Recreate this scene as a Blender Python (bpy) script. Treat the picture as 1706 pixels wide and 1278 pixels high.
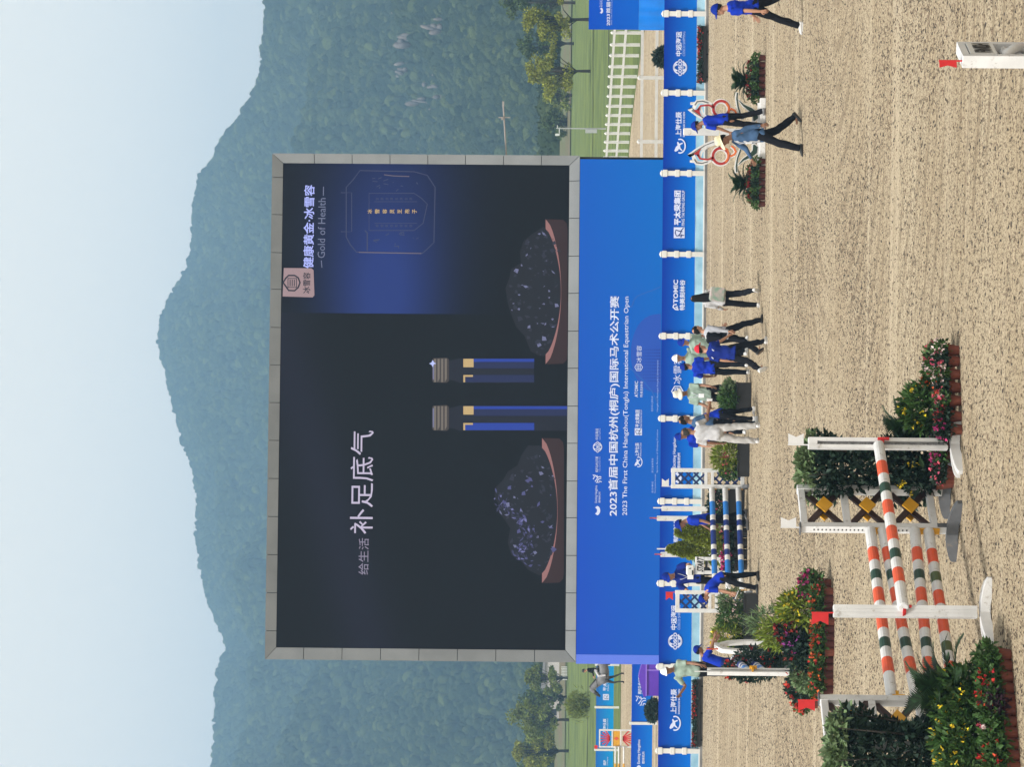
import bpy, bmesh, math, random
import numpy as np
from mathutils import Vector, Matrix
random.seed(7); RNG = np.random.default_rng(7)
scene = bpy.context.scene
for o in list(bpy.data.objects): bpy.data.objects.remove(o)
COL = scene.collection
rad = math.radians

# ------------------------------------------------------------------ camera, light, exposure
FPX, HC, W0, H0, VH = 5000.0, 5.07, 1706, 1278, 920.0
PITCH, ROLL = math.atan((VH - 853) / FPX), rad(0.5)
_f = Vector((0, math.cos(PITCH), math.sin(PITCH)))
_u0 = Vector((0, -math.sin(PITCH), math.cos(PITCH)))
_r0 = Vector((1, 0, 0))
C_R = _r0 * math.cos(ROLL) + _u0 * math.sin(ROLL)
C_U = _u0 * math.cos(ROLL) - _r0 * math.sin(ROLL)
CAM = Vector((0, 0, HC))
cd = bpy.data.cameras.new('camera'); cam = bpy.data.objects.new('camera', cd); COL.objects.link(cam)
cd.sensor_fit = 'HORIZONTAL'; cd.sensor_width = 36.0; cd.lens = FPX / W0 * 36.0
cd.clip_start = 0.5; cd.clip_end = 6000
m3 = Matrix(((-C_U.x, C_R.x, -_f.x), (-C_U.y, C_R.y, -_f.y), (-C_U.z, C_R.z, -_f.z)))   # phone held on its side
cam.matrix_world = Matrix.Translation(CAM) @ m3.to_4x4()
scene.camera = cam

SUN_DIR = Vector((-0.42, -0.55, 1.10)).normalized()
world = bpy.data.worlds.new('World'); scene.world = world; world.use_nodes = True
wn = world.node_tree.nodes; wl = world.node_tree.links
bg = wn['Background']; sky = wn.new('ShaderNodeTexSky'); sky.sky_type = 'NISHITA'; sky.sun_disc = False
sky.sun_elevation = math.asin(SUN_DIR.z); sky.sun_rotation = math.atan2(SUN_DIR.x, SUN_DIR.y)
sky.air_density = 1.0; sky.dust_density = 1.8; sky.ozone_density = 1.0; sky.altitude = 0
hs_ = wn.new('ShaderNodeHueSaturation'); hs_.inputs['Saturation'].default_value = 0.0; hs_.inputs['Value'].default_value = 1.10      # thin summer haze whitens the whole sky
wl.new(sky.outputs[0], hs_.inputs['Color']); mt_ = wn.new('ShaderNodeMix'); mt_.data_type = 'RGBA'; mt_.blend_type = 'MULTIPLY'; mt_.inputs['Factor'].default_value = 1; mt_.inputs['B'].default_value = (1.0, 0.975, 0.895, 1); wl.new(hs_.outputs[0], mt_.inputs['A']); wl.new(mt_.outputs['Result'], bg.inputs[0]); bg.inputs[1].default_value = 0.15
sd = bpy.data.lights.new('sun', 'SUN'); sd.energy = 2.55; sd.angle = rad(5.0); sd.color = (1.0, 0.965, 0.91)
sun = bpy.data.objects.new('sun', sd); COL.objects.link(sun)
sun.rotation_euler = SUN_DIR.to_track_quat('Z', 'Y').to_euler(); sun.location = (-60, -60, 150)
scene.view_settings.view_transform = 'Standard'; scene.view_settings.look = 'None'
scene.view_settings.exposure = 0.6; scene.view_settings.gamma = 1.0; scene.view_settings.use_curve_mapping = False
scene.cycles.max_bounces = 6; scene.cycles.transparent_max_bounces = 8; scene.cycles.volume_bounces = 0

# ------------------------------------------------------------------ picking places on the site
def ray(px, py):
    return (_f * FPX + C_R * ((H0 - py) - H0 / 2) - C_U * (px - W0 / 2)).normalized()
def gnd(px, py, z=0.0):
    d = ray(px, py); t = (z - CAM.z) / d.z
    return CAM + d * t
def at(px, py, Y):
    d = ray(px, py); return CAM + d * (Y / d.y)
class Wall:
    """a vertical plane through two points; local x runs along it, local -y faces the camera"""
    def __init__(s, p0, p1):
        s.o = Vector((p0.x, p0.y, 0)); e = Vector((p1.x - p0.x, p1.y - p0.y, 0)); s.len = e.length
        s.e = e.normalized(); s.n = Vector((s.e.y, -s.e.x, 0)); s.yaw = math.atan2(s.e.y, s.e.x)
    def loc(s, px, py, off=0.0):
        d = ray(px, py); o = s.o + s.n * off
        t = (o - CAM).dot(s.n) / d.dot(s.n); p = CAM + d * t
        return (p - s.o).dot(s.e), p.z
    def world(s, x, z=0, off=0.0):
        p = s.o + s.e * x + s.n * off; return Vector((p.x, p.y, z))

# ------------------------------------------------------------------ materials
def lin(c): 
    return tuple((x / 12.92 if x <= 0.04045 else ((x + 0.055) / 1.055) ** 2.4) for x in (v / 255 for v in c))
_M = {}
def mat(name, c, rough=0.6, var=0.0, scale=20.0, bump=0.0, bscale=60.0, island=0.0, spec=0.4, metal=0.0, c2=None, trans=0.0, coat=0.0, scuff=0.0):
    if name in _M: return _M[name]
    m = bpy.data.materials.new(name); m.use_nodes = True; nt = m.node_tree; N = nt.nodes; L = nt.links
    b = N['Principled BSDF']; b.inputs['Roughness'].default_value = rough; b.inputs['Metallic'].default_value = metal
    b.inputs['Specular IOR Level'].default_value = spec; b.inputs['Coat Weight'].default_value = coat
    col = (*c, 1); b.inputs['Base Color'].default_value = col
    tc = N.new('ShaderNodeTexCoord')
    src = None
    if var or c2:
        nz = N.new('ShaderNodeTexNoise'); nz.inputs['Scale'].default_value = scale; nz.inputs['Detail'].default_value = 5
        L.new(tc.outputs['Object'], nz.inputs['Vector'])
        mx = N.new('ShaderNodeMix'); mx.data_type = 'RGBA'
        cr = N.new('ShaderNodeMapRange'); cr.inputs['From Min'].default_value = 0.35; cr.inputs['From Max'].default_value = 0.65
        L.new(nz.outputs['Fac'], cr.inputs['Value']); L.new(cr.outputs[0], mx.inputs['Factor'])
        a = tuple(v * (1 - var) for v in c); d = c2 if c2 else tuple(min(1, v * (1 + var)) for v in c)
        mx.inputs['A'].default_value = (*a, 1); mx.inputs['B'].default_value = (*d, 1); src = mx.outputs['Result']
    if island:
        g = N.new('ShaderNodeNewGeometry'); hs = N.new('ShaderNodeHueSaturation')
        mr = N.new('ShaderNodeMapRange'); mr.inputs['To Min'].default_value = 1 - island; mr.inputs['To Max'].default_value = 1 + island
        L.new(g.outputs['Random Per Island'], mr.inputs['Value']); L.new(mr.outputs[0], hs.inputs['Value'])
        mh = N.new('ShaderNodeMapRange'); mh.inputs['To Min'].default_value = 0.5 - 0.03 * island; mh.inputs['To Max'].default_value = 0.5 + 0.03 * island
        L.new(g.outputs['Random Per Island'], mh.inputs['Value']); L.new(mh.outputs[0], hs.inputs['Hue'])
        if src: L.new(src, hs.inputs['Color'])
        else: hs.inputs['Color'].default_value = col
        src = hs.outputs['Color']
    if scuff:                                   # chips, mud splashes and rub marks
        n2 = N.new('ShaderNodeTexNoise'); n2.inputs['Scale'].default_value = 9.0; n2.inputs['Detail'].default_value = 7; n2.inputs['Roughness'].default_value = 0.75; L.new(tc.outputs['Object'], n2.inputs['Vector'])
        r2 = N.new('ShaderNodeMapRange'); r2.inputs['From Min'].default_value = 0.57; r2.inputs['From Max'].default_value = 0.66; r2.inputs['To Max'].default_value = scuff; L.new(n2.outputs['Fac'], r2.inputs['Value'])
        m2 = N.new('ShaderNodeMix'); m2.data_type = 'RGBA'; L.new(r2.outputs[0], m2.inputs['Factor']); m2.inputs['B'].default_value = (0.21, 0.17, 0.125, 1)
        if src: L.new(src, m2.inputs['A'])
        else: m2.inputs['A'].default_value = col
        src = m2.outputs['Result']
    if src: L.new(src, b.inputs['Base Color'])
    if bump:
        nb = N.new('ShaderNodeTexNoise'); nb.inputs['Scale'].default_value = bscale; nb.inputs['Detail'].default_value = 4
        L.new(tc.outputs['Object'], nb.inputs['Vector'])
        bp = N.new('ShaderNodeBump'); bp.inputs['Strength'].default_value = bump; bp.inputs['Distance'].default_value = 0.02
        L.new(nb.outputs['Fac'], bp.inputs['Height']); L.new(bp.outputs[0], b.inputs['Normal'])
    if trans:
        t = N.new('ShaderNodeBsdfTranslucent'); ms = N.new('ShaderNodeMixShader'); ms.inputs[0].default_value = trans
        out = N['Material Output']; L.new(b.outputs[0], ms.inputs[1]); L.new(t.outputs[0], ms.inputs[2]); L.new(ms.outputs[0], out.inputs[0])
        if src: L.new(src, t.inputs[0])
        else: t.inputs[0].default_value = col
    _M[name] = m; return m
def emat(name, c, s=1.0):
    if name in _M: return _M[name]
    m = bpy.data.materials.new(name); m.use_nodes = True; nt = m.node_tree
    b = nt.nodes['Principled BSDF']; b.inputs['Base Color'].default_value = (0.01, 0.01, 0.012, 1); b.inputs['Roughness'].default_value = 0.5
    b.inputs['Specular IOR Level'].default_value = 0.1
    b.inputs['Emission Color'].default_value = (*c, 1); b.inputs['Emission Strength'].default_value = s
    _M[name] = m; return m
S = lambda r, g, b: lin((r, g, b))

WHITE = mat('white_paint', (0.60, 0.60, 0.60), 0.45, 0.07, 5, scuff=.55)
WHITE2 = mat('white_plastic', (0.60, 0.60, 0.58), 0.4, 0.04, 4)
BLACK = mat('black_plastic', (0.012, 0.012, 0.013), 0.5, 0.2, 8)
GREYP = mat('grey_paint', (0.095, 0.10, 0.11), 0.6, 0.1, 10, scuff=.5)
RED = mat('red_paint', (0.52, 0.018, 0.02), 0.5, 0.08, 10)
ORANGE = mat('orange_paint', (0.62, 0.085, 0.028), 0.42, 0.06, 12, scuff=.4)
DGREEN = mat('dark_green_paint', (0.012, 0.045, 0.028), 0.4, 0.08, 12)
OLIVE = mat('olive_paint', (0.06, 0.085, 0.025), 0.4, 0.08, 12)
LBLUE = mat('light_blue_paint', (0.02, 0.16, 0.5), 0.4, 0.06, 12)
DBLUE = mat('dark_blue_paint', (0.008, 0.025, 0.16), 0.4, 0.08, 12)
LATT = mat('lattice_blue_paint', (0.006, 0.02, 0.10), 0.5, 0.1, 12)
BROWN = mat('brown_paint', (0.035, 0.016, 0.013), 0.6, 0.15, 12)
YELLOW = mat('ochre_paint', (0.60, 0.30, 0.015), 0.5, 0.08, 8)
TERRA = mat('terracotta', (0.14, 0.036, 0.020), 0.75, 0.25, 9, 0.2, 40)
MAROON = mat('maroon_pot', (0.075, 0.018, 0.014), 0.75, 0.2, 9)
BARK = mat('bark', (0.055, 0.042, 0.032), 0.9, 0.35, 9, 0.6, 30)
DBARK = mat('dark_bark', (0.03, 0.025, 0.02), 0.9, 0.35, 9, 0.6, 30)
INK = mat('black_lettering', (0.008, 0.008, 0.01), 0.5)
LETTER = mat('white_lettering', (0.54, 0.60, 0.80), 0.6)
LETTER2 = mat('pale_blue_lettering', (0.30, 0.42, 0.78), 0.6)
def leafm(name, c, isl=0.45, tr=0.25, rough=0.55): return mat(name, c, rough, island=isl, trans=tr, spec=0.3)
L_DARK = leafm('leaf_dark_green', (0.018, 0.038, 0.024)); L_MID = leafm('leaf_mid_green', (0.05, 0.105, 0.025))
L_YEL = leafm('leaf_yellow_green', (0.17, 0.22, 0.025)); L_PALE = leafm('leaf_pale_green', (0.13, 0.19, 0.085))
L_CYC = leafm('leaf_palm_green', (0.022, 0.048, 0.018)); L_PURP = leafm('leaf_purple', (0.045, 0.022, 0.035))
L_TREE = leafm('leaf_tree_green', (0.17, 0.20, 0.035)); L_TREE2 = leafm('leaf_tree_deep_green', (0.075, 0.11, 0.03))
L_TREE3 = leafm('leaf_tree_yellow_green', (0.25, 0.26, 0.035)); L_TOP = leafm('leaf_topiary_green', (0.19, 0.22, 0.025))
F_RED = leafm('petal_red', (0.5, 0.025, 0.02)); F_ORG = leafm('petal_orange_red', (0.55, 0.085, 0.025)); F_PINK = leafm('petal_pink', (0.60, 0.10, 0.17))
F_MAG = leafm('petal_magenta', (0.42, 0.03, 0.16)); F_YEL = leafm('petal_yellow', (0.78, 0.58, 0.03)); F_DKR = leafm('petal_dark_red', (0.22, 0.015, 0.02))
F_PUR = leafm('petal_purple', (0.30, 0.05, 0.28)); F_WHT = leafm('petal_white_pink', (0.72, 0.55, 0.55))

# ------------------------------------------------------------------ mesh helpers
class MB:
    def __init__(s): s.v = []; s.f = []; s.m = []; s.n = 0
    def add(s, vs, fs, mi=0):
        vs = [tuple(v) for v in vs]; k = s.n; s.v += vs; s.n += len(vs)
        s.f += [tuple(i + k for i in f) for f in fs]; s.m += [mi] * len(fs); return s
    def box(s, c, d, mi=0, R=None, bev=0.0):
        x, y, z = (q / 2 for q in d)
        if bev:
            b = bev; vs = []
            for zz, k in ((-z, 1), (-z + b, 0), (z - b, 0), (z, 1)):
                q = b if k else 0
                for sx, sy in ((-1, -1), (1, -1), (1, 1), (-1, 1)): vs.append((sx * (x - q), sy * (y - q), zz))
            fs = [(3, 2, 1, 0), (12, 13, 14, 15)]
            for r in range(3):
                for i in range(4): fs.append((r * 4 + i, r * 4 + (i + 1) % 4, r * 4 + 4 + (i + 1) % 4, r * 4 + 4 + i))
        else:
            vs = [(-x, -y, -z), (x, -y, -z), (x, y, -z), (-x, y, -z), (-x, -y, z), (x, -y, z), (x, y, z), (-x, y, z)]
            fs = [(3, 2, 1, 0), (4, 5, 6, 7), (0, 1, 5, 4), (1, 2, 6, 5), (2, 3, 7, 6), (3, 0, 4, 7)]
        c = Vector(c)
        vs = [(R @ Vector(v) if R else Vector(v)) + c for v in vs]
        return s.add(vs, fs, mi)
    def bar(s, p0, p1, w, h, mi=0, up=(0, 0, 1)):
        p0 = Vector(p0); p1 = Vector(p1); d = p1 - p0; L = d.length; x = d.normalized(); u = Vector(up)
        y = u.cross(x)
        if y.length < 1e-4: y = Vector((0, 1, 0)).cross(x)
        y.normalize(); z = x.cross(y)
        R = Matrix((x, y, z)).transposed()
        return s.box((p0 + p1) / 2, (L, w, h), mi, R)
    def tube(s, pts, rs, n=8, mi=0, cap=True, flat=None):
        pts = [Vector(p) for p in pts]; rs = [rs] * len(pts) if not hasattr(rs, '__len__') else rs
        vs = []; fs = []; prev = None
        for i, p in enumerate(pts):
            d = (pts[min(i + 1, len(pts) - 1)] - pts[max(i - 1, 0)]).normalized()
            if prev is None:
                a = d.orthogonal().normalized() if flat is None else (Vector(flat) - d * Vector(flat).dot(d)).normalized()
            else:
                a = (prev - d * prev.dot(d)).normalized()
            prev = a; b = d.cross(a)
            for k in range(n):
                t = 2 * math.pi * k / n; vs.append(p + (a * math.cos(t) + b * math.sin(t)) * rs[i])
        for i in range(len(pts) - 1):
            for k in range(n): fs.append((i * n + k, i * n + (k + 1) % n, (i + 1) * n + (k + 1) % n, (i + 1) * n + k))
        if cap:
            fs.append(tuple(reversed(range(n)))); fs.append(tuple((len(pts) - 1) * n + k for k in range(n)))
        return s.add(vs, fs, mi)
    def rings(s, rings, n=14, mi=0):
        """rings: (centre, half-axis a, half-axis b)"""
        vs = []; fs = []
        for c, a, b in rings:
            for k in range(n):
                t = 2 * math.pi * k / n; vs.append(Vector(c) + Vector(a) * math.cos(t) + Vector(b) * math.sin(t))
        R = len(rings)
        for i in range(R - 1):
            for k in range(n): fs.append((i * n + k, i * n + (k + 1) % n, (i + 1) * n + (k + 1) % n, (i + 1) * n + k))
        fs.append(tuple(reversed(range(n)))); fs.append(tuple((R - 1) * n + k for k in range(n)))
        return s.add(vs, fs, mi)
    def lathe(s, prof, n=14, mi=0, c=(0, 0, 0)):
        return s.rings([((c[0], c[1], c[2] + z), (max(r, 1e-4), 0, 0), (0, max(r, 1e-4), 0)) for r, z in prof], n, mi)
    def ball(s, c, r, n=10, mi=0, R=None):
        r = (r, r, r) if not hasattr(r, '__len__') else r; c = Vector(c); rg = []
        R = R or Matrix.Identity(3)
        for i in range(n // 2 + 2):
            t = math.pi * (i + 0.02) / (n // 2 + 1.04) - math.pi / 2
            rg.append((c + R @ Vector((0, 0, r[2] * math.sin(t))), R @ Vector((r[0] * math.cos(t), 0, 0)), R @ Vector((0, r[1] * math.cos(t), 0))))
        return s.rings(rg, n, mi)
    def prism(s, poly, y0, y1, mi=0):
        """poly of (x,z), extruded along y"""
        n = len(poly); vs = [(x, y0, z) for x, z in poly] + [(x, y1, z) for x, z in poly]
        fs = [tuple(range(n)), tuple(reversed(range(n, 2 * n)))] + [((i + 1) % n, i, n + i, n + (i + 1) % n) for i in range(n)]
        return s.add(vs, fs, mi)
    def ribbon(s, pts, w, y0, y1, mi=0, closed=False):
        """flat board following a line of (x,z) points, of width w (or list), thick from y0 to y1"""
        P = [Vector((p[0], 0, p[1])) for p in pts]; n = len(P); ws = [w] * n if not hasattr(w, '__len__') else w
        l = []; r = []
        for i in range(n):
            a = P[(i - 1) % n] if (closed or i > 0) else P[i]; b = P[(i + 1) % n] if (closed or i < n - 1) else P[i]
            d = (b - a).normalized(); q = Vector((-d.z, 0, d.x)); l.append(P[i] + q * ws[i] / 2); r.append(P[i] - q * ws[i] / 2)
        vs = []
        for i in range(n):
            for p, y in ((l[i], y0), (r[i], y0), (r[i], y1), (l[i], y1)): vs.append((p.x, y, p.z))
        fs = []
        for i in range(n if closed else n - 1):
            j = (i + 1) % n
            for k in range(4): fs.append((i * 4 + k, i * 4 + (k + 1) % 4, j * 4 + (k + 1) % 4, j * 4 + k))
        if not closed: fs += [(0, 1, 2, 3), ((n - 1) * 4 + 3, (n - 1) * 4 + 2, (n - 1) * 4 + 1, (n - 1) * 4)]
        return s.add(vs, fs, mi)
    def mesh(s, name, mats, smooth=False):
        me = bpy.data.meshes.new(name); me.from_pydata([tuple(v) for v in s.v], [], s.f)
        for m in (mats if isinstance(mats, (list, tuple)) else [mats]): me.materials.append(m)
        if any(s.m): me.polygons.foreach_set('material_index', s.m)
        bm = bmesh.new(); bm.from_mesh(me); bmesh.ops.recalc_face_normals(bm, faces=bm.faces); bm.to_mesh(me); bm.free()
        if smooth: me.polygons.foreach_set('use_smooth', [True] * len(me.polygons))
        me.update(); return me
    def build(s, name, mats, parent=None, smooth=False, **kw):
        return link(name, s.mesh(name, mats, smooth), parent, **kw)
def link(name, me, parent=None, loc=(0, 0, 0), rotz=0, label=None, cat=None, group=None, kind=None):
    o = bpy.data.objects.new(name, me); COL.objects.link(o); o.location = loc; o.rotation_euler = (0, 0, rotz)
    if parent: o.parent = parent
    if label: o['label'] = label
    if cat: o['category'] = cat
    if group: o['group'] = group
    if kind: o['kind'] = kind
    return o
def thing(name, label, cat, loc=(0, 0, 0), rotz=0, group=None):
    return link(name, None, None, loc, rotz, label, cat, group)
KIDS = {}
def copy_thing(o, loc=None, rotz=None, label=None, group=None):
    c = o.copy(); COL.objects.link(c)
    if loc is not None: c.location = loc
    if rotz is not None: c.rotation_euler = (0, 0, rotz)
    if label: c['label'] = label
    if group: c['group'] = group
    for ch in [q for q in bpy.data.objects if q.parent == o]:
        d = ch.copy(); COL.objects.link(d); d.parent = c
        for g in [q for q in bpy.data.objects if q.parent == ch]:
            e = g.copy(); COL.objects.link(e); e.parent = d
    return c
def npmesh(name, V, F, mats, mi=None, smooth=False):
    V = np.asarray(V, dtype=np.float32); F = np.asarray(F, dtype=np.int32); k = F.shape[1]
    me = bpy.data.meshes.new(name); me.vertices.add(len(V)); me.vertices.foreach_set('co', V.ravel())
    me.loops.add(F.size); me.loops.foreach_set('vertex_index', F.ravel())
    me.polygons.add(len(F)); me.polygons.foreach_set('loop_start', np.arange(0, F.size, k, dtype=np.int32))
    for m in (mats if isinstance(mats, (list, tuple)) else [mats]): me.materials.append(m)
    if mi is not None: me.polygons.foreach_set('material_index', np.asarray(mi, dtype=np.int32))
    if smooth: me.polygons.foreach_set('use_smooth', np.ones(len(F), dtype=bool))
    me.update(calc_edges=True); me.validate(); return me
def leaves(P, size, aspect=0.5, out=None, droop=0.2, mats=None, mi=None, name='foliage', rng=None, jitter=0.9, fold=0.25):
    """a folded leaf blade (two triangles) at every point of P; out: preferred direction of each leaf"""
    r = rng or RNG; n = len(P); P = np.asarray(P)
    d = r.normal(size=(n, 3)) * jitter
    if out is not None: d = d + out
    d[:, 2] -= droop; d /= np.linalg.norm(d, axis=1, keepdims=True) + 1e-9
    q = r.normal(size=(n, 3)); w = np.cross(d, q); w /= np.linalg.norm(w, axis=1, keepdims=True) + 1e-9
    nn = np.cross(d, w); L = (size * (0.65 + 0.7 * r.random(n)))[:, None]
    a = P; t = P + d * L; m = P + d * L * 0.45
    l = m + w * L * aspect * 0.5 + nn * L * fold * aspect; rr = m - w * L * aspect * 0.5 + nn * L * fold * aspect
    V = np.stack([a, l, t, rr], 1).reshape(-1, 3); i = np.arange(n) * 4
    F = np.stack([np.stack([i, i + 1, i + 2], 1), np.stack([i, i + 2, i + 3], 1)], 1).reshape(-1, 3)
    mi2 = None if mi is None else np.repeat(mi, 2)
    return npmesh(name, V, F, mats, mi2)
def blob_pts(n, c, r, rng=None, shell=0.5):
    g = rng or RNG; d = g.normal(size=(n, 3)); d /= np.linalg.norm(d, axis=1, keepdims=True)
    q = (shell + (1 - shell) * g.random(n)) ** 0.6
    return np.asarray(c) + d * q[:, None] * np.asarray(r), d

# ------------------------------------------------------------------ lettering and flat print
def text_mesh(s, bold=0.0, res=2):
    c = bpy.data.curves.new('lettering', 'FONT'); c.body = s; c.size = 1.0; c.resolution_u = res; c.fill_mode = 'FRONT'; c.offset = bold
    o = bpy.data.objects.new('lettering', c); COL.objects.link(o)
    dg = bpy.context.evaluated_depsgraph_get(); dg.update()
    me = bpy.data.meshes.new_from_object(o.evaluated_get(dg)); bpy.data.objects.remove(o); bpy.data.curves.remove(c)
    return me
_TM = {}
def lettering(parent, s, x0, z0, x1, z1, y, material, bold=0.0, shear=0.0, name='lettering', res=2):
    """the words s fitted into the rectangle (x0,z0)-(x1,z1) on the plane y of the parent"""
    k = (s, bold, material.name, res)
    if k not in _TM:
        me = text_mesh(s, min(bold, 0.004), res); me.materials.clear(); me.materials.append(material); co = np.empty(len(me.vertices) * 3, dtype=np.float32)
        me.vertices.foreach_get('co', co); co = co.reshape(-1, 3); mn = co.min(0); mx = co.max(0); sz = np.maximum(mx - mn, 1e-6)
        q = np.zeros_like(co); q[:, 0] = (co[:, 0] - mn[0]) / sz[0]; q[:, 2] = (co[:, 1] - mn[1]) / sz[1]
        q[:, 0] += shear * q[:, 2]
        me.vertices.foreach_set('co', q.ravel()); me.update()
        if bold >= 0.008:                       # heavier strokes: the same glyphs laid a little aside, one sheet over the other
            bm = bmesh.new(); bm.from_mesh(me); dx, dz = bold * 1.1 / sz[0], bold * 1.1 / sz[1]; n0 = len(bm.verts)
            for j, (ax, az) in enumerate(((1, 1), (-1, 1), (1, -1), (-1, -1))):
                m2 = me.copy(); c2 = q.copy(); c2[:, 0] = c2[:, 0] * (1 - 2 * dx) + dx + ax * dx; c2[:, 2] = c2[:, 2] * (1 - 2 * dz) + dz + az * dz; c2[:, 1] = -0.001 * (j + 1); m2.vertices.foreach_set('co', c2.ravel()); bm.from_mesh(m2); bpy.data.meshes.remove(m2)
            bm.verts.ensure_lookup_table(); bmesh.ops.delete(bm, geom=bm.verts[:n0], context='VERTS'); bm.to_mesh(me); bm.free(); me.update()
        _TM[k] = me
    o = link(name, _TM[k], parent, (x0, y, z0)); o.scale = (x1 - x0, 1, z1 - z0); return o
def wtext(parent, wall, s, BL, TR, material, off=0.01, ox=0.0, bold=0.0, name='lettering', plane=0.0, shear=0.0):
    x0, z0 = wall.loc(*BL, plane); x1, z1 = wall.loc(*TR, plane)
    # level the slant of the picture: both ends measured on the wall itself
    return lettering(parent, s, x0 - ox, z0, x1 - ox, z1, -off - plane, material, bold, shear, name)
def flat(parent, wall, pts, material, off=0.008, ox=0.0, name='print', plane=0.0):
    """flat printed patch given by its outline"""
    P = [wall.loc(*p, plane) for p in pts]; mb = MB()
    mb.add([(x - ox, -off - plane, z) for x, z in P], [tuple(range(len(P)))])
    return mb.build(name, material, parent)
def fline(mb, wall, pts, w, off=0.01, ox=0.0, closed=False, mi=0, plane=0.0):
    P = [wall.loc(*p, plane) for p in pts]
    mb.ribbon([(x - ox, z) for x, z in P], w, -off - plane, -off - plane - 0.002, mi, closed)
def arc(cx, cy, rx, ry, a0, a1, n=16):
    return [(cx + rx * math.cos(rad(a0 + (a1 - a0) * i / n)), cy + ry * math.sin(rad(a0 + (a1 - a0) * i / n))) for i in range(n + 1)]
# ------------------------------------------------------------------ ground
def sm(a, b, x): 
    t = np.clip((np.asarray(x, float) - a) / (b - a), 0, 1); return t * t * (3 - 2 * t)
def ZT(Y):
    Y = np.asarray(Y, float)
    return 0.6 * sm(142, 176, Y) + np.clip(Y - 190, 0, None) * 0.01
def vnoise(x, y, seed=0):
    g = np.random.default_rng(seed).random((256, 256)); xi = np.floor(x).astype(int); yi = np.floor(y).astype(int)
    fx = x - xi; fy = y - yi; fx = fx * fx * (3 - 2 * fx); fy = fy * fy * (3 - 2 * fy)
    a = g[xi % 256, yi % 256]; b = g[(xi + 1) % 256, yi % 256]; c = g[xi % 256, (yi + 1) % 256]; d = g[(xi + 1) % 256, (yi + 1) % 256]
    return a * (1 - fx) * (1 - fy) + b * fx * (1 - fy) + c * (1 - fx) * fy + d * fx * fy
def fbm(x, y, oct=4, seed=0):
    s = 0; a = 0.5
    for i in range(oct): s = s + a * vnoise(x, y, seed + i); x = x * 2.03 + 11; y = y * 2.03 + 5; a *= 0.5
    return s

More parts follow.
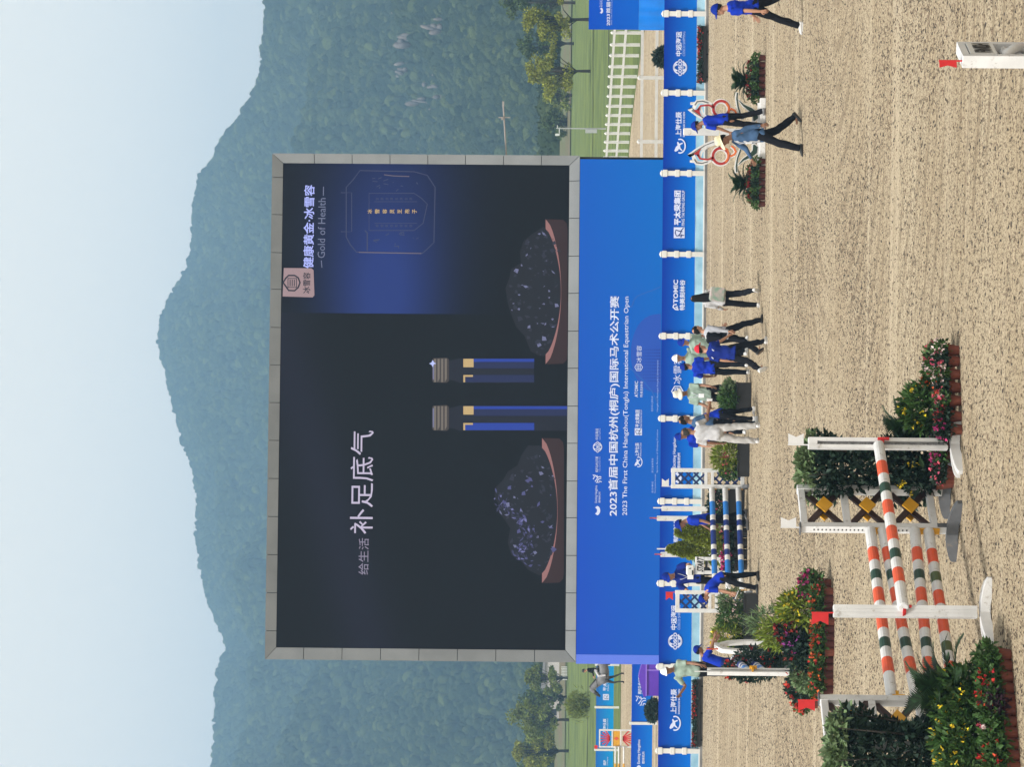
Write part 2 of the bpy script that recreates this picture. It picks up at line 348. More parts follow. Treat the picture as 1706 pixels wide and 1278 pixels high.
def sand_material():
    m = bpy.data.materials.new('arena_sand'); m.use_nodes = True; nt = m.node_tree; N = nt.nodes; L = nt.links; b = N['Principled BSDF']
    b.inputs['Roughness'].default_value = 0.95; b.inputs['Specular IOR Level'].default_value = 0.1
    tc = N.new('ShaderNodeTexCoord')
    def noise(sc, det=3, mapping=(1, 1, 1), rough=0.55):
        mp = N.new('ShaderNodeMapping'); mp.inputs['Scale'].default_value = mapping; L.new(tc.outputs['Object'], mp.inputs['Vector'])
        n = N.new('ShaderNodeTexNoise'); n.inputs['Scale'].default_value = sc; n.inputs['Detail'].default_value = det; n.inputs['Roughness'].default_value = rough
        L.new(mp.outputs[0], n.inputs['Vector']); return n.outputs['Fac']
    def rng(src, a, bb, c=0, d=1):
        r = N.new('ShaderNodeMapRange'); r.inputs['From Min'].default_value = a; r.inputs['From Max'].default_value = bb
        r.inputs['To Min'].default_value = c; r.inputs['To Max'].default_value = d; L.new(src, r.inputs['Value']); return r.outputs[0]
    def mix(f, A, B):
        x = N.new('ShaderNodeMix'); x.data_type = 'RGBA'; L.new(f, x.inputs['Factor'])
        for k, v in (('A', A), ('B', B)):
            if isinstance(v, tuple): x.inputs[k].default_value = (*v, 1)
            else: L.new(v, x.inputs[k])
        return x.outputs['Result']
    base = mix(rng(noise(0.5, 4), 0.35, 0.65), (0.47, 0.375, 0.25), (0.53, 0.435, 0.305))
    base = mix(rng(noise(0.22, 3, (0.12, 1, 1)), 0.52, 0.66), base, (0.58, 0.485, 0.345))     # raked, drier bands
    base = mix(rng(noise(9.0, 4), 0.40, 0.62, 0.0, 0.6), base, (0.58, 0.475, 0.325))
    base = mix(rng(noise(30.0, 4, (1, .4, 1), .7), 0.525, 0.56, 0, 0.8), base, (0.19, 0.135, 0.09))            # dark clods, with the shading of the sand relief painted in
    base = mix(rng(noise(15.0, 4, (1, .36, 1), .7), 0.572, 0.596, 0, 0.92), base, (0.07, 0.05, 0.036))             # fibre and rubber bits
    base = mix(rng(noise(7.0, 6, (1, 0.32, 1), 0.85), 0.572, 0.60, 0, 0.8), base, (0.11, 0.08, 0.058))
    wv = N.new('ShaderNodeTexWave'); wv.bands_direction = 'Y'; wv.inputs['Scale'].default_value = 0.9; wv.inputs['Distortion'].default_value = 9.0; wv.inputs['Detail'].default_value = 3; wv.inputs['Detail Scale'].default_value = 0.6
    mpw = N.new('ShaderNodeMapping'); mpw.inputs['Scale'].default_value = (0.06, 1, 1); L.new(tc.outputs['Object'], mpw.inputs['Vector']); L.new(mpw.outputs[0], wv.inputs['Vector'])
    base = mix(rng(wv.outputs['Fac'], 0.62, 0.95, 0, 0.17), base, (0.30, 0.23, 0.15))           # tracks left by the rake
    wr_ = N.new('ShaderNodeTexWave'); wr_.wave_type = 'RINGS'; wr_.rings_direction = 'Z'; wr_.inputs['Scale'].default_value = 0.42; wr_.inputs['Distortion'].default_value = 4.0; wr_.inputs['Detail'].default_value = 3; wr_.inputs['Detail Scale'].default_value = 0.5
    mpr = N.new('ShaderNodeMapping'); mpr.inputs['Location'].default_value = (-9.5, -54, 0); L.new(tc.outputs['Object'], mpr.inputs['Vector']); L.new(mpr.outputs[0], wr_.inputs['Vector'])
    msk = N.new('ShaderNodeMath'); msk.operation = 'MULTIPLY'; L.new(rng(wr_.outputs['Fac'], 0.72, 0.97, 0, 0.55), msk.inputs[0]); L.new(rng(noise(0.16, 2), 0.47, 0.56), msk.inputs[1])
    base = mix(msk.outputs[0], base, (0.25, 0.19, 0.125))                                       # curving wheel and hoof lines
    base = mix(rng(noise(0.55, 4, (0.035, 1, 1), 0.6), 0.55, 0.63, 0, 0.6), base, (0.60, 0.50, 0.36))
    L.new(base, b.inputs['Base Color'])
    ad = N.new('ShaderNodeMath'); ad.operation = 'ADD'; m2 = N.new('ShaderNodeMath'); m2.operation = 'MULTIPLY'; m2.inputs[1].default_value = 0.4
    vo = N.new('ShaderNodeTexVoronoi'); vo.inputs['Scale'].default_value = 2.6; L.new(tc.outputs['Object'], vo.inputs['Vector'])
    hf = N.new('ShaderNodeMath'); hf.operation = 'MULTIPLY'; hf.inputs[1].default_value = 0.9; L.new(rng(vo.outputs['Distance'], 0.16, 0.34), hf.inputs[0])      # hoof dents
    ad2 = N.new('ShaderNodeMath'); ad2.operation = 'ADD'; L.new(ad.outputs[0], ad2.inputs[0]); L.new(hf.outputs[0], ad2.inputs[1])
    L.new(noise(11.0, 6, (1, 1, 1), 0.75), ad.inputs[0]); L.new(noise(28.0, 3), m2.inputs[0]); L.new(m2.outputs[0], ad.inputs[1])
    bp = N.new('ShaderNodeBump'); bp.inputs['Strength'].default_value = 0.9; bp.inputs['Distance'].default_value = 0.09
    L.new(ad2.outputs[0], bp.inputs['Height']); L.new(bp.outputs[0], b.inputs['Normal']); return m
SAND = sand_material()
xs = np.linspace(-90, 90, 61); ys = np.concatenate([np.linspace(-15, 140, 40), np.linspace(143, 215, 37)])
X, Y = np.meshgrid(xs, ys); V = np.stack([X, Y, ZT(np.minimum(Y, 189))], -1).reshape(-1, 3)
def gridF(ny, nx):
    i = np.arange(ny - 1)[:, None] * nx + np.arange(nx - 1)[None]; i = i.ravel()
    return np.stack([i, i + 1, i + nx + 1, i + nx], 1)
link('arena_sand', npmesh('arena_sand', V, gridF(len(ys), len(xs)), SAND, smooth=True), kind='structure')

# clods and fibre tufts thrown up on the raked sand: one scatter of little lumps
def lump(seed, r=1.0, sub=1, k=0.4, flat_=0.6):
    bm = bmesh.new(); bmesh.ops.create_icosphere(bm, subdivisions=sub, radius=r); g = np.random.default_rng(seed)
    dirs = g.normal(size=(9, 3)); ph = g.random(9) * 6.28; fr = 1.2 + 2.2 * g.random(9)
    for v in bm.verts:
        p = np.array(v.co); s = sum(math.sin(p @ d * f + q) for d, f, q in zip(dirs, fr, ph)) / 9
        v.co = v.co * (1 + k * 2 * s); v.co.z *= flat_
    me = bpy.data.meshes.new('lump'); bm.to_mesh(me); bm.free(); return me
def scatter(name, pts, scales, variants, material, kind='stuff', rot='Z'):
    """one object that shows a lump at each of its points"""
    src = bpy.data.collections.new(name + '_shapes')
    for i, me in enumerate(variants):
        if not me.materials: me.materials.append(material)
        src.objects.link(bpy.data.objects.new(name + '_shape', me))
    me = bpy.data.meshes.new(name); me.vertices.add(len(pts)); me.vertices.foreach_set('co', np.asarray(pts, np.float32).ravel())
    a = me.attributes.new('size', 'FLOAT_VECTOR', 'POINT'); a.data.foreach_set('vector', np.asarray(scales, np.float32).ravel())
    me.update(); o = link(name, me, kind=kind)
    ng = bpy.data.node_groups.new(name, 'GeometryNodeTree'); ng.is_modifier = True
    ng.interface.new_socket('Geometry', in_out='INPUT', socket_type='NodeSocketGeometry'); ng.interface.new_socket('Geometry', in_out='OUTPUT', socket_type='NodeSocketGeometry')
    N = ng.nodes; L = ng.links; gi = N.new('NodeGroupInput'); go = N.new('NodeGroupOutput')
    mp = N.new('GeometryNodeMeshToPoints'); ip = N.new('GeometryNodeInstanceOnPoints'); ci = N.new('GeometryNodeCollectionInfo')
    ci.inputs['Collection'].default_value = src; ci.inputs['Separate Children'].default_value = True; ci.inputs['Reset Children'].default_value = True
    na = N.new('GeometryNodeInputNamedAttribute'); na.data_type = 'FLOAT_VECTOR'; na.inputs['Name'].default_value = 'size'
    rr = N.new('FunctionNodeRandomValue'); rr.data_type = 'FLOAT_VECTOR'; rr.inputs['Max'].default_value = (0.3 if rot == 'Z' else 6.28, 0.3 if rot == 'Z' else 6.28, 6.28)
    ri = N.new('FunctionNodeRandomValue'); ri.data_type = 'INT'; ri.inputs['Min'].default_value = 0; ri.inputs['Max'].default_value = len(variants) - 1; ri.inputs['Seed'].default_value = 5
    ip.inputs['Pick Instance'].default_value = True
    L.new(gi.outputs[0], mp.inputs['Mesh']); L.new(mp.outputs[0], ip.inputs['Points']); L.new(ci.outputs[0], ip.inputs['Instance'])
    iv = [s for s in ri.outputs if s.enabled and s.type == 'INT'][0]; L.new(iv, ip.inputs['Instance Index'])
    rv = [s for s in rr.outputs if s.enabled and s.type == 'VECTOR'][0]; L.new(rv, ip.inputs['Rotation'])
    sv = [s for s in na.outputs if s.enabled and s.type == 'VECTOR'][0]; L.new(sv, ip.inputs['Scale']); L.new(ip.outputs[0], go.inputs[0])
    o.modifiers.new('scatter', 'NODES').node_group = ng; return o
CLOD = mat('sand_clod', (0.17, 0.125, 0.085), 0.95, island=0.0); FIBRE = mat('dark_fibre', (0.05, 0.04, 0.033), 0.95)
def trap(n, d0, d1, m=1.25):
    d = np.sqrt(RNG.random(n) * (d1 * d1 - d0 * d0) + d0 * d0); x = (RNG.random(n) * 2 - 1) * 0.1278 * d * m; return x, d
vs = [lump(i) for i in range(4)]
for i, q in enumerate(vs): q.materials.append(CLOD if i % 2 else FIBRE)
x, d = trap(110000, 27, 74); q = fbm(x * 0.35, d * 0.16, 3, 3); keep = RNG.random(len(x)) < np.clip((q - 0.28) * 3.2, 0.25, 1) * (1 - sm(56, 74, d)); x = x[keep]; d = d[keep]
s = (0.007 + 0.016 * RNG.random(len(x)) ** 2.2)[:, None] * np.stack([1 + RNG.random(len(x)) * 1.0, np.ones(len(x)), 0.5 + 0.4 * RNG.random(len(x))], 1)
scatter('sand_clods', np.stack([x, d, np.full(len(x), 0.002)], 1), s, vs, CLOD)
vs = [q.copy() for q in vs]
x, d = trap(42000, 54, 101); q = fbm(x * 0.3, d * 0.12, 3, 9); keep = RNG.random(len(x)) < np.clip((q - 0.3) * 3.0, 0.2, 1) * sm(54, 72, d); x = x[keep]; d = d[keep]
s = (0.009 + 0.015 * RNG.random(len(x)) ** 2)[:, None] * np.stack([1 + RNG.random(len(x)), np.ones(len(x)) * 1.2, 0.45 + 0.4 * RNG.random(len(x))], 1)
scatter('far_sand_clods', np.stack([x, d, np.full(len(x), 0.002)], 1), s, vs, CLOD)

# lawn rising towards the trees
def lawn_material():
    m = mat('lawn', (0.092, 0.135, 0.018), 0.9, 0.25, 0.3, c2=(0.13, 0.17, 0.028)); nt = m.node_tree; N = nt.nodes; L = nt.links; b = N['Principled BSDF']
    src = b.inputs['Base Color'].links[0].from_socket
    tc = [n for n in N if n.type == 'TEX_COORD'][0]; mp = N.new('ShaderNodeMapping'); mp.inputs['Scale'].default_value = (0.05, 1, 1); L.new(tc.outputs['Object'], mp.inputs['Vector'])
    n = N.new('ShaderNodeTexNoise'); n.inputs['Scale'].default_value = 0.16; n.inputs['Detail'].default_value = 4; L.new(mp.outputs[0], n.inputs['Vector'])
    r = N.new('ShaderNodeMapRange'); r.inputs['From Min'].default_value = 0.53; r.inputs['From Max'].default_value = 0.62; r.inputs['To Max'].default_value = 0.5; L.new(n.outputs['Fac'], r.inputs['Value'])
    x = N.new('ShaderNodeMix'); x.data_type = 'RGBA'; L.new(r.outputs[0], x.inputs['Factor']); L.new(src, x.inputs['A']); x.inputs['B'].default_value = (0.035, 0.07, 0.012, 1)
    L.new(x.outputs['Result'], b.inputs['Base Color']); return m
LAWN = lawn_material()
xs = np.linspace(-90, 90, 91); ts = np.linspace(0, 1, 60)
ymin = np.clip(160 - (xs - 18.75) * 3.9, 112, 188.0)
Yg = ymin[None] + (880 - ymin[None]) * ts[:, None] ** 1.3; Xg = np.repeat(xs[None], 60, 0) * (1 + np.clip(Yg - 200, 0, None) / 150)
V = np.stack([Xg, Yg, ZT(Yg) + 0.03 * sm(0, 0.02, ts)[:, None] + 0.02 + 0.35 * (fbm(Xg * 0.08, Yg * 0.05, 3, 21) - 0.45) * sm(200, 260, Yg)], -1).reshape(-1, 3)
link('lawn', npmesh('lawn', V, gridF(60, 91), LAWN, smooth=True), kind='structure')
for Yd, w in ((226, 0.7), (277.5, 1.1)):      # two shallow ditches across the lawn
    xs2 = np.linspace(-70, 80, 120); top = Yd + 1.2 * (fbm(xs2 * 0.1, xs2 * 0, 3, 5) - 0.5)
    V = np.concatenate([np.stack([xs2, top + k, ZT(top + k) + 0.08 + 0.35 * (fbm(xs2 * 0.08, (top + k) * 0.05, 3, 21) - 0.45)], 1) for k in (-w, w)])
    i = np.arange(119); link('lawn_ditch', npmesh('lawn_ditch', V, np.stack([i, i + 1, i + 121, i + 120], 1), mat('ditch_grass', (0.045, 0.06, 0.022), 0.95, 0.3, 0.6), smooth=True), kind='structure')
xs2 = np.linspace(-110, 130, 90); V = np.concatenate([np.stack([xs2, np.full(90, yy), ZT(np.full(90, yy)) + zz], 1) for yy, zz in ((404, 0.2), (425, 1.35))])
i = np.arange(89); link('earth_bank', npmesh('earth_bank', V, np.stack([i, i + 1, i + 91, i + 90], 1), mat('dry_earth', (0.22, 0.17, 0.10), 0.95, 0.4, 0.15, c2=(0.10, 0.12, 0.05)), smooth=True), kind='structure')

# ------------------------------------------------------------------ the wooded mountain
RIDGE = [(-900, 520), (-500, 500), (-250, 470), (-100, 452), (0, 440), (50, 442), (100, 438), (140, 432), (170, 417), (200, 397), (240, 367), (270, 354), (300, 332), (330, 325), (360, 322), (400, 320),
         (440, 314), (470, 299), (500, 282), (530, 268), (560, 263), (590, 264), (620, 274), (660, 285), (700, 293), (740, 302), (780, 319), (820, 326), (860, 328), (900, 326),
         (940, 332), (980, 339), (1020, 352), (1060, 369), (1086, 379), (1100, 370), (1130, 362), (1180, 359), (1230, 359), (1278, 354), (1500, 330), (1800, 380), (2200, 470)]
RP = np.array(RIDGE, float)
def ridge_dist(u): return 2450 - 850 * sm(820, 1250, u) - 200 * sm(250, 60, u)
def mtn(u, t):
    """u: bearing, t: 0 at the foot, 1 on the crest, above 1 down the far side"""
    D = ridge_dist(u); F0 = 800 - 150 * sm(820, 1250, u); Y = F0 + (D - F0) * t
    v = np.interp(1278 - u, RP[:, 0], RP[:, 1]); v = v - (u - 639) * 0.0087
    zr = HC + (VH - v) * D / FPX
    z0 = ZT(F0) - 0.2
    p = np.where(t < 1, 0.12 * t + 0.88 * t ** 1.25, 1 - 0.8 * (t - 1))
    x = (u - 639) / FPX * Y
    gul = (fbm(x * 0.008 + 3, Y * 0.003, 4, 31) - 0.47) * 2
    bump = gul * 80 * np.clip(t * (1.0 - t) * 4, 0, 1) ** 1.4 * (1 - sm(0.72, 0.97, t)) 
    return x, Y, z0 + (zr - z0) * p - np.where(t > 0.93, 0, 0) + bump - 3.4
us = np.linspace(-900, 2200, 220); ts = np.linspace(-0.02, 1.35, 90); U, T = np.meshgrid(us, ts)
Xm, Ym, Zm = mtn(U, T); V = np.stack([Xm, Ym, Zm], -1).reshape(-1, 3)
EARTH = mat('forest_floor', (0.035, 0.05, 0.022), 0.95, 0.4, 0.06)
link('mountain', npmesh('mountain', V, gridF(90, 220), EARTH, smooth=True), kind='structure')
def forest_material():
    m = bpy.data.materials.new('forest_canopy'); m.use_nodes = True; nt = m.node_tree; N = nt.nodes; L = nt.links; b = N['Principled BSDF']
    b.inputs['Roughness'].default_value = 0.85; b.inputs['Specular IOR Level'].default_value = 0.1
    oi = N.new('ShaderNodeObjectInfo'); r = N.new('ShaderNodeValToRGB'); L.new(oi.outputs['Random'], r.inputs[0])
    e = r.color_ramp.elements; e[0].color = (0.016, 0.032, 0.018, 1); e[1].position = 1; e[1].color = (0.095, 0.125, 0.042, 1)
    k = e.new(0.55); k.color = (0.035, 0.056, 0.026, 1); k = e.new(0.92); k.color = (0.065, 0.09, 0.034, 1)
    tc = N.new('ShaderNodeTexCoord'); n = N.new('ShaderNodeTexNoise'); n.inputs['Scale'].default_value = 3.2; n.inputs['Detail'].default_value = 6; n.inputs['Roughness'].default_value = 0.75
    L.new(tc.outputs['Object'], n.inputs['Vector']); bp = N.new('ShaderNodeBump'); bp.inputs['Strength'].default_value = 1; bp.inputs['Distance'].default_value = 0.6
    L.new(n.outputs['Fac'], bp.inputs['Height']); L.new(bp.outputs[0], b.inputs['Normal']); L.new(r.outputs[0], b.inputs['Base Color']); return m
FOREST = forest_material()
def tree_lump(seed):
    g = np.random.default_rng(seed); vs = []; fs = []
    me = lump(seed, 1.0, 3, 0.32, 1.05); k = len(me.vertices); co = np.empty(k * 3); me.vertices.foreach_get('co', co); co = co.reshape(-1, 3)
    # leafy sprays that break the outline
    idx = g.integers(0, k, 420); P = co[idx]; dd = P / np.linalg.norm(P, axis=1, keepdims=True) + g.normal(size=P.shape) * 0.5
    q = np.cross(dd, g.normal(size=P.shape)); q /= np.linalg.norm(q, axis=1, keepdims=True); Lh = (0.05 + 0.13 * g.random(len(P)))[:, None]
    A = P * 0.97 - q * 0.06; B = P * 0.97 + q * 0.06; C_ = P + dd * Lh
    V = np.concatenate([co, np.stack([A, B, C_], 1).reshape(-1, 3)]); F0 = np.array([tuple(p.vertices) for p in me.polygons]); i = k + np.arange(len(P)) * 3
    F = np.concatenate([F0, np.stack([i, i + 1, i + 2], 1)]); return npmesh('tree_lump', V, F, FOREST)
n = 130000; u = RNG.random(n) * 2300 - 500; t = RNG.random(n) ** 0.8 * 1.06
x, y, z = mtn(u, t)
s = (1.5 + 1.5 * RNG.random(len(x)) + 0.9 * (RNG.random(len(x)) > 0.93)) * (0.5 + 0.5 * sm(600, 2000, y)) * np.where(t > 0.97, 0.8, 1.0); s = np.stack([s * (0.9 + 0.3 * RNG.random(len(s))), s, s * (1.0 + 0.6 * RNG.random(len(s)))], 1)
scatter('mountain_forest', np.stack([x, y, z + s[:, 2] * 0.55], 1), s, [tree_lump(50 + i) for i in range(5)], FOREST)
# undergrowth belt between the lawn and the mountain foot
n = 1500; x = RNG.random(n) * 170 - 75; y = 428 + 50 * RNG.random(n); s = 0.8 + 1.4 * RNG.random(n)
scatter('undergrowth', np.stack([x, y, ZT(y) + 1.0 + 0.35 * s], 1), np.stack([s * 1.3, s, s], 1), [tree_lump(60 + i) for i in range(3)], FOREST)
ROCK = mat('pale_rock', (0.15, 0.128, 0.118), 0.9, 0.35, 0.4)
for i, (px, py, t0, w, h) in enumerate([(692, 26, 0, 9, 3), (715, 52, 0, 12, 3), (702, 66, 0, 15, 2.5), (722, 72, 0, 10, 2.5), (745, 50, 0, 8, 3), (693, 130, 0, 5, 2), (735, 135, 0, 7, 2), (752, 152, 0, 9, 2.2), (720, 172, 0, 10, 2.4), (690, 118, 0, 6, 1.6)]):
    rocks = []; uu = 1278 - py; tt = np.linspace(0, 1, 200); a, b_, c_ = mtn(np.full(200, float(uu)), tt)
    vv = VH - (c_ - HC) * FPX / b_ - 0.0087 * (uu - 639) * -1
    j = int(np.argmin(abs(vv - px))); mb = MB()
    g = np.random.default_rng(i); 
    for q in range(7):
        mb = MB(); rocks.append(mb)
        ox = (g.random() - .5) * w; oz = (g.random() - .5) * h * 2 
        mb.ball((ox * .65, -7.0 - 0.5 * g.random(), oz * 2.1), (0.5 + w * 0.07 * g.random(), 1.5, 0.9 + w * 0.22 * g.random()), 7, 0, Matrix.Rotation(0.5 * (g.random() - .5), 3, 'Y'))
    ro = thing('rock_outcrop', 'x', 'rock'); [MB_.build('rock', ROCK, ro, smooth=True) for MB_ in rocks]; ro.location = (a[j], b_[j] - 1.5, c_[j] + 1.8)
    ro['label'] = 'pale bare rock ledge showing through the trees of the wooded mountainside'; ro['category'] = 'rock'; ro['group'] = 'bare rock ledges on the mountain'

# ------------------------------------------------------------------ haze
hz = bpy.data.materials.new('haze'); hz.use_nodes = True; N = hz.node_tree.nodes; N.remove(N['Principled BSDF'])
pv = N.new('ShaderNodeVolumePrincipled'); pv.inputs['Color'].default_value = (0.36, 0.63, 0.93, 1); pv.inputs['Density'].default_value = 0.0004; pv.inputs['Anisotropy'].default_value = 0.0
hz.node_tree.links.new(pv.outputs[0], N['Material Output'].inputs['Volume'])
mb = MB(); mb.box((0, 1560, 179), (2100, 3240, 362)); hb = mb.build('haze', hz, kind='stuff')
# ------------------------------------------------------------------ the big screen
SW = Wall(at(959, 1104, 113.0), at(969.5, 260, 114.2))
SCR = thing('led_screen', 'huge outdoor video screen in a grey panelled frame above the blue board', 'screen', SW.o, SW.yaw)
ALU = mat('grey_cladding', (0.20, 0.212, 0.22), 0.65, 0.10, 0.8, 0.05, 3, metal=0.0)
SEAM = mat('dark_backing', (0.02, 0.02, 0.022), 0.8)
OW = SW.len
oxl, ozb = 0.0, SW.loc(959, 1104)[1]; ozt = SW.loc(448, 680)[1]
ixl, izb = SW.loc(940.5, 1084); ixr, izt = SW.loc(475.5, 271.6)
izt = (izt + SW.loc(456.4, 1076)[1]) / 2; izb = (izb + SW.loc(950.2, 277.3)[1]) / 2
mb = MB(); mb.box((OW / 2, 0.62, (ozt + 0.0) / 2), (OW - 0.04, 1.2, ozt - 0.04)); mb.build('housing', SEAM, SCR)
def screen_material():
    m = bpy.data.materials.new('screen_picture'); m.use_nodes = True; nt = m.node_tree; N = nt.nodes; L = nt.links; b = N['Principled BSDF']
    b.inputs['Base Color'].default_value = (0.004, 0.004, 0.005, 1); b.inputs['Roughness'].default_value = 0.6; b.inputs['Specular IOR Level'].default_value = 0.08
    tc = N.new('ShaderNodeTexCoord'); sp = N.new('ShaderNodeSeparateXYZ'); L.new(tc.outputs['Object'], sp.inputs[0])
    def math_(op, a, c, clamp=False):
        q = N.new('ShaderNodeMath'); q.operation = op; q.use_clamp = clamp
        for i, v in enumerate((a, c)):
            if v is None: continue
            if isinstance(v, (int, float)): q.inputs[i].default_value = v
            else: L.new(v, q.inputs[i])
        return q.outputs[0]
    def gauss(cx, cz, sx, sz):
        dx = math_('DIVIDE', math_('SUBTRACT', sp.outputs[0], cx), sx); dz = math_('DIVIDE', math_('SUBTRACT', sp.outputs[2], cz), sz)
        r = math_('ADD', math_('MULTIPLY', dx, dx), math_('MULTIPLY', dz, dz)); return math_('POWER', 2.718, math_('MULTIPLY', r, -1.0))
    mx, _ = SW.loc(700, 523)
    right = math_('GREATER_THAN', sp.outputs[0], mx); left = math_('SUBTRACT', 1.0, right)
    c1 = SW.loc(640, 500); c2 = SW.loc(520, 760); c3 = SW.loc(650, 300)
    g1 = math_('MULTIPLY', math_('ADD', gauss(c1[0], c1[1], 3.6, 1.9), math_('MULTIPLY', gauss(c3[0], c3[1], 4.0, 2.4), 0.35)), right)
    # a slanting violet gleam on the left half
    ln = math_('SUBTRACT', math_('MULTIPLY', sp.outputs[0], 0.30), math_('SUBTRACT', sp.outputs[2], c2[1] - 0.3 * c2[0] - 0.1)); ln = math_('DIVIDE', ln, 1.1)
    g2 = math_('MULTIPLY', math_('MULTIPLY', math_('POWER', 2.718, math_('MULTIPLY', math_('MULTIPLY', ln, ln), -1.0)), left), 0.55)
    def mixc(f, A, Bc):
        x = N.new('ShaderNodeMix'); x.data_type = 'RGBA'; x.clamp_factor = True; L.new(f, x.inputs['Factor'])
        if isinstance(A, tuple): x.inputs['A'].default_value = (*A, 1)
        else: L.new(A, x.inputs['A'])
        x.inputs['B'].default_value = (*Bc, 1); return x.outputs['Result']
    col = mixc(g1, S(17, 19, 24), S(46, 70, 150)); col = mixc(g2, col, S(40, 40, 62))
    L.new(col, b.inputs['Emission Color']); b.inputs['Emission Strength'].default_value = 0.42; return m
mb = MB(); mb.add([(ixl, -0.03, izb), (ixr, -0.03, izb), (ixr, -0.03, izt), (ixl, -0.03, izt)], [(0, 1, 2, 3)])
mb.build('display', screen_material(), SCR)
# frame: grey panels with open joints, mitred at the corners
G = 0.012; YF, YI = -0.16, -0.05
def panel(poly):
    """poly: (x, z, inner?) corners of one panel; the outer edge stands proud"""
    fr = [(x, YI if k else YF, z) for x, z, k in poly]; n = len(fr); bk = [(x, 0.0, z) for x, z, k in poly]
    mb = MB(); mb.add(fr + bk, [tuple(range(n))] + [((i + 1) % n, i, n + i, n + (i + 1) % n) for i in range(n)]); return mb.build('panel', ALU, SCR)
def xt(py): return SW.loc(450, py)[0]
cuts_t = [xt(v) for v in (1051.5, 988, 924.5, 861, 797.5, 734, 671, 608, 545.7, 482, 421, 357.7, 295.7)]
cuts_b = [SW.loc(960, v)[0] for v in (1051, 988.5, 926, 863, 802, 739, 677, 614, 552, 489, 427, 364, 301.7)]
for cuts, zo, zi in ((cuts_t, ozt, izt), (cuts_b, ozb, izb)):
    e = [0.0] + cuts + [OW]
    for i in range(len(e) - 1):
        a, b_ = e[i] + G, e[i + 1] - G
        ia = ixl + G if i == 0 else a; ib = ixr - G if i == len(e) - 2 else b_
        panel([(a, zo, 0), (b_, zo, 0), (ib, zi, 1), (ia, zi, 1)])
for xo, xi, vs_, py in ((0.0, ixl, (506, 570, 634, 698, 762, 826, 890.5), 1095), (OW, ixr, (524, 587, 650, 713, 775.5, 839, 902), 262)):
    e = [ozt] + [SW.loc(v, py)[1] for v in vs_] + [ozb]
    for i in range(len(e) - 1):
        a, b_ = e[i] - G, e[i + 1] + G
        ia = izt - G if i == 0 else a; ib = izb + G if i == len(e) - 2 else b_
        panel([(xo, a, 0), (xo, b_, 0), (xi, ib, 1), (xi, ia, 1)])
# picture on the screen
E = lambda n, r, g, b, s=0.9: emat(n, S(r, g, b), s * 0.62)
sy = 0.05
def st(s, BL, TR, m, bold=0.0, name='lettering'): return wtext(SCR, SW, s, BL, TR, m, sy, 0, bold, name)
st('健康黄金·冰雪容', (522.5, 447), (507, 308), E('lit_blue_white', 176, 186, 255, 1.1), 0.012)
st('Gold of Health', (541.5, 430), (530.5, 330), E('lit_grey_blue', 128, 135, 165))
for q_ in ([(536.5, 446), (535.5, 434)], [(538.8, 326), (539.2, 311)]): mb = MB(); fline(mb, SW, q_, 0.03, sy); mb.build('lettering', E('lit_grey_blue', 0, 0, 0), SCR)
st('给生活', (614, 958), (598, 897), E('lit_lilac_thin', 160, 152, 176)); st('补足底气', (621, 890), (585, 717.5), E('lit_lilac', 214, 204, 230))
tile = E('lit_pink_tile', 178, 150, 152)
flat(SCR, SW, [(471, 494), (521, 495.5), (524, 492), (522.5, 450), (519, 447), (473, 446.5)], tile, 0.045, name='picture')
tm = E('lit_dark_mark', 40, 38, 50)
mb = MB(); fline(mb, SW, [(477, 478), (481, 484), (491, 484.5), (497, 479), (500, 471), (497, 463), (491, 459), (481, 459), (476, 464), (472, 471)], 0.06, 0.05, 0, True)
fline(mb, SW, [(480, 479), (494, 479), (494, 464), (480, 464)], 0.04, 0.05, 0, True)
for a in (483.5, 487, 490.5): fline(mb, SW, [(a, 477), (a, 466)], 0.035, 0.05)
mb.build('picture', tm, SCR); st('冰雪容', (517, 489), (505, 454), tm, 0.01)
ol = E('lit_outline', 74, 80, 112, 0.8); ob = E('lit_outline_bright', 118, 108, 122)
mb = MB()
for pts, w in (([(577, 395), (584, 408), (594, 420), (704, 422), (715, 412), (723, 404), (725, 312), (712, 292), (690, 286), (600, 284), (588, 300), (577, 312)], 0.035), ([(568, 386), (586, 386), (586, 321), (568, 321)], 0.03),
              ([(615, 384), (690, 384), (705, 372), (712, 340), (702, 330), (690, 322), (615, 322)], 0.03), ([(624, 372), (695, 372)], 0.02), ([(624, 336), (695, 336)], 0.02), ([(612, 418), (612, 388), (608, 384)], 0.04)):
    fline(mb, SW, pts, w, sy, 0, len(pts) > 4)
for i in range(26):
    px, py = (random.uniform(615, 700), random.choice([random.uniform(388, 416), random.uniform(292, 318)])); fline(mb, SW, [(px, py), (px + random.uniform(-9, 9), py + random.uniform(-4, 4))], 0.025, sy)
mb.build('picture', ol, SCR, kind='stuff')
for q_ in ([(598, 420.5), (702, 422.5)], [(640, 291), (655, 293), (682, 294)]): mb = MB(); fline(mb, SW, q_, 0.035, 0.055); mb.build('picture', ob, SCR)
gold = E('lit_gold', 205, 175, 120, 1.0)
for i, ch in enumerate('冰雪容灵芝孢子'):
    a = 612 + i * 12.4; st(ch, (a + 8, 356), (a + 0.5, 348.5), gold, 0.01)
for i in range(8):
    a = 626 + i * 8; st('康' if i % 2 else '金', (a + 5, 333.5), (a, 329), ol); st('健' if i % 2 else '黄', (a + 5, 378.5), (a, 374), ol)
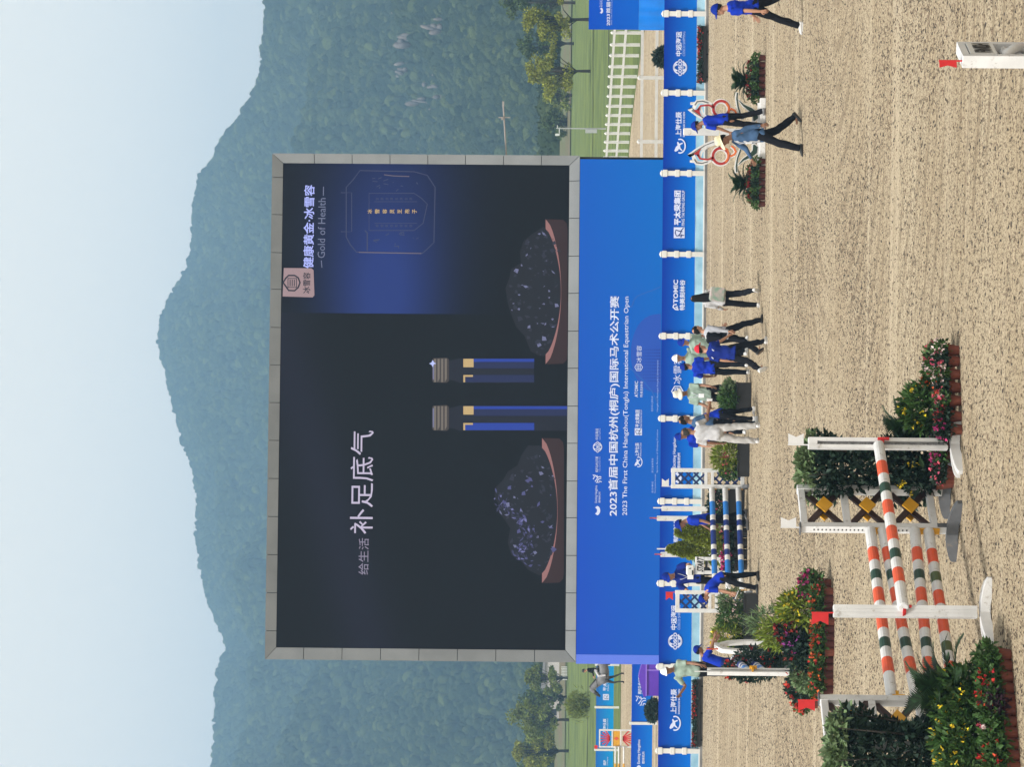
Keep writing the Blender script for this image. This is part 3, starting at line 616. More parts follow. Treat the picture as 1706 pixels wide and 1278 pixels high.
# the two plates with their heaps
pl_rim = E('lit_pink_rim', 176, 124, 120, .8); pl_body = E('lit_brown', 58, 34, 33, 0.8); pl_dark = E('lit_dark_heap', 22, 24, 34, 0.8)
hi1 = E('lit_violet_gleam', 92, 92, 146, 0.8); hi2 = E('lit_grey_gleam', 48, 50, 66, 0.8); hi3 = E('lit_white_gleam', 130, 132, 172, 0.8)
def plate(cy, hw, xr, sgn, peak, heap, tones, seed):
    # body
    body = [(xr - 33, cy + hw), (xr - 6, cy + hw - 1), (xr, cy + hw - 7), (xr + 1.5, cy + hw - 18), (xr + 1.5, cy - hw + 18), (xr, cy - hw + 7), (xr - 6, cy - hw + 1), (xr - 33, cy - hw)]
    flat(SCR, SW, body, pl_body, 0.036, name='picture')
    rim = [(xr - 35 + 26 * math.sin(math.pi * k / 24) ** 0.6, cy + hw - 2 * hw * k / 24) for k in range(25)]
    flat(SCR, SW, rim, pl_rim, 0.039, name='picture')
    inn = [(xr - 38 + 28.5 * math.sin(math.pi * k / 24) ** 0.62, cy + (hw - 13) - 2 * (hw - 13) * k / 24) for k in range(25)]
    flat(SCR, SW, inn + heap, pl_dark, 0.042, name='picture')
    g = random.Random(seed); mbs = [MB() for _ in tones]; P = [SW.loc(*p, 0) for p in heap + inn[:1]]
    for k in range(120):
        a = g.random(); j = min(int(a * (len(heap) - 1)), len(heap) - 2); f = a * (len(heap) - 1) - j
        tx = heap[j][0] * (1 - f) + heap[j + 1][0] * f; ty = heap[j][1] * (1 - f) + heap[j + 1][1] * f
        q = g.random() ** 1.5; px = tx + 3 + (xr - 14 - tx) * q * 0.9; py = ty + (cy - ty) * q * 0.3
        i = g.choice([0, 0, 1, 0, 2] if len(tones) == 3 else [0, 0, 1]); l = g.uniform(2, 11); an = g.uniform(-1.2, 1.2)
        dx, dy = l * math.cos(an), l * math.sin(an); w = g.uniform(0.5, 2.6)
        c = [(px, py), (px + dx * .5 - dy * w * .25, py + dy * .5 + dx * w * .25), (px + dx, py + dy), (px + dx * .5 + dy * w * .12, py + dy * .5 - dx * w * .12)]
        pp = [SW.loc(*z) for z in c]; mbs[i].add([(x, -0.046, z) for x, z in pp], [(0, 1, 2, 3)])
    for m_, tn in zip(mbs, tones):
        if m_.n: m_.build('picture', tn, SCR, kind='stuff')
plate(851, 121, 938, 1, 0, [(880, 742), (868, 760), (862, 776), (846, 786), (838, 800), (826, 812), (824, 830), (832, 842), (828, 850), (842, 868), (850, 880), (846, 905), (852, 925), (868, 935), (880, 950), (896, 958)], [hi2, hi1, hi3], 3)
plate(486, 121, 944, 1, 0, [(905, 378), (886, 390), (872, 402), (866, 420), (868, 438), (852, 448), (848, 465), (842, 480), (846, 505), (850, 520), (860, 545), (874, 560), (884, 585), (896, 592)], [hi2, hi3], 4)
gs = random.Random(11); path = [(832, 820), (830, 834), (836, 846), (850, 850), (862, 862), (872, 876), (878, 892), (868, 905), (860, 920), (872, 930)]; tones = [E('lit_violet_dim', 66, 66, 104, .8), hi1, hi2, E('lit_violet_bright', 128, 128, 186, .9)]; mbs = [MB() for _ in tones]
for k in range(150):
    a = gs.random() ** .9 * (len(path) - 1.01); j = int(a); f = a - j; px = path[j][0] * (1 - f) + path[j + 1][0] * f + gs.gauss(3, 6.5); py = path[j][1] * (1 - f) + path[j + 1][1] * f + gs.gauss(0, 5); an = math.atan2(path[j + 1][1] - path[j][1], path[j + 1][0] - path[j][0]) + gs.gauss(0, .5); l = gs.uniform(3, 10); w_ = gs.uniform(.6, 2.2)
    q = [SW.loc(px + math.cos(an + t_) * r_, py + math.sin(an + t_) * r_) for t_, r_ in ((0, l * .6), (1.2, w_), (2.2, w_ * 1.1), (3.14, l * .5), (-2.0, w_), (-1.0, w_ * .8))]; i = gs.choice([0, 0, 0, 1, 1, 2, 2, 3]); mbs[i].add([(x, -0.048 - .0015 * i, z_) for x, z_ in q], [tuple(range(6))])
for m_, tn in zip(mbs, tones): m_.build('picture', tn, SCR, kind='stuff')
# vials
capm = E('lit_metal_cap', 128, 118, 108); cap2 = E('lit_metal_cap_dark', 70, 62, 58); bl = E('lit_vial_blue', 34, 66, 170); bd = E('lit_vial_deep_blue', 28, 38, 84)
for y0, y1, e1 in ((596, 638, 890), (675, 718, 945)):
    flat(SCR, SW, [(722, y0 + 1), (744, y0), (748, y0 + 3), (748, y1 - 3), (744, y1), (722, y1 - 1), (720, y1 - 4), (720, y0 + 4)], cap2, 0.04, name='picture')
    for k in range(4): flat(SCR, SW, [(723 + k * 6, y0 + 2), (726.5 + k * 6, y0 + 2), (726.5 + k * 6, y1 - 1 - (k % 2) * 6), (723 + k * 6, y1 - 1)], capm, 0.045, name='picture')
    flat(SCR, SW, [(721, y0 + 6), (723, y0 + 5), (723, y1 - 5), (721, y1 - 6)], hi3, 0.05, name='picture')
    flat(SCR, SW, [(748, y0 + 5), (758, y0 + 3), (766, y0 + 1), (e1, y0 + 1), (e1, y1), (766, y1), (758, y1 - 3), (748, y1 - 5)], E('lit_glass', 19, 23, 40, .8), 0.038, name='picture')
    flat(SCR, SW, [(772, y0 + 2), (789, y0 + 2), (789, y0 + 16), (772, y0 + 16)], gold, 0.045, name='picture')
    flat(SCR, SW, [(789, y0 + 2), (e1, y0 + 2), (e1, y0 + 7), (789, y0 + 7)], bl, 0.045, name='picture'); flat(SCR, SW, [(789, y0 + 7), (e1, y0 + 7), (e1, y0 + 18), (789, y0 + 18)], bd, 0.045, name='picture')
    flat(SCR, SW, [(774, y1 - 13), (min(890, e1), y1 - 13), (min(890, e1), y1 - 1), (774, y1 - 1)], bl if y0 > 650 else bd, 0.044, name='picture')
    flat(SCR, SW, [(772, y1 - 13), (788, y1 - 13), (788, y1 - 10), (775, y1 - 10), (775, y1 - 1), (772, y1 - 1)], gold, 0.048, name='picture')
flat(SCR, SW, [(719, 604), (715, 606), (719, 608), (721, 612), (723, 607), (727, 606), (723, 604), (721, 600)], E('lit_star', 190, 200, 255, 1.1), 0.055, name='picture')
# thin boom reaching out past the frame
mb = MB(); p0 = SW.loc(844, 250); p1 = SW.loc(838, 170); mb.tube([(p0[0] - 0.4, 0.5, p0[1]), (p1[0], 0.5, p1[1])], 0.03, 6)
p2 = SW.loc(840, 192); mb.box((p2[0], 0.5, p2[1]), (0.035, 0.035, 0.45)); mb.box((p1[0], 0.5, p1[1]), (0.22, 0.07, 0.07)); mb.box((p2[0] - 0.05, 0.45, p2[1] + 0.08), (0.10, 0.08, 0.08)); mb.build('boom', mat('grey_tube', (0.3, 0.28, 0.27), 0.5), SCR)

# ------------------------------------------------------------------ blue board under the screen
BW = Wall(SW.world(0, 0, 0.45), SW.world(OW, 0, 0.45))
BOARD = thing('event_board', 'wide blue event board with white title lettering standing below the screen', 'board', BW.o, BW.yaw)
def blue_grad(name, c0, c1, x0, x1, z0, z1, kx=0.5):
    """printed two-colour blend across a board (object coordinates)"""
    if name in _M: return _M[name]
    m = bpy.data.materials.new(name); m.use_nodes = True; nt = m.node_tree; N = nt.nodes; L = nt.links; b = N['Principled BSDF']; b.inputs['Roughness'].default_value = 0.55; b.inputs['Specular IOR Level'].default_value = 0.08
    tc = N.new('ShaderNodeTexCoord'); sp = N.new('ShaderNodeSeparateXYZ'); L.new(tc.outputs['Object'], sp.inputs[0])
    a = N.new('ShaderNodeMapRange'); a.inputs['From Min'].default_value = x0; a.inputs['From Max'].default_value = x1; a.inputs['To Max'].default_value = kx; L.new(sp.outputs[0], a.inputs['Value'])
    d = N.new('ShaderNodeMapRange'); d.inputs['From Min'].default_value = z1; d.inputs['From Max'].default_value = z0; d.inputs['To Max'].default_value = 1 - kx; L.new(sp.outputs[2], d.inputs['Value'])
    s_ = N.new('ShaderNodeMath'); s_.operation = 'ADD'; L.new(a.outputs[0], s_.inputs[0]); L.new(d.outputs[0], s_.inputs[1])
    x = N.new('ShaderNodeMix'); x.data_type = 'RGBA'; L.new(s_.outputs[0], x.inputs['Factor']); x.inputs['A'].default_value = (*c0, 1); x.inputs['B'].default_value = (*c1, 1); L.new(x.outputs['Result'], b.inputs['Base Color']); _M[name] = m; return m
bxl = BW.loc(970, 1091)[0]; bxr = BW.loc(1000, 265)[0]; bzt = BW.loc(963.0, 700)[1]
bm_ = blue_grad('board_blue', (0.010, 0.058, 0.44), (0.0, 0.130, 0.48), bxl, bxr, 0, bzt, 0.45)
mb = MB(); mb.box(((bxl + bxr) / 2, 0.03, bzt / 2), (bxr - bxl, 0.06, bzt)); mb.build('board_face', bm_, BOARD)
mb = MB(); R = Matrix.Rotation(rad(-48), 3, 'Z'); w = 0.62; mb.add([(bxl - 0.002, 0, 0), (bxl - 0.002, 0, bzt), (bxl - 0.36, 0.42, bzt), (bxl - 0.36, 0.42, 0)], [(0, 1, 2, 3)]); mb.add([(bxl - 0.002, 0.06, 0), (bxl - 0.002, 0.06, bzt), (bxl - 0.36, 0.46, bzt), (bxl - 0.36, 0.46, 0)], [(3, 2, 1, 0)])
mb.build('return_panel', mat('board_blue_sunlit', (0.075, 0.14, 0.60), 0.55), BOARD)  # return turned to the sun, its lighter look painted into the blue
def bt(s, BL, TR, m=LETTER, bold=0.0): return wtext(BOARD, BW, s, BL, TR, m, 0.006, 0, bold)
bt('2023首届中国杭州(桐庐)国际马术公开赛', (1031, 860), (1016, 493), LETTER, 0.012)
bt('2023 The First China Hangzhou(Tonglu) International Equestrian Open', (1047, 859), (1039.5, 494), LETTER, 0.004)
def swoosh(parent, wall, cx, cy, r, m=LETTER, off=0.006, ox=0):
    o = arc(cx, cy, r * .75, r, 80, -80, 10); i = arc(cx - r * .45, cy, r * .55, r * .62, -80, 80, 10); return flat(parent, wall, o + i, m, off, ox, 'logo')
def horse_logo(parent, wall, cx, cy, r, m=LETTER, off=0.006, ox=0):
    mb = MB()
    for pts in ([(-.9, .1), (-.6, -.5), (-1, -.9), (-.5, -.8), (-.1, -.4)], [(-.5, .6), (-.1, .1), (.1, -.3), (-.1, -.8)], [(0, .9), (.1, .3), (.4, 0), (.9, -.1)], [(.3, .9), (.5, .5), (1, .7)], [(.1, -.3), (.5, -.5), (.9, -.4)], [(-.2, .9), (.1, .6)]):
        fline(mb, wall, [(cx + a * r, cy + b * r) for a, b in pts], 0.022 * r / 5, off, ox)
    return mb.build('logo', m, parent)
def globe_logo(parent, wall, cx, cy, r, m=LETTER, off=0.006, ox=0, words=True):
    mb = MB(); w = 0.028 * r / 6
    for a0, a1 in ((20, 160), (200, 340)): fline(mb, wall, arc(cx, cy, r, r, a0 + 90, a1 + 90), w, off, ox)
    for k in (0.55,): 
        for a0, a1 in ((25, 155), (205, 335)): fline(mb, wall, arc(cx, cy, r * .98, r * k, a0 + 90 - 0, a1 + 90, 12), w, off, ox)
    o = mb.build('logo', m, parent)
    if words: wtext(parent, wall, 'COSCO', (cx + .28 * r, cy + 1.35 * r), (cx - .28 * r, cy - 1.35 * r), m, off, ox, 0.03)
    if words: wtext(parent, wall, 'SHIPPING', (cx + .62 * r, cy + 1.1 * r), (cx + .38 * r, cy - 1.1 * r), m, off, ox, 0.01)
    return o
def oval_logo(parent, wall, cx, cy, r, m=LETTER, off=0.006, ox=0):
    mb = MB(); fline(mb, wall, arc(cx + .1 * r, cy, .85 * r, 1.15 * r, -110, 110, 20), 0.035 * r / 8, off, ox); mb.build('logo', m, parent)
    return flat(parent, wall, [(cx + a * r, cy + b * r) for a, b in ((-.85, .75), (-.7, .95), (-.25, .75), (-.1, .45), (.45, .85), (.5, .7), (.15, .3), (.1, -.15), (.55, -.4), (.5, -.6), (0, -.4), (-.25, -.75), (-.4, -.6), (-.3, -.15), (-.6, .15))], m, off + .001, ox, 'logo')
def square_logo(parent, wall, cx, cy, r, m=LETTER, off=0.006, ox=0, ink=None):
    flat(parent, wall, [(cx - r, cy + r), (cx + r, cy + r), (cx + r, cy - r), (cx - r, cy - r)], m, off, ox, 'logo'); mb = MB()
    for pts in ([(.9, .5), (-.5, .6), (-.75, 0), (-.6, -.5), (0, -.3), (.6, -.2)], [(-.2, .6), (.2, .2), (.4, -.4), (.8, -.9)], [(.3, .9), (.5, .3)]): fline(mb, wall, [(cx + a * r, cy + b * r) for a, b in pts], 0.03 * r / 8, off + .003, ox)
    return mb.build('logo', ink or DBLUE, parent)
def hex_logo(parent, wall, cx, cy, r, m=LETTER, off=0.006, ox=0):
    mb = MB(); fline(mb, wall, arc(cx, cy, r, r, 0, 300, 5), 0.03 * r / 8, off, ox, True)
    for k in (-.4, 0, .4): fline(mb, wall, [(cx + k * r, cy + .6 * r), (cx + k * r, cy - .6 * r)], 0.025 * r / 8, off, ox)
    fline(mb, wall, [(cx - .5 * r, cy + .5 * r), (cx + .5 * r, cy + .5 * r)], 0.02 * r / 8, off, ox); fline(mb, wall, [(cx - .5 * r, cy - .5 * r), (cx + .5 * r, cy - .5 * r)], 0.02 * r / 8, off, ox); return mb.build('logo', m, parent)
swoosh(BOARD, BW, 994, 851, 8); bt('Exciting Hangzhou', (996, 838), (991, 809)); bt('韵味杭州', (1000.5, 838), (997, 820))
horse_logo(BOARD, BW, 995, 798, 7.5); bt('桐庐马术公开赛', (997, 787), (992, 761)); bt('TONGLU EQUESTRIAN OPEN', (1000.5, 787), (998.6, 761), LETTER2)
globe_logo(BOARD, BW, 995.5, 745, 7, words=True); bt('中远海运', (997, 733), (992, 714)); bt('COSCO SHIPPING', (1000.5, 733), (998.5, 714), LETTER2)
oval_logo(BOARD, BW, 1063, 770, 7); bt('上海仕辰', (1065, 761), (1058, 738), LETTER, 0.01); bt('SHANGHAI SHI CHEN', (1068.5, 761), (1066.5, 738))
square_logo(BOARD, BW, 1063.5, 719.5, 6); bt('平太荣集团', (1065.5, 712), (1058.5, 683), LETTER, 0.015); bt('PING TAI RONG GROUP', (1069.5, 712), (1067, 683))
bt('ATOMIC', (1063, 662), (1057.5, 635), LETTER, 0.01); bt('特美刻林谷', (1071, 662), (1066.5, 635))
hex_logo(BOARD, BW, 1064, 612, 6.5); bt('冰雪容', (1069, 604), (1060.5, 576))
for s, a, b_, c_ in (('主办单位', 1088.5, 822, 802), ('China Equestrian Association', 1093, 822, 790), ('浙江省体育局', 1088.5, 788, 764), ('Sports Bureau of Zhejiang Province', 1096.5, 788, 716), ('杭州市人民政府', 1088, 686, 660), ("Hangzhou Municipal People's Government", 1097, 686, 600)):
    bt(s, (a, b_), (a - (3.0 if len(s) < 9 else 2.6), c_), LETTER2)
arch = [(1101, 655)] + [(1101 - 50 * math.sin(rad(k * 9)) ** 0.8, 655 - 66 + 66 * math.cos(rad(k * 9))) for k in range(1, 20)] + [(1101, 523)]
PRT = mat('print_darker_blue', (0.004, 0.062, 0.40), 0.55); flat(BOARD, BW, arch, PRT, 0.003, name='print')
mb = MB()
for i in range(14):
    for j in range(12):
        px = 1060 + i * 3; py = 640 - j * 5.2
        if (px - 1101) ** 2 / 48 ** 2 + (py - 600) ** 2 / 40 ** 2 < 0.95:
            x, z = BW.loc(px, py); r_ = 0.010 + 0.002 * i; mb.add([(x - r_, -.005, z), (x, -.005, z - r_), (x + r_, -.005, z), (x, -.005, z + r_)], [(0, 1, 2, 3)])
mb.build('print', mat('print_dots_blue', (0.0, 0.03, 0.28), 0.55), BOARD, kind='stuff')
PL_ = mat('print_line_blue', (0.004, 0.09, 0.42), 0.55); mb = MB(); fline(mb, BW, [(1047, 612), (1060, 622), (1073, 636), (1086, 652), (1096, 672)], 0.05, 0.004); mb.build('print', PL_, BOARD); mb = MB(); fline(mb, BW, [(1052, 512), (1056, 500), (1062, 493), (1072, 489), (1086, 484), (1100, 478)], 0.045, 0.004); mb.build('print', PL_, BOARD)

# ------------------------------------------------------------------ banner fence along the arena
PY = [1391, 1252, 1112, 973, 836, 698, 560.5, 424, 289, 155, 23, -109]
FW = Wall(gnd(1170, 1252), gnd(1180.5, 23))
FENCE = thing('banner_fence', 'long white post fence carrying blue sponsor banners along the arena edge', 'fence', FW.o, FW.yaw)
def fx(py): return FW.loc(1165 + (1252 - py) * 0.0065, py)[0]
PX = [fx(v) for v in PY]
bzt_ = FW.loc(1101, 700)[1]; bzm = FW.loc(1155.5, 700)[1]; rz = FW.loc(1170.3, 700)[1]
print('fence heights', bzt_, bzm, rz, 'len', FW.len, 'Y', FW.o.y)
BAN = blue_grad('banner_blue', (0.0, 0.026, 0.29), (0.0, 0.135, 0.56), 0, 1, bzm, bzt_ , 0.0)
SKIRT = mat('pale_blue_skirt', (0.24, 0.45, 0.60), 0.5, 0.15, 1.5, c2=(0.34, 0.55, 0.68))
pm = MB(); pm.box((0, 0, (bzt_ + .03) / 2 - 0.02), (0.16, 0.15, bzt_ + .03 + 0.04), 0, bev=0.012)
pm.box((0, 0, bzt_ + .045), (0.19, 0.18, 0.04), 0, bev=0.012); pm.rings([((0, 0, bzt_ + .066), (.08, 0, 0), (0, .08, 0)), ((0, 0, bzt_ + .10), (.02, 0, 0), (0, .02, 0))], 4)
for zz in (bzt_ - 0.07, bzt_ - 0.47, bzt_ - 0.87): pm.box((0, 0, zz), (0.225, 0.19, 0.15), 0, bev=0.008)
pmesh = pm.mesh('post', WHITE2)
for v in PX: link('post', pmesh, FENCE, (v, -0.02, 0))
REF = {}
for i in range(len(PX) - 1):
    a, b_ = PX[i] + 0.075, PX[i + 1] - 0.075
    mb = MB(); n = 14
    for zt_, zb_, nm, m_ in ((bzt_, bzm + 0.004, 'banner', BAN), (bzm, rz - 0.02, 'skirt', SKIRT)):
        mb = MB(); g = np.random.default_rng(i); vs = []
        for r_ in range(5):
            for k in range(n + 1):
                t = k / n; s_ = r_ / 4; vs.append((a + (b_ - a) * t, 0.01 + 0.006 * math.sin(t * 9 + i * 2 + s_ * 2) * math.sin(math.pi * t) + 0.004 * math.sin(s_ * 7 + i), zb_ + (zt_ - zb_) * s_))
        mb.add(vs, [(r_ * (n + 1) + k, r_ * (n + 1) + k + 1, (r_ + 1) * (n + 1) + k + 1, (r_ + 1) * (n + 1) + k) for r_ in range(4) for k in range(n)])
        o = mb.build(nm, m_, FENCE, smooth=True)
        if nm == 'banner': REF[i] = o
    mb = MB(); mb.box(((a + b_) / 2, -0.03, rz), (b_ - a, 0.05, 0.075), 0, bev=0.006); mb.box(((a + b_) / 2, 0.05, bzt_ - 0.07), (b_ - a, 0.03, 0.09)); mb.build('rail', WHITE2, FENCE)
# lettering: laid out once for one panel of each sponsor, reused with an offset
def sponsor(i, ref, items):
    ox = PX[ref] - PX[i]; p = REF[i]
    for it in items:
        if it[0] == 't': wtext(p, FW, it[1], it[2], it[3], it[4] if len(it) > 4 else LETTER, 0.006, ox, it[5] if len(it) > 5 else 0.0)
        else: it[0](p, FW, it[1], it[2], it[3], LETTER, 0.006, ox)
def arch_logo(parent, wall, cx, cy, r, m=LETTER, off=0.006, ox=0):
    mb = MB(); fline(mb, wall, [(cx + r * .9, cy + r), (cx - r * .2, cy + r * .85), (cx - r * .95, cy + r * .1), (cx - r * .7, cy - r * .6), (cx + r * .3, cy - r * .8)], 0.045, off, ox); fline(mb, wall, [(cx + r * .7, cy + r * .5), (cx - r * .1, cy + r * .2), (cx + r * .6, cy - r * .1)], 0.045, off, ox); return mb.build('logo', m, parent)
cosco = [(globe_logo, 1133, 112, 10.5), ('t', '中远海运', (1135.5, 93), (1126, 52), LETTER, 0.02), ('t', 'COSCO SHIPPING', (1141.5, 93), (1137.5, 52), LETTER2, 0.005)]
shi = [(oval_logo, 1132, 243, 10), ('t', '上海仕辰', (1135.5, 227), (1125.5, 186), LETTER, 0.02), ('t', 'SHANGHAI SHI CHEN', (1141, 228), (1138, 186), LETTER, 0.01)]
ping = [(square_logo, 1131.5, 387.5, 9), ('t', '平太荣集团', (1134, 375), (1123, 317), LETTER, 0.03), ('t', 'PING TAI RONG GROUP', (1140.5, 376), (1136, 317), LETTER, 0.01)]
atom = [('t', 'TOMIC', (1129.5, 505), (1122, 466), LETTER, 0.02), ('t', '特美刻林谷', (1141, 517), (1132.5, 466), LETTER, 0.02), (arch_logo, 1126, 511, 5)]
ice = [(hex_logo, 1128.5, 652, 9.5), ('t', '冰雪容', (1135, 640), (1122, 592), LETTER, 0.0)]
exc = [(swoosh, 1128, 796, 10), ('t', 'Exciting Hangzhou', (1127, 780), (1121, 729), LETTER, 0.008), ('t', '韵味杭州', (1133.5, 780), (1128.5, 755), LETTER, 0.01)]
tong = [(horse_logo, 1124, 918, 10), ('t', '桐庐马术公开赛', (1130, 904), (1122, 860), LETTER, 0.02)]
for i, ref, it in ((9, 9, cosco), (8, 8, shi), (7, 7, ping), (6, 6, atom), (5, 5, ice), (4, 4, exc), (3, 3, tong), (2, 9, cosco), (1, 8, shi), (0, 7, ping), (10, 4, exc)): sponsor(i, ref, it)
mb = MB(); L_ = PX[-1] - PX[0]; mb.box(((PX[0] + PX[-1]) / 2, 0.38, 0.035), (L_ + 4, 1.0, 0.10), 0, bev=.01); kb = mb.build('added_grey_strip', mat('strip_grey', (0.17, 0.165, 0.16), 0.9, 0.2, 2), None, kind='structure'); kb.location = FW.o; kb.rotation_euler = (0, 0, FW.yaw)  # added strip that draws the grey band under the bottom rail
# ------------------------------------------------------------------ second arena behind: boards, rails, jump
def zg(p): return float(ZT(p.y))
def onland(px, py, lo=100, hi=430):
    """where the ray meets the rising land behind the arena"""
    for _ in range(50):
        m = (lo + hi) / 2; p = at(px, py, m)
        if p.z < float(ZT(m)): hi = m
        else: lo = m
    return at(px, py, lo)
def board_row(name, label, p0, p1, py_list, ztop, zbot, zpost, contents, grad, postw=0.12):
    w = Wall(p0, p1); zb = float(ZT(p0.y)); t = thing(name, label, 'fence', Vector((w.o.x, w.o.y, zb)), w.yaw)
    xs_ = [w.loc(ztop[1], v)[0] for v in py_list]
    zt_ = w.loc(*ztop)[1] - zb; zbt = w.loc(*zbot)[1] - zb
    for i in range(len(xs_) - 1):
        mb = MB(); mb.box(((xs_[i] + xs_[i + 1]) / 2, 0.0, (zt_ + zbt) / 2), (xs_[i + 1] - xs_[i] - postw - 0.02, 0.04, zt_ - zbt)); mb.build('banner', grad, t)
    pm = MB(); pm.box((0, 0, (zt_ + zpost) / 2 - 0.15), (postw, postw, zt_ + zpost + 0.3), 0, bev=0.01); me = pm.mesh('post', WHITE2)
    for x in xs_: link('post', me, t, (x, 0, 0))
    for it in contents:
        q = [w.loc(*it[1]), w.loc(*it[2])]
        lettering(t, it[0], q[0][0], q[0][1] - zb, q[1][0], q[1][1] - zb, -0.03, LETTER, it[3] if len(it) > 3 else 0.0)
    return t, w, zb
pA = onland(1093.5, 1270); pA2 = onland(1095.5, 1110)
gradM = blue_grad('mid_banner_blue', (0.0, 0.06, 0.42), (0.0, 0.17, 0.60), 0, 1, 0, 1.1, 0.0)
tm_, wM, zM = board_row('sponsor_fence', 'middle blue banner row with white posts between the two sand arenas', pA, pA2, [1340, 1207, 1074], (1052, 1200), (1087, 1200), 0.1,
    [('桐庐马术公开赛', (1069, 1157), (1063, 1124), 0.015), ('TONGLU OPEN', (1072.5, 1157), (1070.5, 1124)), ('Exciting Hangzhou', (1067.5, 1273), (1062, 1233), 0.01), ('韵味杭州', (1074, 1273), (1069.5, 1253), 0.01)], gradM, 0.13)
class Shift:
    def __init__(s, w, z): s.w = w; s.z = z
    def loc(s, px, py, off=0): x, zz = s.w.loc(px, py, off); return x, zz - s.z
horse_logo(tm_, Shift(wM, zM), 1068, 1168, 9, LETTER, 0.03); swoosh(tm_, Shift(wM, zM), 1063, 1283, 8, LETTER, 0.03)
pB = onland(1031.5, 1270); pB2 = onland(1033, 1100)
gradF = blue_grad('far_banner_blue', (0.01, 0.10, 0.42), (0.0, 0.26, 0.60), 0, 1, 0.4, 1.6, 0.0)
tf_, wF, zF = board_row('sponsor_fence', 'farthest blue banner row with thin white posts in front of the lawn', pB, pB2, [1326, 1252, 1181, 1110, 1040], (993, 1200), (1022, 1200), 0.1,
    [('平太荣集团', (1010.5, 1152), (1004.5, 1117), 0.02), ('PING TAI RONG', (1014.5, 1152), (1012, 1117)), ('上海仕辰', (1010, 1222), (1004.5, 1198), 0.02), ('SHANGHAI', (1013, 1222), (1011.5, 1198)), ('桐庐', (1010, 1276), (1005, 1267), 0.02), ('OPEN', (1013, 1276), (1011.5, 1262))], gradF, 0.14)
square_logo(tf_, Shift(wF, zF), 1009.5, 1162, 5, LETTER, 0.03)
# purple house-shaped box and clipped bush in front of the middle boards
p = onland(1096, 1134); t = thing('purple_box', 'purple house-shaped box standing before the middle banner row', 'jump filler', Vector((p.x, p.y - 1.5, 0)), 0)
PURP = mat('purple_paint', (0.10, 0.03, 0.42), 0.5, 0.05, 3); PURP2 = mat('violet_trim', (0.24, 0.14, 0.62), 0.5)
w = Wall(Vector((p.x - 3, p.y - 1.5, 0)), Vector((p.x + 3, p.y - 1.5, 0)))
l, r, zt_, ze = w.loc(1080, 1160)[0] - 3, w.loc(1080, 1095)[0] - 3, w.loc(1064.5, 1125)[1], w.loc(1076, 1125)[1]
mb = MB(); mb.box(((l + r) / 2, 0.4, ze / 2), (r - l, 0.8, ze)); mb.build('box', PURP, t)
mb = MB(); mb.prism([(l - .05, ze), (r, ze), (r, ze + .1), (l + .95, zt_), (l + .8, zt_), (l - .05, ze + .1)], -0.04, 0.85); mb.build('roof', PURP, t)
mb = MB(); mb.box(((l + r) / 2, -0.03, ze - .02), (r - l, 0.05, 0.06)); mb.box((w.loc(1080, 1117)[0] - 3, -0.02, ze / 2), (0.06, 0.04, ze)); mb.build('trim', PURP2, t)
def bush(label, p, r, n, m, size=0.16, name='clipped_bush', pot=None, shell=0.8, z0=0.0, group=None, blossom=None, cat='bush', asp=0.5):
    t = thing(name, label, cat, p, 0, group)
    P, d = blob_pts(n, (0, 0, z0 + r[2]), r, shell=shell); P[:, 2] = np.maximum(P[:, 2], 0.03)
    link('foliage', leaves(P, size, asp, d * 0.8, 0.1, m), t)
    mb = MB(); mb.tube([(0, 0, 0), (0, 0, z0 + r[2])], [0.05, 0.02], 6)
    for k in range(5): a = k * 1.26; mb.tube([(0, 0, (z0 + r[2]) * .4), (r[0] * .6 * math.cos(a), r[1] * .6 * math.sin(a), z0 + r[2] * 1.3)], [0.025, 0.008], 5)
    mb.build('stems', BARK, t)
    if blossom:
        P, d = blob_pts(blossom[1], (0, 0, z0 + r[2]), [q * 1.03 for q in r], shell=0.95); P = P[d[:, 2] > blossom[3]]; d = d[d[:, 2] > blossom[3]]
        link('blossoms', leaves(P, blossom[2], 0.9, d, 0, blossom[0]), t)
    return t
q = onland(1097, 1177); bush('dark clipped bush standing beside the purple house-shaped box', Vector((q.x, q.y - 2, 0)), (0.52, 0.5, 0.33), 1700, L_DARK, 0.14, shell=.55)
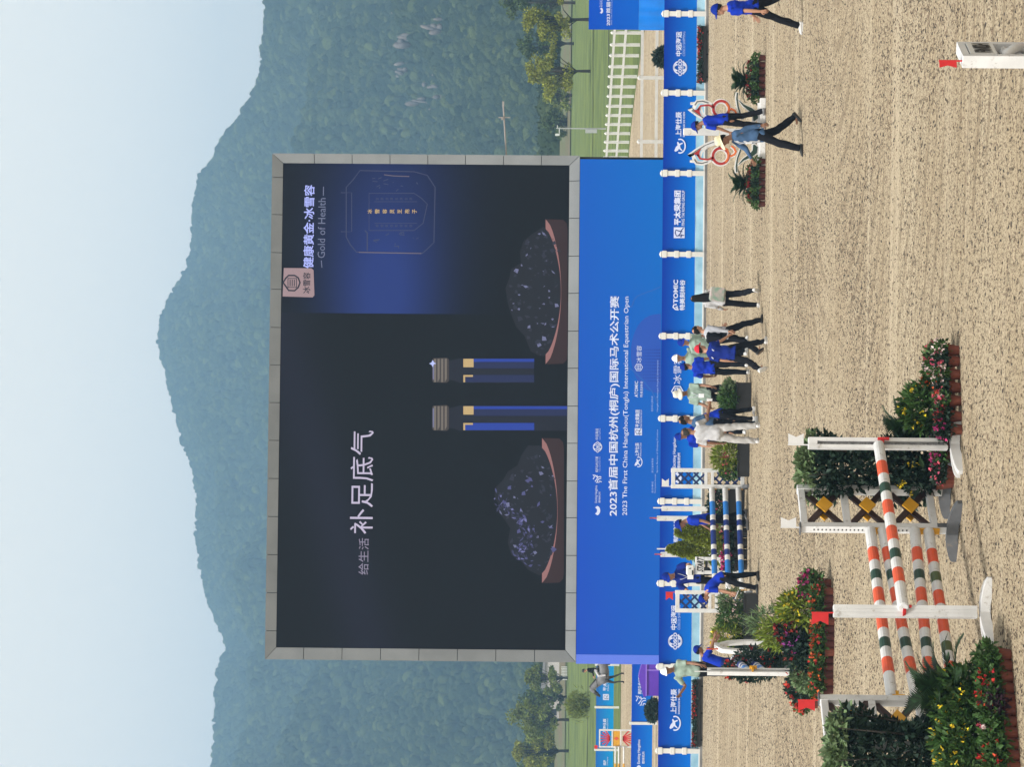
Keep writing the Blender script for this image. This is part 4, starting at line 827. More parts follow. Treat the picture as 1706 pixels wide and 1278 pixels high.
# jump wing with red sun-ray panels and yellow and white poles
def back_jump():
    p = onland(1050, 1232); p = Vector((p.x, 160, float(ZT(160)))); w = Wall(Vector((p.x - 3, 160, 0)), Vector((p.x + 3, 160, 0)))
    t = thing('jump_wing', 'white framed wing with red ray panels and a yellow panel behind the middle banners', 'jump wing', p)
    l, r = w.loc(1010, 1245)[0] - 3, w.loc(1010, 1217)[0] - 3; z = lambda v: w.loc(v, 1230)[1] - p.z
    mb = MB()
    for x in (l, r): mb.box((x, 0, z(998) / 2), (0.08, 0.09, z(998)))
    for v in (999, 1020, 1034, 1062): mb.box(((l + r) / 2, 0, z(v)), (r - l - 0.08, 0.08, 0.07))
    mb.build('frame', WHITE, t)
    mb = MB(); mb.box(((l + r) / 2, 0.0, (z(1020) + z(1034)) / 2), (r - l - .09, 0.03, z(1020) - z(1034) - .08)); mb.build('panel', YELLOW, t)
    mb = MB(); c = ((l + r) / 2, (z(1020) + z(1034)) / 2); mb.prism([(c[0] - .1, c[1]), (c[0], c[1] - .14), (c[0] + .1, c[1]), (c[0], c[1] + .14)], -.03, -.02); mb.build('panel_mark', ORANGE, t)
    c = ((l + r) / 2, z(1018))
    for k in range(7): a = rad(25 + k * 21.6); mb = MB(); mb.bar((c[0] + .08 * math.cos(a), 0, c[1] + .05), (c[0] + .46 * math.cos(a), 0, c[1] + .08 + .52 * math.sin(a)), 0.03, 0.06); mb.build('ray', RED, t)
    c = ((l + r) / 2, z(1036))
    for k in range(7): a = rad(-25 - k * 21.6); mb = MB(); mb.bar((c[0] + .08 * math.cos(a), 0, c[1] - .05), (c[0] + .46 * math.cos(a), 0, c[1] - .05 + .8 * math.sin(a)), 0.03, 0.06); mb.build('ray', RED, t)
    mb = MB(); mb.box((l - 0.02, 0, z(993)), (0.2, 0.01, 0.16)); mb.tube([(l, 0, z(998)), (l, 0, z(990))], 0.012, 5); mb.build('flag', RED, t)
    for i, v in enumerate((1025.5, 1031, 1039.5)):
        zz = z(v); mb = MB(); x1 = l + 0.03; L_ = 3.5; seg = [(0, .9, 0), (.9, 1.5, 1), (1.5, 2.0, 0), (2.0, 2.6, 1), (2.6, 3.5, 0)]
        for a, b_, c in seg: mb.tube([(x1 - a, -0.1 , zz + p.z), (x1 - b_, -0.1, zz + p.z)], 0.05, 8, c)
        o = mb.build('jump_pole', [WHITE, YELLOW]); o.location = (p.x, 160, 0); o['label'] = ('highest', 'middle', 'lowest')[i] + ' white and yellow pole hung beside the red-rayed wing'; o['category'] = 'pole'; o['group'] = 'yellow and white poles in the far arena'
back_jump()
# right: post and rail fences, second blue board
def rail_fence(name, label, w, xs_, posth, rails, pw, z0, slope=None):
    t = thing(name, label, 'fence', Vector((w.o.x, w.o.y, 0)), w.yaw)
    pm = MB(); pm.box((0, 0, posth / 2 - .1), (pw, pw, posth + .2), 0, bev=0.01); pm.rings([((0, 0, posth), (pw * .7, 0, 0), (0, pw * .7, 0)), ((0, 0, posth + .05), (pw * .7, 0, 0), (0, pw * .7, 0)), ((0, 0, posth + .12), (.01, 0, 0), (0, .01, 0))], 4)
    me = pm.mesh('post', WHITE2); zf = lambda x: z0 + (slope or 0) * x
    for x in xs_: link('post', me, t, (x, 0, zf(x)))
    for i in range(len(xs_) - 1):
        for h in rails:
            mb = MB(); a, b_ = xs_[i] + pw / 2, xs_[i + 1] - pw / 2; mb.bar((a, 0, zf(a) + h), (b_, 0, zf(b_) + h), 0.04, 0.125); mb.build('rail', WHITE2, t)
    return t
p0 = at(1062, 53, 160); p1 = at(1044, 262, 181); w = Wall(p1, p0)
pyl = [289, 276, 262.5, 251, 236.5, 222, 207, 192, 176.5, 160, 144, 127, 110.5, 92, 74, 54, 34, 14]
rail_fence('paddock_fence', 'white post and rail fence slanting along the edge of the green lawn', w, [w.loc(1045, v)[0] for v in pyl], 1.32, (1.22, 0.62), 0.14, p1.z, (p0.z - p1.z) / w.len)
w = Wall(Vector((3, 131, 0)), Vector((22, 131, 0)))
rail_fence('post_rail_fence', 'low white two-rail fence on the sand behind the sponsor banners', w, [w.loc(1070, v)[0] for v in (343, 235.6, 129, 22, -85)], 1.36, (1.27, 0.63), 0.15, 0.0)
w = Wall(at(1060, 49, 125), at(1062, -240, 123)); t = thing('event_board', 'smaller blue event board with a draped base at the right edge', 'board', w.o, w.yaw)
zt_ = w.loc(981, 25)[1]; zm_ = w.loc(1064, 30)[1]
mb = MB(); mb.box((w.len / 2, 0.05, (zt_ + zm_) / 2), (w.len, 0.1, zt_ - zm_)); mb.build('board_face', blue_grad('side_board_blue', (0.0, 0.06, 0.46), (0.0, 0.12, 0.56), 0, 8, zm_, zt_, .3), t)
mb = MB(); n = 90; vs = []
for k in range(n + 1):
    x = w.len * k / n
    for zz, am in ((zm_, .02), (zm_ * .6, .07), (0, .10)): vs.append((x, -0.05 - am * (0.5 + 0.5 * math.sin(k * 1.1 + math.sin(k * .7))), zz))
mb.add(vs, [(k * 3 + j, (k + 1) * 3 + j, (k + 1) * 3 + j + 1, k * 3 + j + 1) for k in range(n) for j in range(2)]); mb.build('drape', mat('bright_blue_cloth', (0.0, 0.19, 0.72), 0.45, 0.08, 2), t, smooth=True)
mb = MB(); mb.box((w.len / 2, 0.5, zm_ / 2), (w.len - .2, 0.8, zm_ - .02)); mb.build('stand', BLACK, t)
wtext(t, w, '2023首届中国', (1016.5, 42), (1010.5, -18), LETTER, .01, 0, 0.015); wtext(t, w, '2023 The First China Hangzhou', (1020.5, 41), (1018, -18), LETTER2, .01)
wtext(t, w, 'Exciting Hangzhou', (1001, 11), (999, -14), LETTER, .01); wtext(t, w, '韵味杭州', (1003.5, 11), (1001.5, -4), LETTER, .01); swoosh(t, w, 1001, 17, 5, LETTER, 0.01)
q = gnd(1112, 94); bush('round dark bush on the sand behind the globe-logo banner at right', Vector((q.x * 124 / q.y, 124, 0)), (0.42, 0.42, 0.45), 1700, L_DARK, 0.14, z0=0.1, shell=.55)

# ------------------------------------------------------------------ grey horse, hind part hidden by the board
def voxel(mb, name, mats, vox, sm_it=3, parent=None, wr=0.0, wf=9.0, seed=0, fac=0.5, extra=None):
    me0 = mb.mesh('tmp', mats); o = bpy.data.objects.new('tmp', me0); COL.objects.link(o)
    r = o.modifiers.new('r', 'REMESH'); r.mode = 'VOXEL'; r.voxel_size = vox; r.use_smooth_shade = True
    if sm_it: s = o.modifiers.new('s', 'SMOOTH'); s.factor = fac; s.iterations = sm_it
    dg = bpy.context.evaluated_depsgraph_get(); dg.update(); me = bpy.data.meshes.new_from_object(o.evaluated_get(dg)); bpy.data.objects.remove(o); bpy.data.meshes.remove(me0)
    me.name = name; me.materials.clear()
    for m in (mats if isinstance(mats, (list, tuple)) else [mats]): me.materials.append(m)
    if wr:
        n = len(me.vertices); co = np.empty(n * 3); no = np.empty(n * 3); me.vertices.foreach_get('co', co); me.vertices.foreach_get('normal', no); co = co.reshape(-1, 3); no = no.reshape(-1, 3)
        g = np.random.default_rng(seed); h = np.zeros(n)
        for k in range(7):
            d = g.normal(size=3) * np.array([1, 1, 0.55]); d *= wf * (0.5 + 1.2 * g.random()) / np.linalg.norm(d) * 3; h += np.sin(co @ d + g.random() * 6.3 + 1.3 * np.sin(co @ (d[[1, 2, 0]] * 0.4)))
        co = co + no * (h / 4 * wr)[:, None]; me.vertices.foreach_set('co', co.ravel())
    me.polygons.foreach_set('use_smooth', np.ones(len(me.polygons), dtype=bool)); me.update()
    return me
def horse(p, rotz, label):
    """faces local +x"""
    t = thing('horse', label, 'horse', p, rotz); GR = mat('grey_horse_coat', (0.14, 0.14, 0.148), 0.6, 0.2, 3); DK = mat('dark_horse_coat', (0.025, 0.023, 0.024), 0.6)
    mb = MB(); Rg = lambda x, z, a, b, ty=0.0: ((x, 0, z), (b * math.sin(ty), 0, b * math.cos(ty)), (0, a, 0))
    mb.rings([Rg(-.85, 1.25, .08, .10), Rg(-.80, 1.25, .2, .22), Rg(-.6, 1.26, .28, .30), Rg(-.3, 1.22, .27, .29), Rg(0, 1.18, .27, .31), Rg(.3, 1.2, .26, .34), Rg(.55, 1.22, .23, .33), Rg(.72, 1.22, .15, .22), Rg(.78, 1.22, .05, .08)], 16)
    mb.rings([((.5, 0, 1.28), (-.16, 0, .22), (0, .16, 0)), ((.72, 0, 1.5), (-.17, 0, .13), (0, .12, 0)), ((.92, 0, 1.72), (-.14, 0, .09), (0, .09, 0)), ((1.06, 0, 1.86), (-.10, 0, .07), (0, .08, 0))], 12)
    mb.rings([((1.0, 0, 1.9), (.07, 0, .07), (0, .07, 0)), ((1.1, 0, 1.85), (.1, 0, .1), (0, .1, 0)), ((1.25, 0, 1.68), (.08, 0, .08), (0, .085, 0)), ((1.4, 0, 1.5), (.055, 0, .06), (0, .06, 0)), ((1.48, 0, 1.41), (.05, 0, .05), (0, .055, 0)), ((1.5, 0, 1.38), (.02, 0, .02), (0, .03, 0))], 12)
    for s in (-1, 1): mb.tube([(1.03, s * .05, 1.92), (1.05, s * .07, 2.06)], [.035, .008], 6)
    link('body', voxel(mb, 'body', GR, 0.028, 3), t)
    def leg(pts, rs): 
        b = MB(); b.tube(pts, rs, 9); return b
    L_ = [([(.5, .14, 1.1), (.58, .14, .92), (.66, .14, .58), (.60, .14, .32), (.60, .14, .10), (.64, .14, .0)], [.13, .10, .058, .042, .045, .06]), ([(.5, -.14, 1.1), (.45, -.14, .9), (.36, -.14, .56), (.25, -.14, .3), (.17, -.14, .13), (.2, -.14, .03)], [.13, .10, .058, .042, .045, .055]),
          ([(-.6, .15, 1.15), (-.48, .15, .9), (-.72, .15, .56), (-.66, .15, .3), (-.62, .15, .1), (-.57, .15, 0)], [.2, .14, .065, .045, .046, .06]), ([(-.6, -.15, 1.15), (-.6, -.15, .88), (-.92, -.15, .6), (-.96, -.15, .32), (-.98, -.15, .12), (-.93, -.15, .03)], [.2, .14, .065, .045, .046, .06])]
    for pts, rs in L_: link('leg', leg(pts, rs).mesh('leg', DK, True), t)
    b = MB(); b.rings([((1.16, 0, 1.78), (.085, 0, .075), (0, .09, 0)), ((1.3, 0, 1.62), (.085, 0, .075), (0, .08, 0)), ((1.42, 0, 1.49), (.066, 0, .066), (0, .066, 0)), ((1.51, 0, 1.37), (.04, 0, .04), (0, .05, 0))], 12); link('muzzle', b.mesh('muzzle', DK, True), t)
    b = MB(); b.bar((.98, 0, 1.96), (.52, 0, 1.60), .05, .12); b.tube([(-.85, 0, 1.35), (-1.0, 0, 1.15), (-1.03, 0, .7)], [.05, .08, .02], 7); link('mane_and_tail', b.mesh('mane_and_tail', DK, True), t)
    b = MB(); b.rings([((-.3, 0, 1.50), (0, .2, 0), (0, 0, .05)), ((0, 0, 1.515), (0, .25, -.0), (0, 0, .05)), ((.25, 0, 1.53), (0, .16, 0), (0, 0, .06))], 10); link('saddle', b.mesh('saddle', BLACK, True), t)
    b = MB(); b.tube([(1.44, .07, 1.46), (1.0, .13, 1.5), (.42, .1, 1.62)], .012, 4); b.tube([(1.44, -.07, 1.46), (1.0, -.13, 1.5), (.42, -.1, 1.62)], .012, 4); link('reins', b.mesh('reins', BLACK), t)
    return t
hp = onland(1040, 1128); hp = Vector((hp.x, hp.y, zg(hp)))

# ------------------------------------------------------------------ trees
def tree(label, base, H, W, leafmat, name='leafy_tree', group=None, n=2600, trunk=0.22, seed=0, lean=0.0, size=0.30, bottom=0.3, clumps=26, deep=0.6):
    g = np.random.default_rng(seed + 100); t = thing(name, label, 'tree', base, 0, group); h0 = H * bottom
    mb = MB(); top = Vector((lean * H, 0, H * .75)); mb.tube([(0, 0, -.2), (lean * H * .2, 0.05, h0 * .6), (lean * H * .5, 0, h0 + .2), top], [trunk, trunk * .8, trunk * .62, 0.03], 8)
    cs = []
    for i in range(clumps):
        a = g.random() * 6.28; q = math.sqrt(g.random()); zz = h0 + (H - h0) * (0.08 + 0.9 * g.random() ** 0.8); prof = math.sin(math.pi * min(1, 0.18 + 0.80 * (zz - h0) / (H - h0))) ** 0.7
        c = Vector((lean * zz + W / 2 * q * prof * (.85 + .35 * g.random()) * math.cos(a), W / 2 * deep * 1.4 * q * prof * math.sin(a), zz - .2)); cs.append(c)
        s0 = Vector((lean * h0, 0, h0 * (0.7 + 0.5 * g.random()))); mb.tube([s0, s0.lerp(c, .5) + Vector((0, 0, .25)), c], [trunk * .35, trunk * .2, .02], 5)
    mb.build('trunk', BARK if seed % 2 else DBARK, t, smooth=True)
    Ps = []; Ds = []
    for c in cs:
        r = W * (0.055 + 0.125 * g.random() ** 1.3); P, d = blob_pts(n // clumps, c, (r * 1.25, r * 1.15, r * .8), g, 0.35); Ps.append(P); Ds.append(d)
    P = np.concatenate(Ps); d = np.concatenate(Ds); d[:, 2] += 0.1
    link('crown', leaves(P, size, 0.62, d * .7, 0.25, leafmat, rng=g), t); return t
def place_tree(label, px, py, top, width, lm, **k):
    b = onland(px, py) if px > 952 else None
    if b is None or b.y > 400: b = at(px, py, k.pop('Y', 395)); b.z = zg(b)
    else: k.pop('Y', 0); b.z = zg(b)
    H = (CAM.z + (VH - top + (1278 - py - 639) * .0087) * b.y / FPX) - b.z
    return tree(label, b, H, width * b.y / FPX, lm, **k)
GT = 'trees beyond the lawn'
place_tree('yellow-green young tree with one thin trunk on the lawn left of the slanting post', 985, 118, 876, 76, L_TREE3, group=GT, n=3600, seed=1, bottom=.27, trunk=.16, size=.26)
place_tree('olive-green tree half hidden behind the top of the smaller blue board', 990, 32, 872, 62, L_TREE3, group=GT, n=3400, seed=2, bottom=.30, trunk=.18, size=.26)
place_tree('dark tree with drooping sprays rising at the far right edge', 960, 4, 834, 72, L_TREE2, group=GT, n=3000, seed=3, bottom=.25, Y=330, size=.4)
place_tree('deep green rounded tree between the two yellow-green lawn trees', 957, 72, 862, 62, L_TREE2, group=GT, n=3400, seed=4, bottom=.16, Y=392, size=.34)
place_tree('low bushy tree right of the lamp post at the lawn edge', 950, 158, 905, 46, L_TREE, group=GT, n=1500, seed=5, bottom=.12, Y=398, size=.34)
place_tree('small dark tree just behind the lamp post', 948, 205, 903, 44, L_TREE2, group=GT, n=1500, seed=6, bottom=.08, Y=410, size=.36)
place_tree('big spreading yellow-green tree at the left with forked dark limbs', 950, 1200, 846, 66, L_TREE, group=GT, n=4200, seed=7, bottom=.2, Y=380, clumps=34, size=.32)
place_tree('tall yellow-green tree cut by the left edge of the view', 950, 1252, 853, 62, L_TREE3, group=GT, n=4200, seed=8, bottom=.2, Y=384, clumps=34, size=.32)
place_tree('grey-green tree rising just left of the screen frame', 948, 1130, 872, 46, L_TREE, group=GT, n=2600, seed=9, bottom=.12, Y=392, size=.32)
place_tree('dark low tree between the screen frame and the big spreading tree', 948, 1162, 893, 34, L_TREE2, group=GT, n=1600, seed=10, bottom=.1, Y=400, size=.32)
place_tree('dim grey-green tree farther back beyond the left trees', 938, 1180, 866, 90, L_TREE2, group=GT, n=2400, seed=11, bottom=.2, Y=430, size=.45)
place_tree('dim tree farther back behind the tree cut by the left edge', 938, 1266, 868, 70, L_TREE2, group=GT, n=2400, seed=12, bottom=.2, Y=432, size=.45)
b = onland(984, 1176); b.z = zg(b); t = thing('willow_shrub', 'feathery upright shrub alone on the lawn left of the grey horse', 'shrub', b)
P = RNG.normal(size=(2200, 3)) * [0.62, .5, 0]; P[:, 2] = RNG.random(2200) ** 0.8 * 2.1 * (1 - 0.25 * np.abs(P[:, 0])); P[:, :2] *= (0.6 + 0.25 * P[:, 2:3])
link('foliage', leaves(P, .42, .14, np.tile([[0, 0, 2.0]], (2200, 1)), 0, L_TREE), t)
mb = MB()
for k in range(9): a = k * .7; mb.tube([(.1 * math.cos(a), .1 * math.sin(a), 0), (.5 * math.cos(a), .4 * math.sin(a), 1.6)], [.03, .008], 5)
mb.build('stems', BARK, t)
for i, (px, py, wd, ht) in enumerate(((938, 1134, 5.5, 2.2), (937, 1158, 4.0, 2.4), (938, 1182, 3.4, 2.0))):
    b = at(px + 8, py, 418); b.z = zg(b) + .6; t = thing('low_shed', ('pale low shed nearest the screen beyond the left trees', 'pale low shed, middle of three beyond the left trees', 'pale low shed farthest left behind the big spreading tree')[i], 'shed', b, .1 * i)
    mb = MB(); mb.box((0, 0, ht / 2), (wd, 3, ht)); mb.build('wall', mat('pale_render', (0.45, 0.42, 0.40), .8, .1, .5), t)
    mb = MB(); mb.prism([(-wd / 2 - .2, ht), (wd / 2 + .2, ht), (wd / 2 + .1, ht + .25), (0, ht + .55), (-wd / 2 - .1, ht + .25)], -1.7, 1.7); mb.build('roof', mat('grey_roof', (.22, .22, .23), .8), t)
    mb = MB(); mb.box((-.6, -1.51, ht * .5), (.9, .04, .8)); mb.build('window', BLACK, t)
b = onland(1010, 214); b.z = zg(b); t = thing('lamp_post', 'slim grey lamp post with short crossarms on the lawn edge', 'lamp post', b)
hh = CAM.z + (VH - 926 + 375 * .0087) * b.y / FPX - b.z; mb = MB(); mb.tube([(0, 0, 0), (0, 0, hh)], [.06, .04], 8); mb.build('pole', mat('grey_steel', (.42, .43, .44), .4, metal=.3), t)
mb = MB(); mb.box((-.25, 0, hh - .25), (.6, .06, .06)); mb.box((-.5, 0, hh - .1), (.16, .14, .34)); mb.box((.12, 0, hh - .1), (.25, .05, .05)); mb.build('lamp_head', mat('pale_steel', (.6, .61, .62), .4), t)
mb = MB(); mb.box((-.2, 0, hh * .3), (.3, .2, .9)); mb.build('cabinet', mat('grey_steel', (0, 0, 0)), t)
for i in range(9):
    b = at(949, 1112 + i * 2.6, 398); b.z = zg(b); mb = MB(); mb.box((0, 0, .35), (.12, .12, 1.0), 0, bev=.02); o = mb.build('marker_post', WHITE2); o.location = b; o['label'] = 'short white marker post in the row beyond the lawn'; o['category'] = 'post'; o['group'] = 'white marker posts beyond the lawn'
# ------------------------------------------------------------------ foreground oxer
def shade_wall(pxy, d): 
    p = gnd(*pxy); return Wall(p, p + d)
ALONG = Vector((0.577, 0.816, 0)).normalized(); ACROSS = Vector((ALONG.y, -ALONG.x, 0))
def flag_mesh(w, h, dirn=-1, notch=0.32):
    b = MB(); b.prism([(0, 0), (dirn * w, 0), (dirn * w * (1 - notch), h / 2), (dirn * w, h), (0, h)] if dirn > 0 else [(0, h), (dirn * w, h), (dirn * w * (1 - notch), h / 2), (dirn * w, 0), (0, 0)], -.006, .006); return b
def add_flag(t, x, ztop, m, w=.16, h=.20, dirn=-1, yaw=0.0, y=0.0):
    b = MB(); b.tube([(0, 0, -.04), (0, 0, .06 + h)], .009, 6); o = b.build('flag_stick', WHITE if m == WHITE else RED, t); o.location = (x, y, ztop)
    f = flag_mesh(w, h, dirn).build('flag', m, t); f.location = (x, y, ztop + .055); f.rotation_euler = (0, 0, yaw)
def foot(c, L, w, h, along_y=True):
    """a long low foot, thick in the middle and cut away to its tips"""
    b = MB(); prof = [(-L / 2, 0), (-L / 2, h * .38), (-L * .47, h * .52), (-L * .40, h * .68), (-L * .30, h * .84), (-L * .18, h * .96), (-L * .1, h), (L * .1, h), (L * .18, h * .96), (L * .30, h * .84), (L * .40, h * .68), (L * .47, h * .52), (L / 2, h * .38), (L / 2, 0), (L * .2, 0), (L * .12, h * .1), (-L * .12, h * .1), (-L * .2, 0)]
    b.prism(prof, -w / 2, w / 2); R = Matrix.Rotation(rad(90), 3, 'Z') if along_y else Matrix.Identity(3); b.v = [tuple(R @ Vector(v) + Vector(c)) for v in b.v]; return b
def wing_x(label, o, yaw, W=0.86, H=1.92, zb=0.30, flagm=WHITE, pins=True):
    """wing with three cross-braced panels; local x leads away from the poles"""
    t = thing('jump_wing', label, 'jump wing', o, yaw); s = .085
    b = MB(); b.box((s / 2, 0, (H + .13) / 2), (s, .10, H - .13), 0, bev=.006); b.build('upright', WHITE, t)
    b = MB(); b.box((W - s / 2, 0, (H + .13) / 2), (s, .10, H - .13), 0, bev=.006); b.build('upright', WHITE, t)
    n = 3; zs = [zb + (H - .05 - zb) * k / n for k in range(n + 1)]
    for z in zs: b = MB(); b.box((W / 2, 0, z), (W - 2 * s, .085, .085), 0, bev=.006); b.build('rail', WHITE, t)
    for k in range(n):
        z0, z1 = zs[k] + .043, zs[k + 1] - .043; c = ((s + W - s) / 2, (z0 + z1) / 2)
        for a, e in (((s, z0), (W - s, z1)), ((s, z1), (W - s, z0))):
            b = MB(); dy = .018 if e[1] == z1 else -.018; b.bar((a[0], dy, a[1]), (e[0], dy, e[1]), .034, .055, 0, (0, 1, 0)) if False else b.bar((a[0], dy, a[1]), (e[0], dy, e[1]), .034, .075); b.build('brace', BROWN, t)
        for y in (-.075, .055):
            b = MB(); b.prism([(c[0] - .16, c[1]), (c[0], c[1] - .105), (c[0] + .16, c[1]), (c[0], c[1] + .105)], y, y + .02); b.build('diamond', YELLOW, t)
    for x in (s / 2, W - s / 2):
        f = foot((x + (-.052 if x < W / 2 else .052), 0, 0), .92, .07, .16); f.build('foot', GREYP, t)
        b = MB(); b.box((x, 0, .19), (.07, .12, .16)); b.build('bracket', GREYP, t)
    b = MB()
    for k in range(26): b.box((-.0015, 0, .55 + k * .05), (.004, .022, .016))
    b.build('keyhole_track', INK, t)
    b = MB(); b.box((.02, 0, H + .008), (.12, .12, .016)); b.build('top_plate', GREYP, t)
    add_flag(t, s / 2, H, flagm, .125, .19, 1 if flagm == WHITE else -1, .15 - yaw)
    return t
def cup(t, x, z, m=YELLOW, y=-.0):
    b = MB(); b.rings([((x - .06, y, z - .055), (.05, 0, 0), (0, .045, 0)), ((x - .06, y, z - .02), (.065, 0, 0), (0, .05, 0))], 8); b.box((x - .012, y, z - .05), (.03, .08, .14)); b.build('jump_cup', m, t)
wr = gnd(1598, 885); yaw_a = math.atan2(ALONG.y, ALONG.x)
WR = wing_x('white jump wing with three ochre diamonds and grey feet, right of the striped poles', wr, yaw_a, H=(1594 - 1331) * wr.y / FPX)
wl = gnd(1652, 1166); 
WL = wing_x('white jump wing with ochre diamonds behind the big dark shrub, red flag on top', wl, yaw_a + math.pi, H=(1652 - 1366) * wl.y / FPX, flagm=RED)
def single_post(label, o, yaw, H, flagm, track=True):
    t = thing('jump_upright', label, 'jump upright', o, yaw)
    b = MB(); b.box((-.045, 0, H / 2 + .08), (.045, .11, H - .16), 0, bev=.004); b.box((.045, 0, H / 2 + .08), (.045, .11, H - .16), 0, bev=.004); b.box((0, .035, H / 2 + .08), (.06, .02, H - .16)); b.box((0, 0, H - .06), (.09, .10, .11), 0, bev=.004); b.build('post', WHITE, t)
    if not track: b = MB(); b.box((0, -.045, H / 2 + .07), (.043, .015, H - .19)); b.build('face_board', WHITE, t)
    b = MB(); b.box((0, .02, H / 2 + .05), (.04, .012, H - .3)); b.build('keyhole_track', mat('galvanised_track', (.30, .30, .31), .5, .3, 40), t)
    for a in (-19, 19):
        f = foot((0, 0, 0), .82, .085, .125 + a * .0002, False); R = Matrix.Rotation(rad(a), 3, 'Z'); f.v = [tuple(R @ Vector(v)) for v in f.v]
        f.build('foot', WHITE, t)
    add_flag(t, -.02, H, flagm, .14, .19, 1 if flagm == WHITE else -1, .1 - yaw); return t
pr = gnd(1600, 741); PR = single_post('white single upright with white flag and curved feet, right end of the front pole', pr, 0.25, (1592 - 1339) * pr.y / FPX, WHITE)
pl = gnd(1651, 1021); PL = single_post('white single upright with red flag and curved feet, left end of the front pole', pl, 0.25, (1647 - 1385) * pl.y / FPX, RED, False)
BANDS = [(128, 0), (82, 1), (59, 0), (55, 2), (55, 0), (82, 1), (78, 0), (82, 1), (55, 0), (55, 2), (59, 0), (82, 1), (128, 0)]
def striped_pole(label, a, b_, bands, mats, r=.05, group='striped poles of the front jump', cat='pole'):
    o = (a + b_) / 2; tot = sum(q for q, _ in bands); mb = MB(); s = 0; a0, b0 = a - o, b_ - o; n = 14
    d = (b0 - a0).normalized()
    mb.rings([(a0 - d * .012, d.orthogonal() * r * .8, d.cross(d.orthogonal()) * r * .8), (a0, d.orthogonal() * r, d.cross(d.orthogonal()) * r)], n, bands[0][1])
    for q, m in bands:
        p0 = a0.lerp(b0, s / tot); s += q; p1 = a0.lerp(b0, s / tot)
        u = d.orthogonal(); v = d.cross(u); k = mb.n; vs = []
        for p in (p0, p1): vs += [p + (u * math.cos(2 * math.pi * i / n) + v * math.sin(2 * math.pi * i / n)) * r for i in range(n)]
        mb.add(vs, [(i, (i + 1) % n, n + (i + 1) % n, n + i) for i in range(n)], m)
    mb.rings([(b0, d.orthogonal() * r, d.cross(d.orthogonal()) * r), (b0 + d * .012, d.orthogonal() * r * .8, d.cross(d.orthogonal()) * r * .8)], n, bands[-1][1])
    me = mb.mesh('jump_pole', mats, False)
    ob = link('jump_pole', me, None, o, 0, label, cat, group)
    return ob
def hangp(px, py, ref, dx=0): return at(px, py, ref.y + dx)
PM = [WHITE, ORANGE, DGREEN]; PM2 = [WHITE, ORANGE, OLIVE]
n_r = wr - ALONG * .06; n_l = wl + ALONG * .06
striped_pole('long orange, white and green pole resting on the two single white uprights, the front rail', at(1464, 741, pr.y - .09), at(1505, 1012, pl.y - .09), BANDS, PM, .052)
cup(PR, .06, at(1464, 741, pr.y).z, RED, -.06); cup(PL, .06, at(1500, 1014, pl.y).z, RED, -.06)
for lab, a, b_, mm in (('orange, white and green back pole, topmost in the winged part', (1450, 884), (1486, 1163), PM), ('orange, white and green back pole just behind the front rail, second from top', (1471, 884), (1527, 1163), PM), ('orange, white and green back pole, second from the ground', (1524, 884), (1552, 1163), PM), ('orange, white and olive back pole, lowest, ending behind the yellow flowers', (1547, 886), (1592, 1172), PM2)):
    A = at(*a, n_r.y); B = at(*b_, n_l.y); striped_pole(lab, A, B, BANDS, mm, .052)
    cup(WR, 0.0, A.z - .02, YELLOW); cup(WL, 0.0, B.z - .02, YELLOW)

# ------------------------------------------------------------------ plants in pots
def potted(label, p, pot=(.12, .2), potm=TERRA, r=(.2, .18, .14), n=260, lm=L_MID, ls=.09, bl=None, group=None, z=0.0, name='potted_flower', cat='potted flower', asp=.5):
    t = thing(name, label, cat, p, random.random() * 6, group); R, h = pot
    b = MB(); b.lathe([(R * .74, 0), (R * .95, h * .86), (R * 1.06, h * .86), (R * 1.08, h), (R * .92, h), (R * .9, h * .9), (.01, h * .88)], 14); b.build('pot', potm, t, smooth=False)
    P, d = blob_pts(n, (0, 0, h + r[2] * .75), r, shell=.45); P[:, 2] = np.maximum(P[:, 2], h * .55)
    link('foliage', leaves(P, ls, asp, d * .8, .1, lm), t)
    if bl:
        for m_, k, s_ in bl:
            P, d = blob_pts(k * 3, (0, 0, h + r[2] * .8), [q * 1.05 for q in r], shell=.92); q = d[:, 2] > -.15; P = P[q][:k]; d = d[q][:k]
            # each bloom is a little whorl of petals
            P2 = np.repeat(P, 5, 0) + RNG.normal(size=(len(P) * 5, 3)) * s_ * .25; link('blossoms', leaves(P2, s_, .85, np.repeat(d, 5, 0) * .8, 0, m_), t)
    return t
# low row before the right upright
G1 = 'terracotta pots of the right flower row'
seq = [(584, L_MID, F_WHT), (602, L_MID, F_PINK), (624, L_MID, F_WHT), (646, L_DARK, F_ORG), (668, L_MID, F_PINK), (694, L_MID, F_DKR), (716, L_DARK, F_MAG), (738, L_DARK, F_MAG), (762, L_MID, F_MAG), (786, L_MID, F_PINK)]
names1 = ['pale pink, far right end', 'deep pink, second from the right end', 'white and pink, third from the right end', 'orange-red, behind the others near the yellow bush', 'rose pink, below the yellow bush', 'dark red, beside the upright foot', 'magenta, right behind the white upright foot', 'magenta, hidden behind the white upright', 'bright magenta between upright and wing', 'pink, nearest the grey wing foot']
for i, (py, lm, fm) in enumerate(seq):
    p = gnd(1597.5 + (py - 580) * .035 - (9 if py > 720 else 0), py); h = .145
    potted('terracotta pot of low flowers: ' + names1[i], p, (.082, h), TERRA, (.13, .13, .10), 260, L_DARK if i % 2 else lm, .07, [(fm, 17, .036)] + ([(F_WHT, 6, .028)] if i in (1, 2, 4) else []), G1)
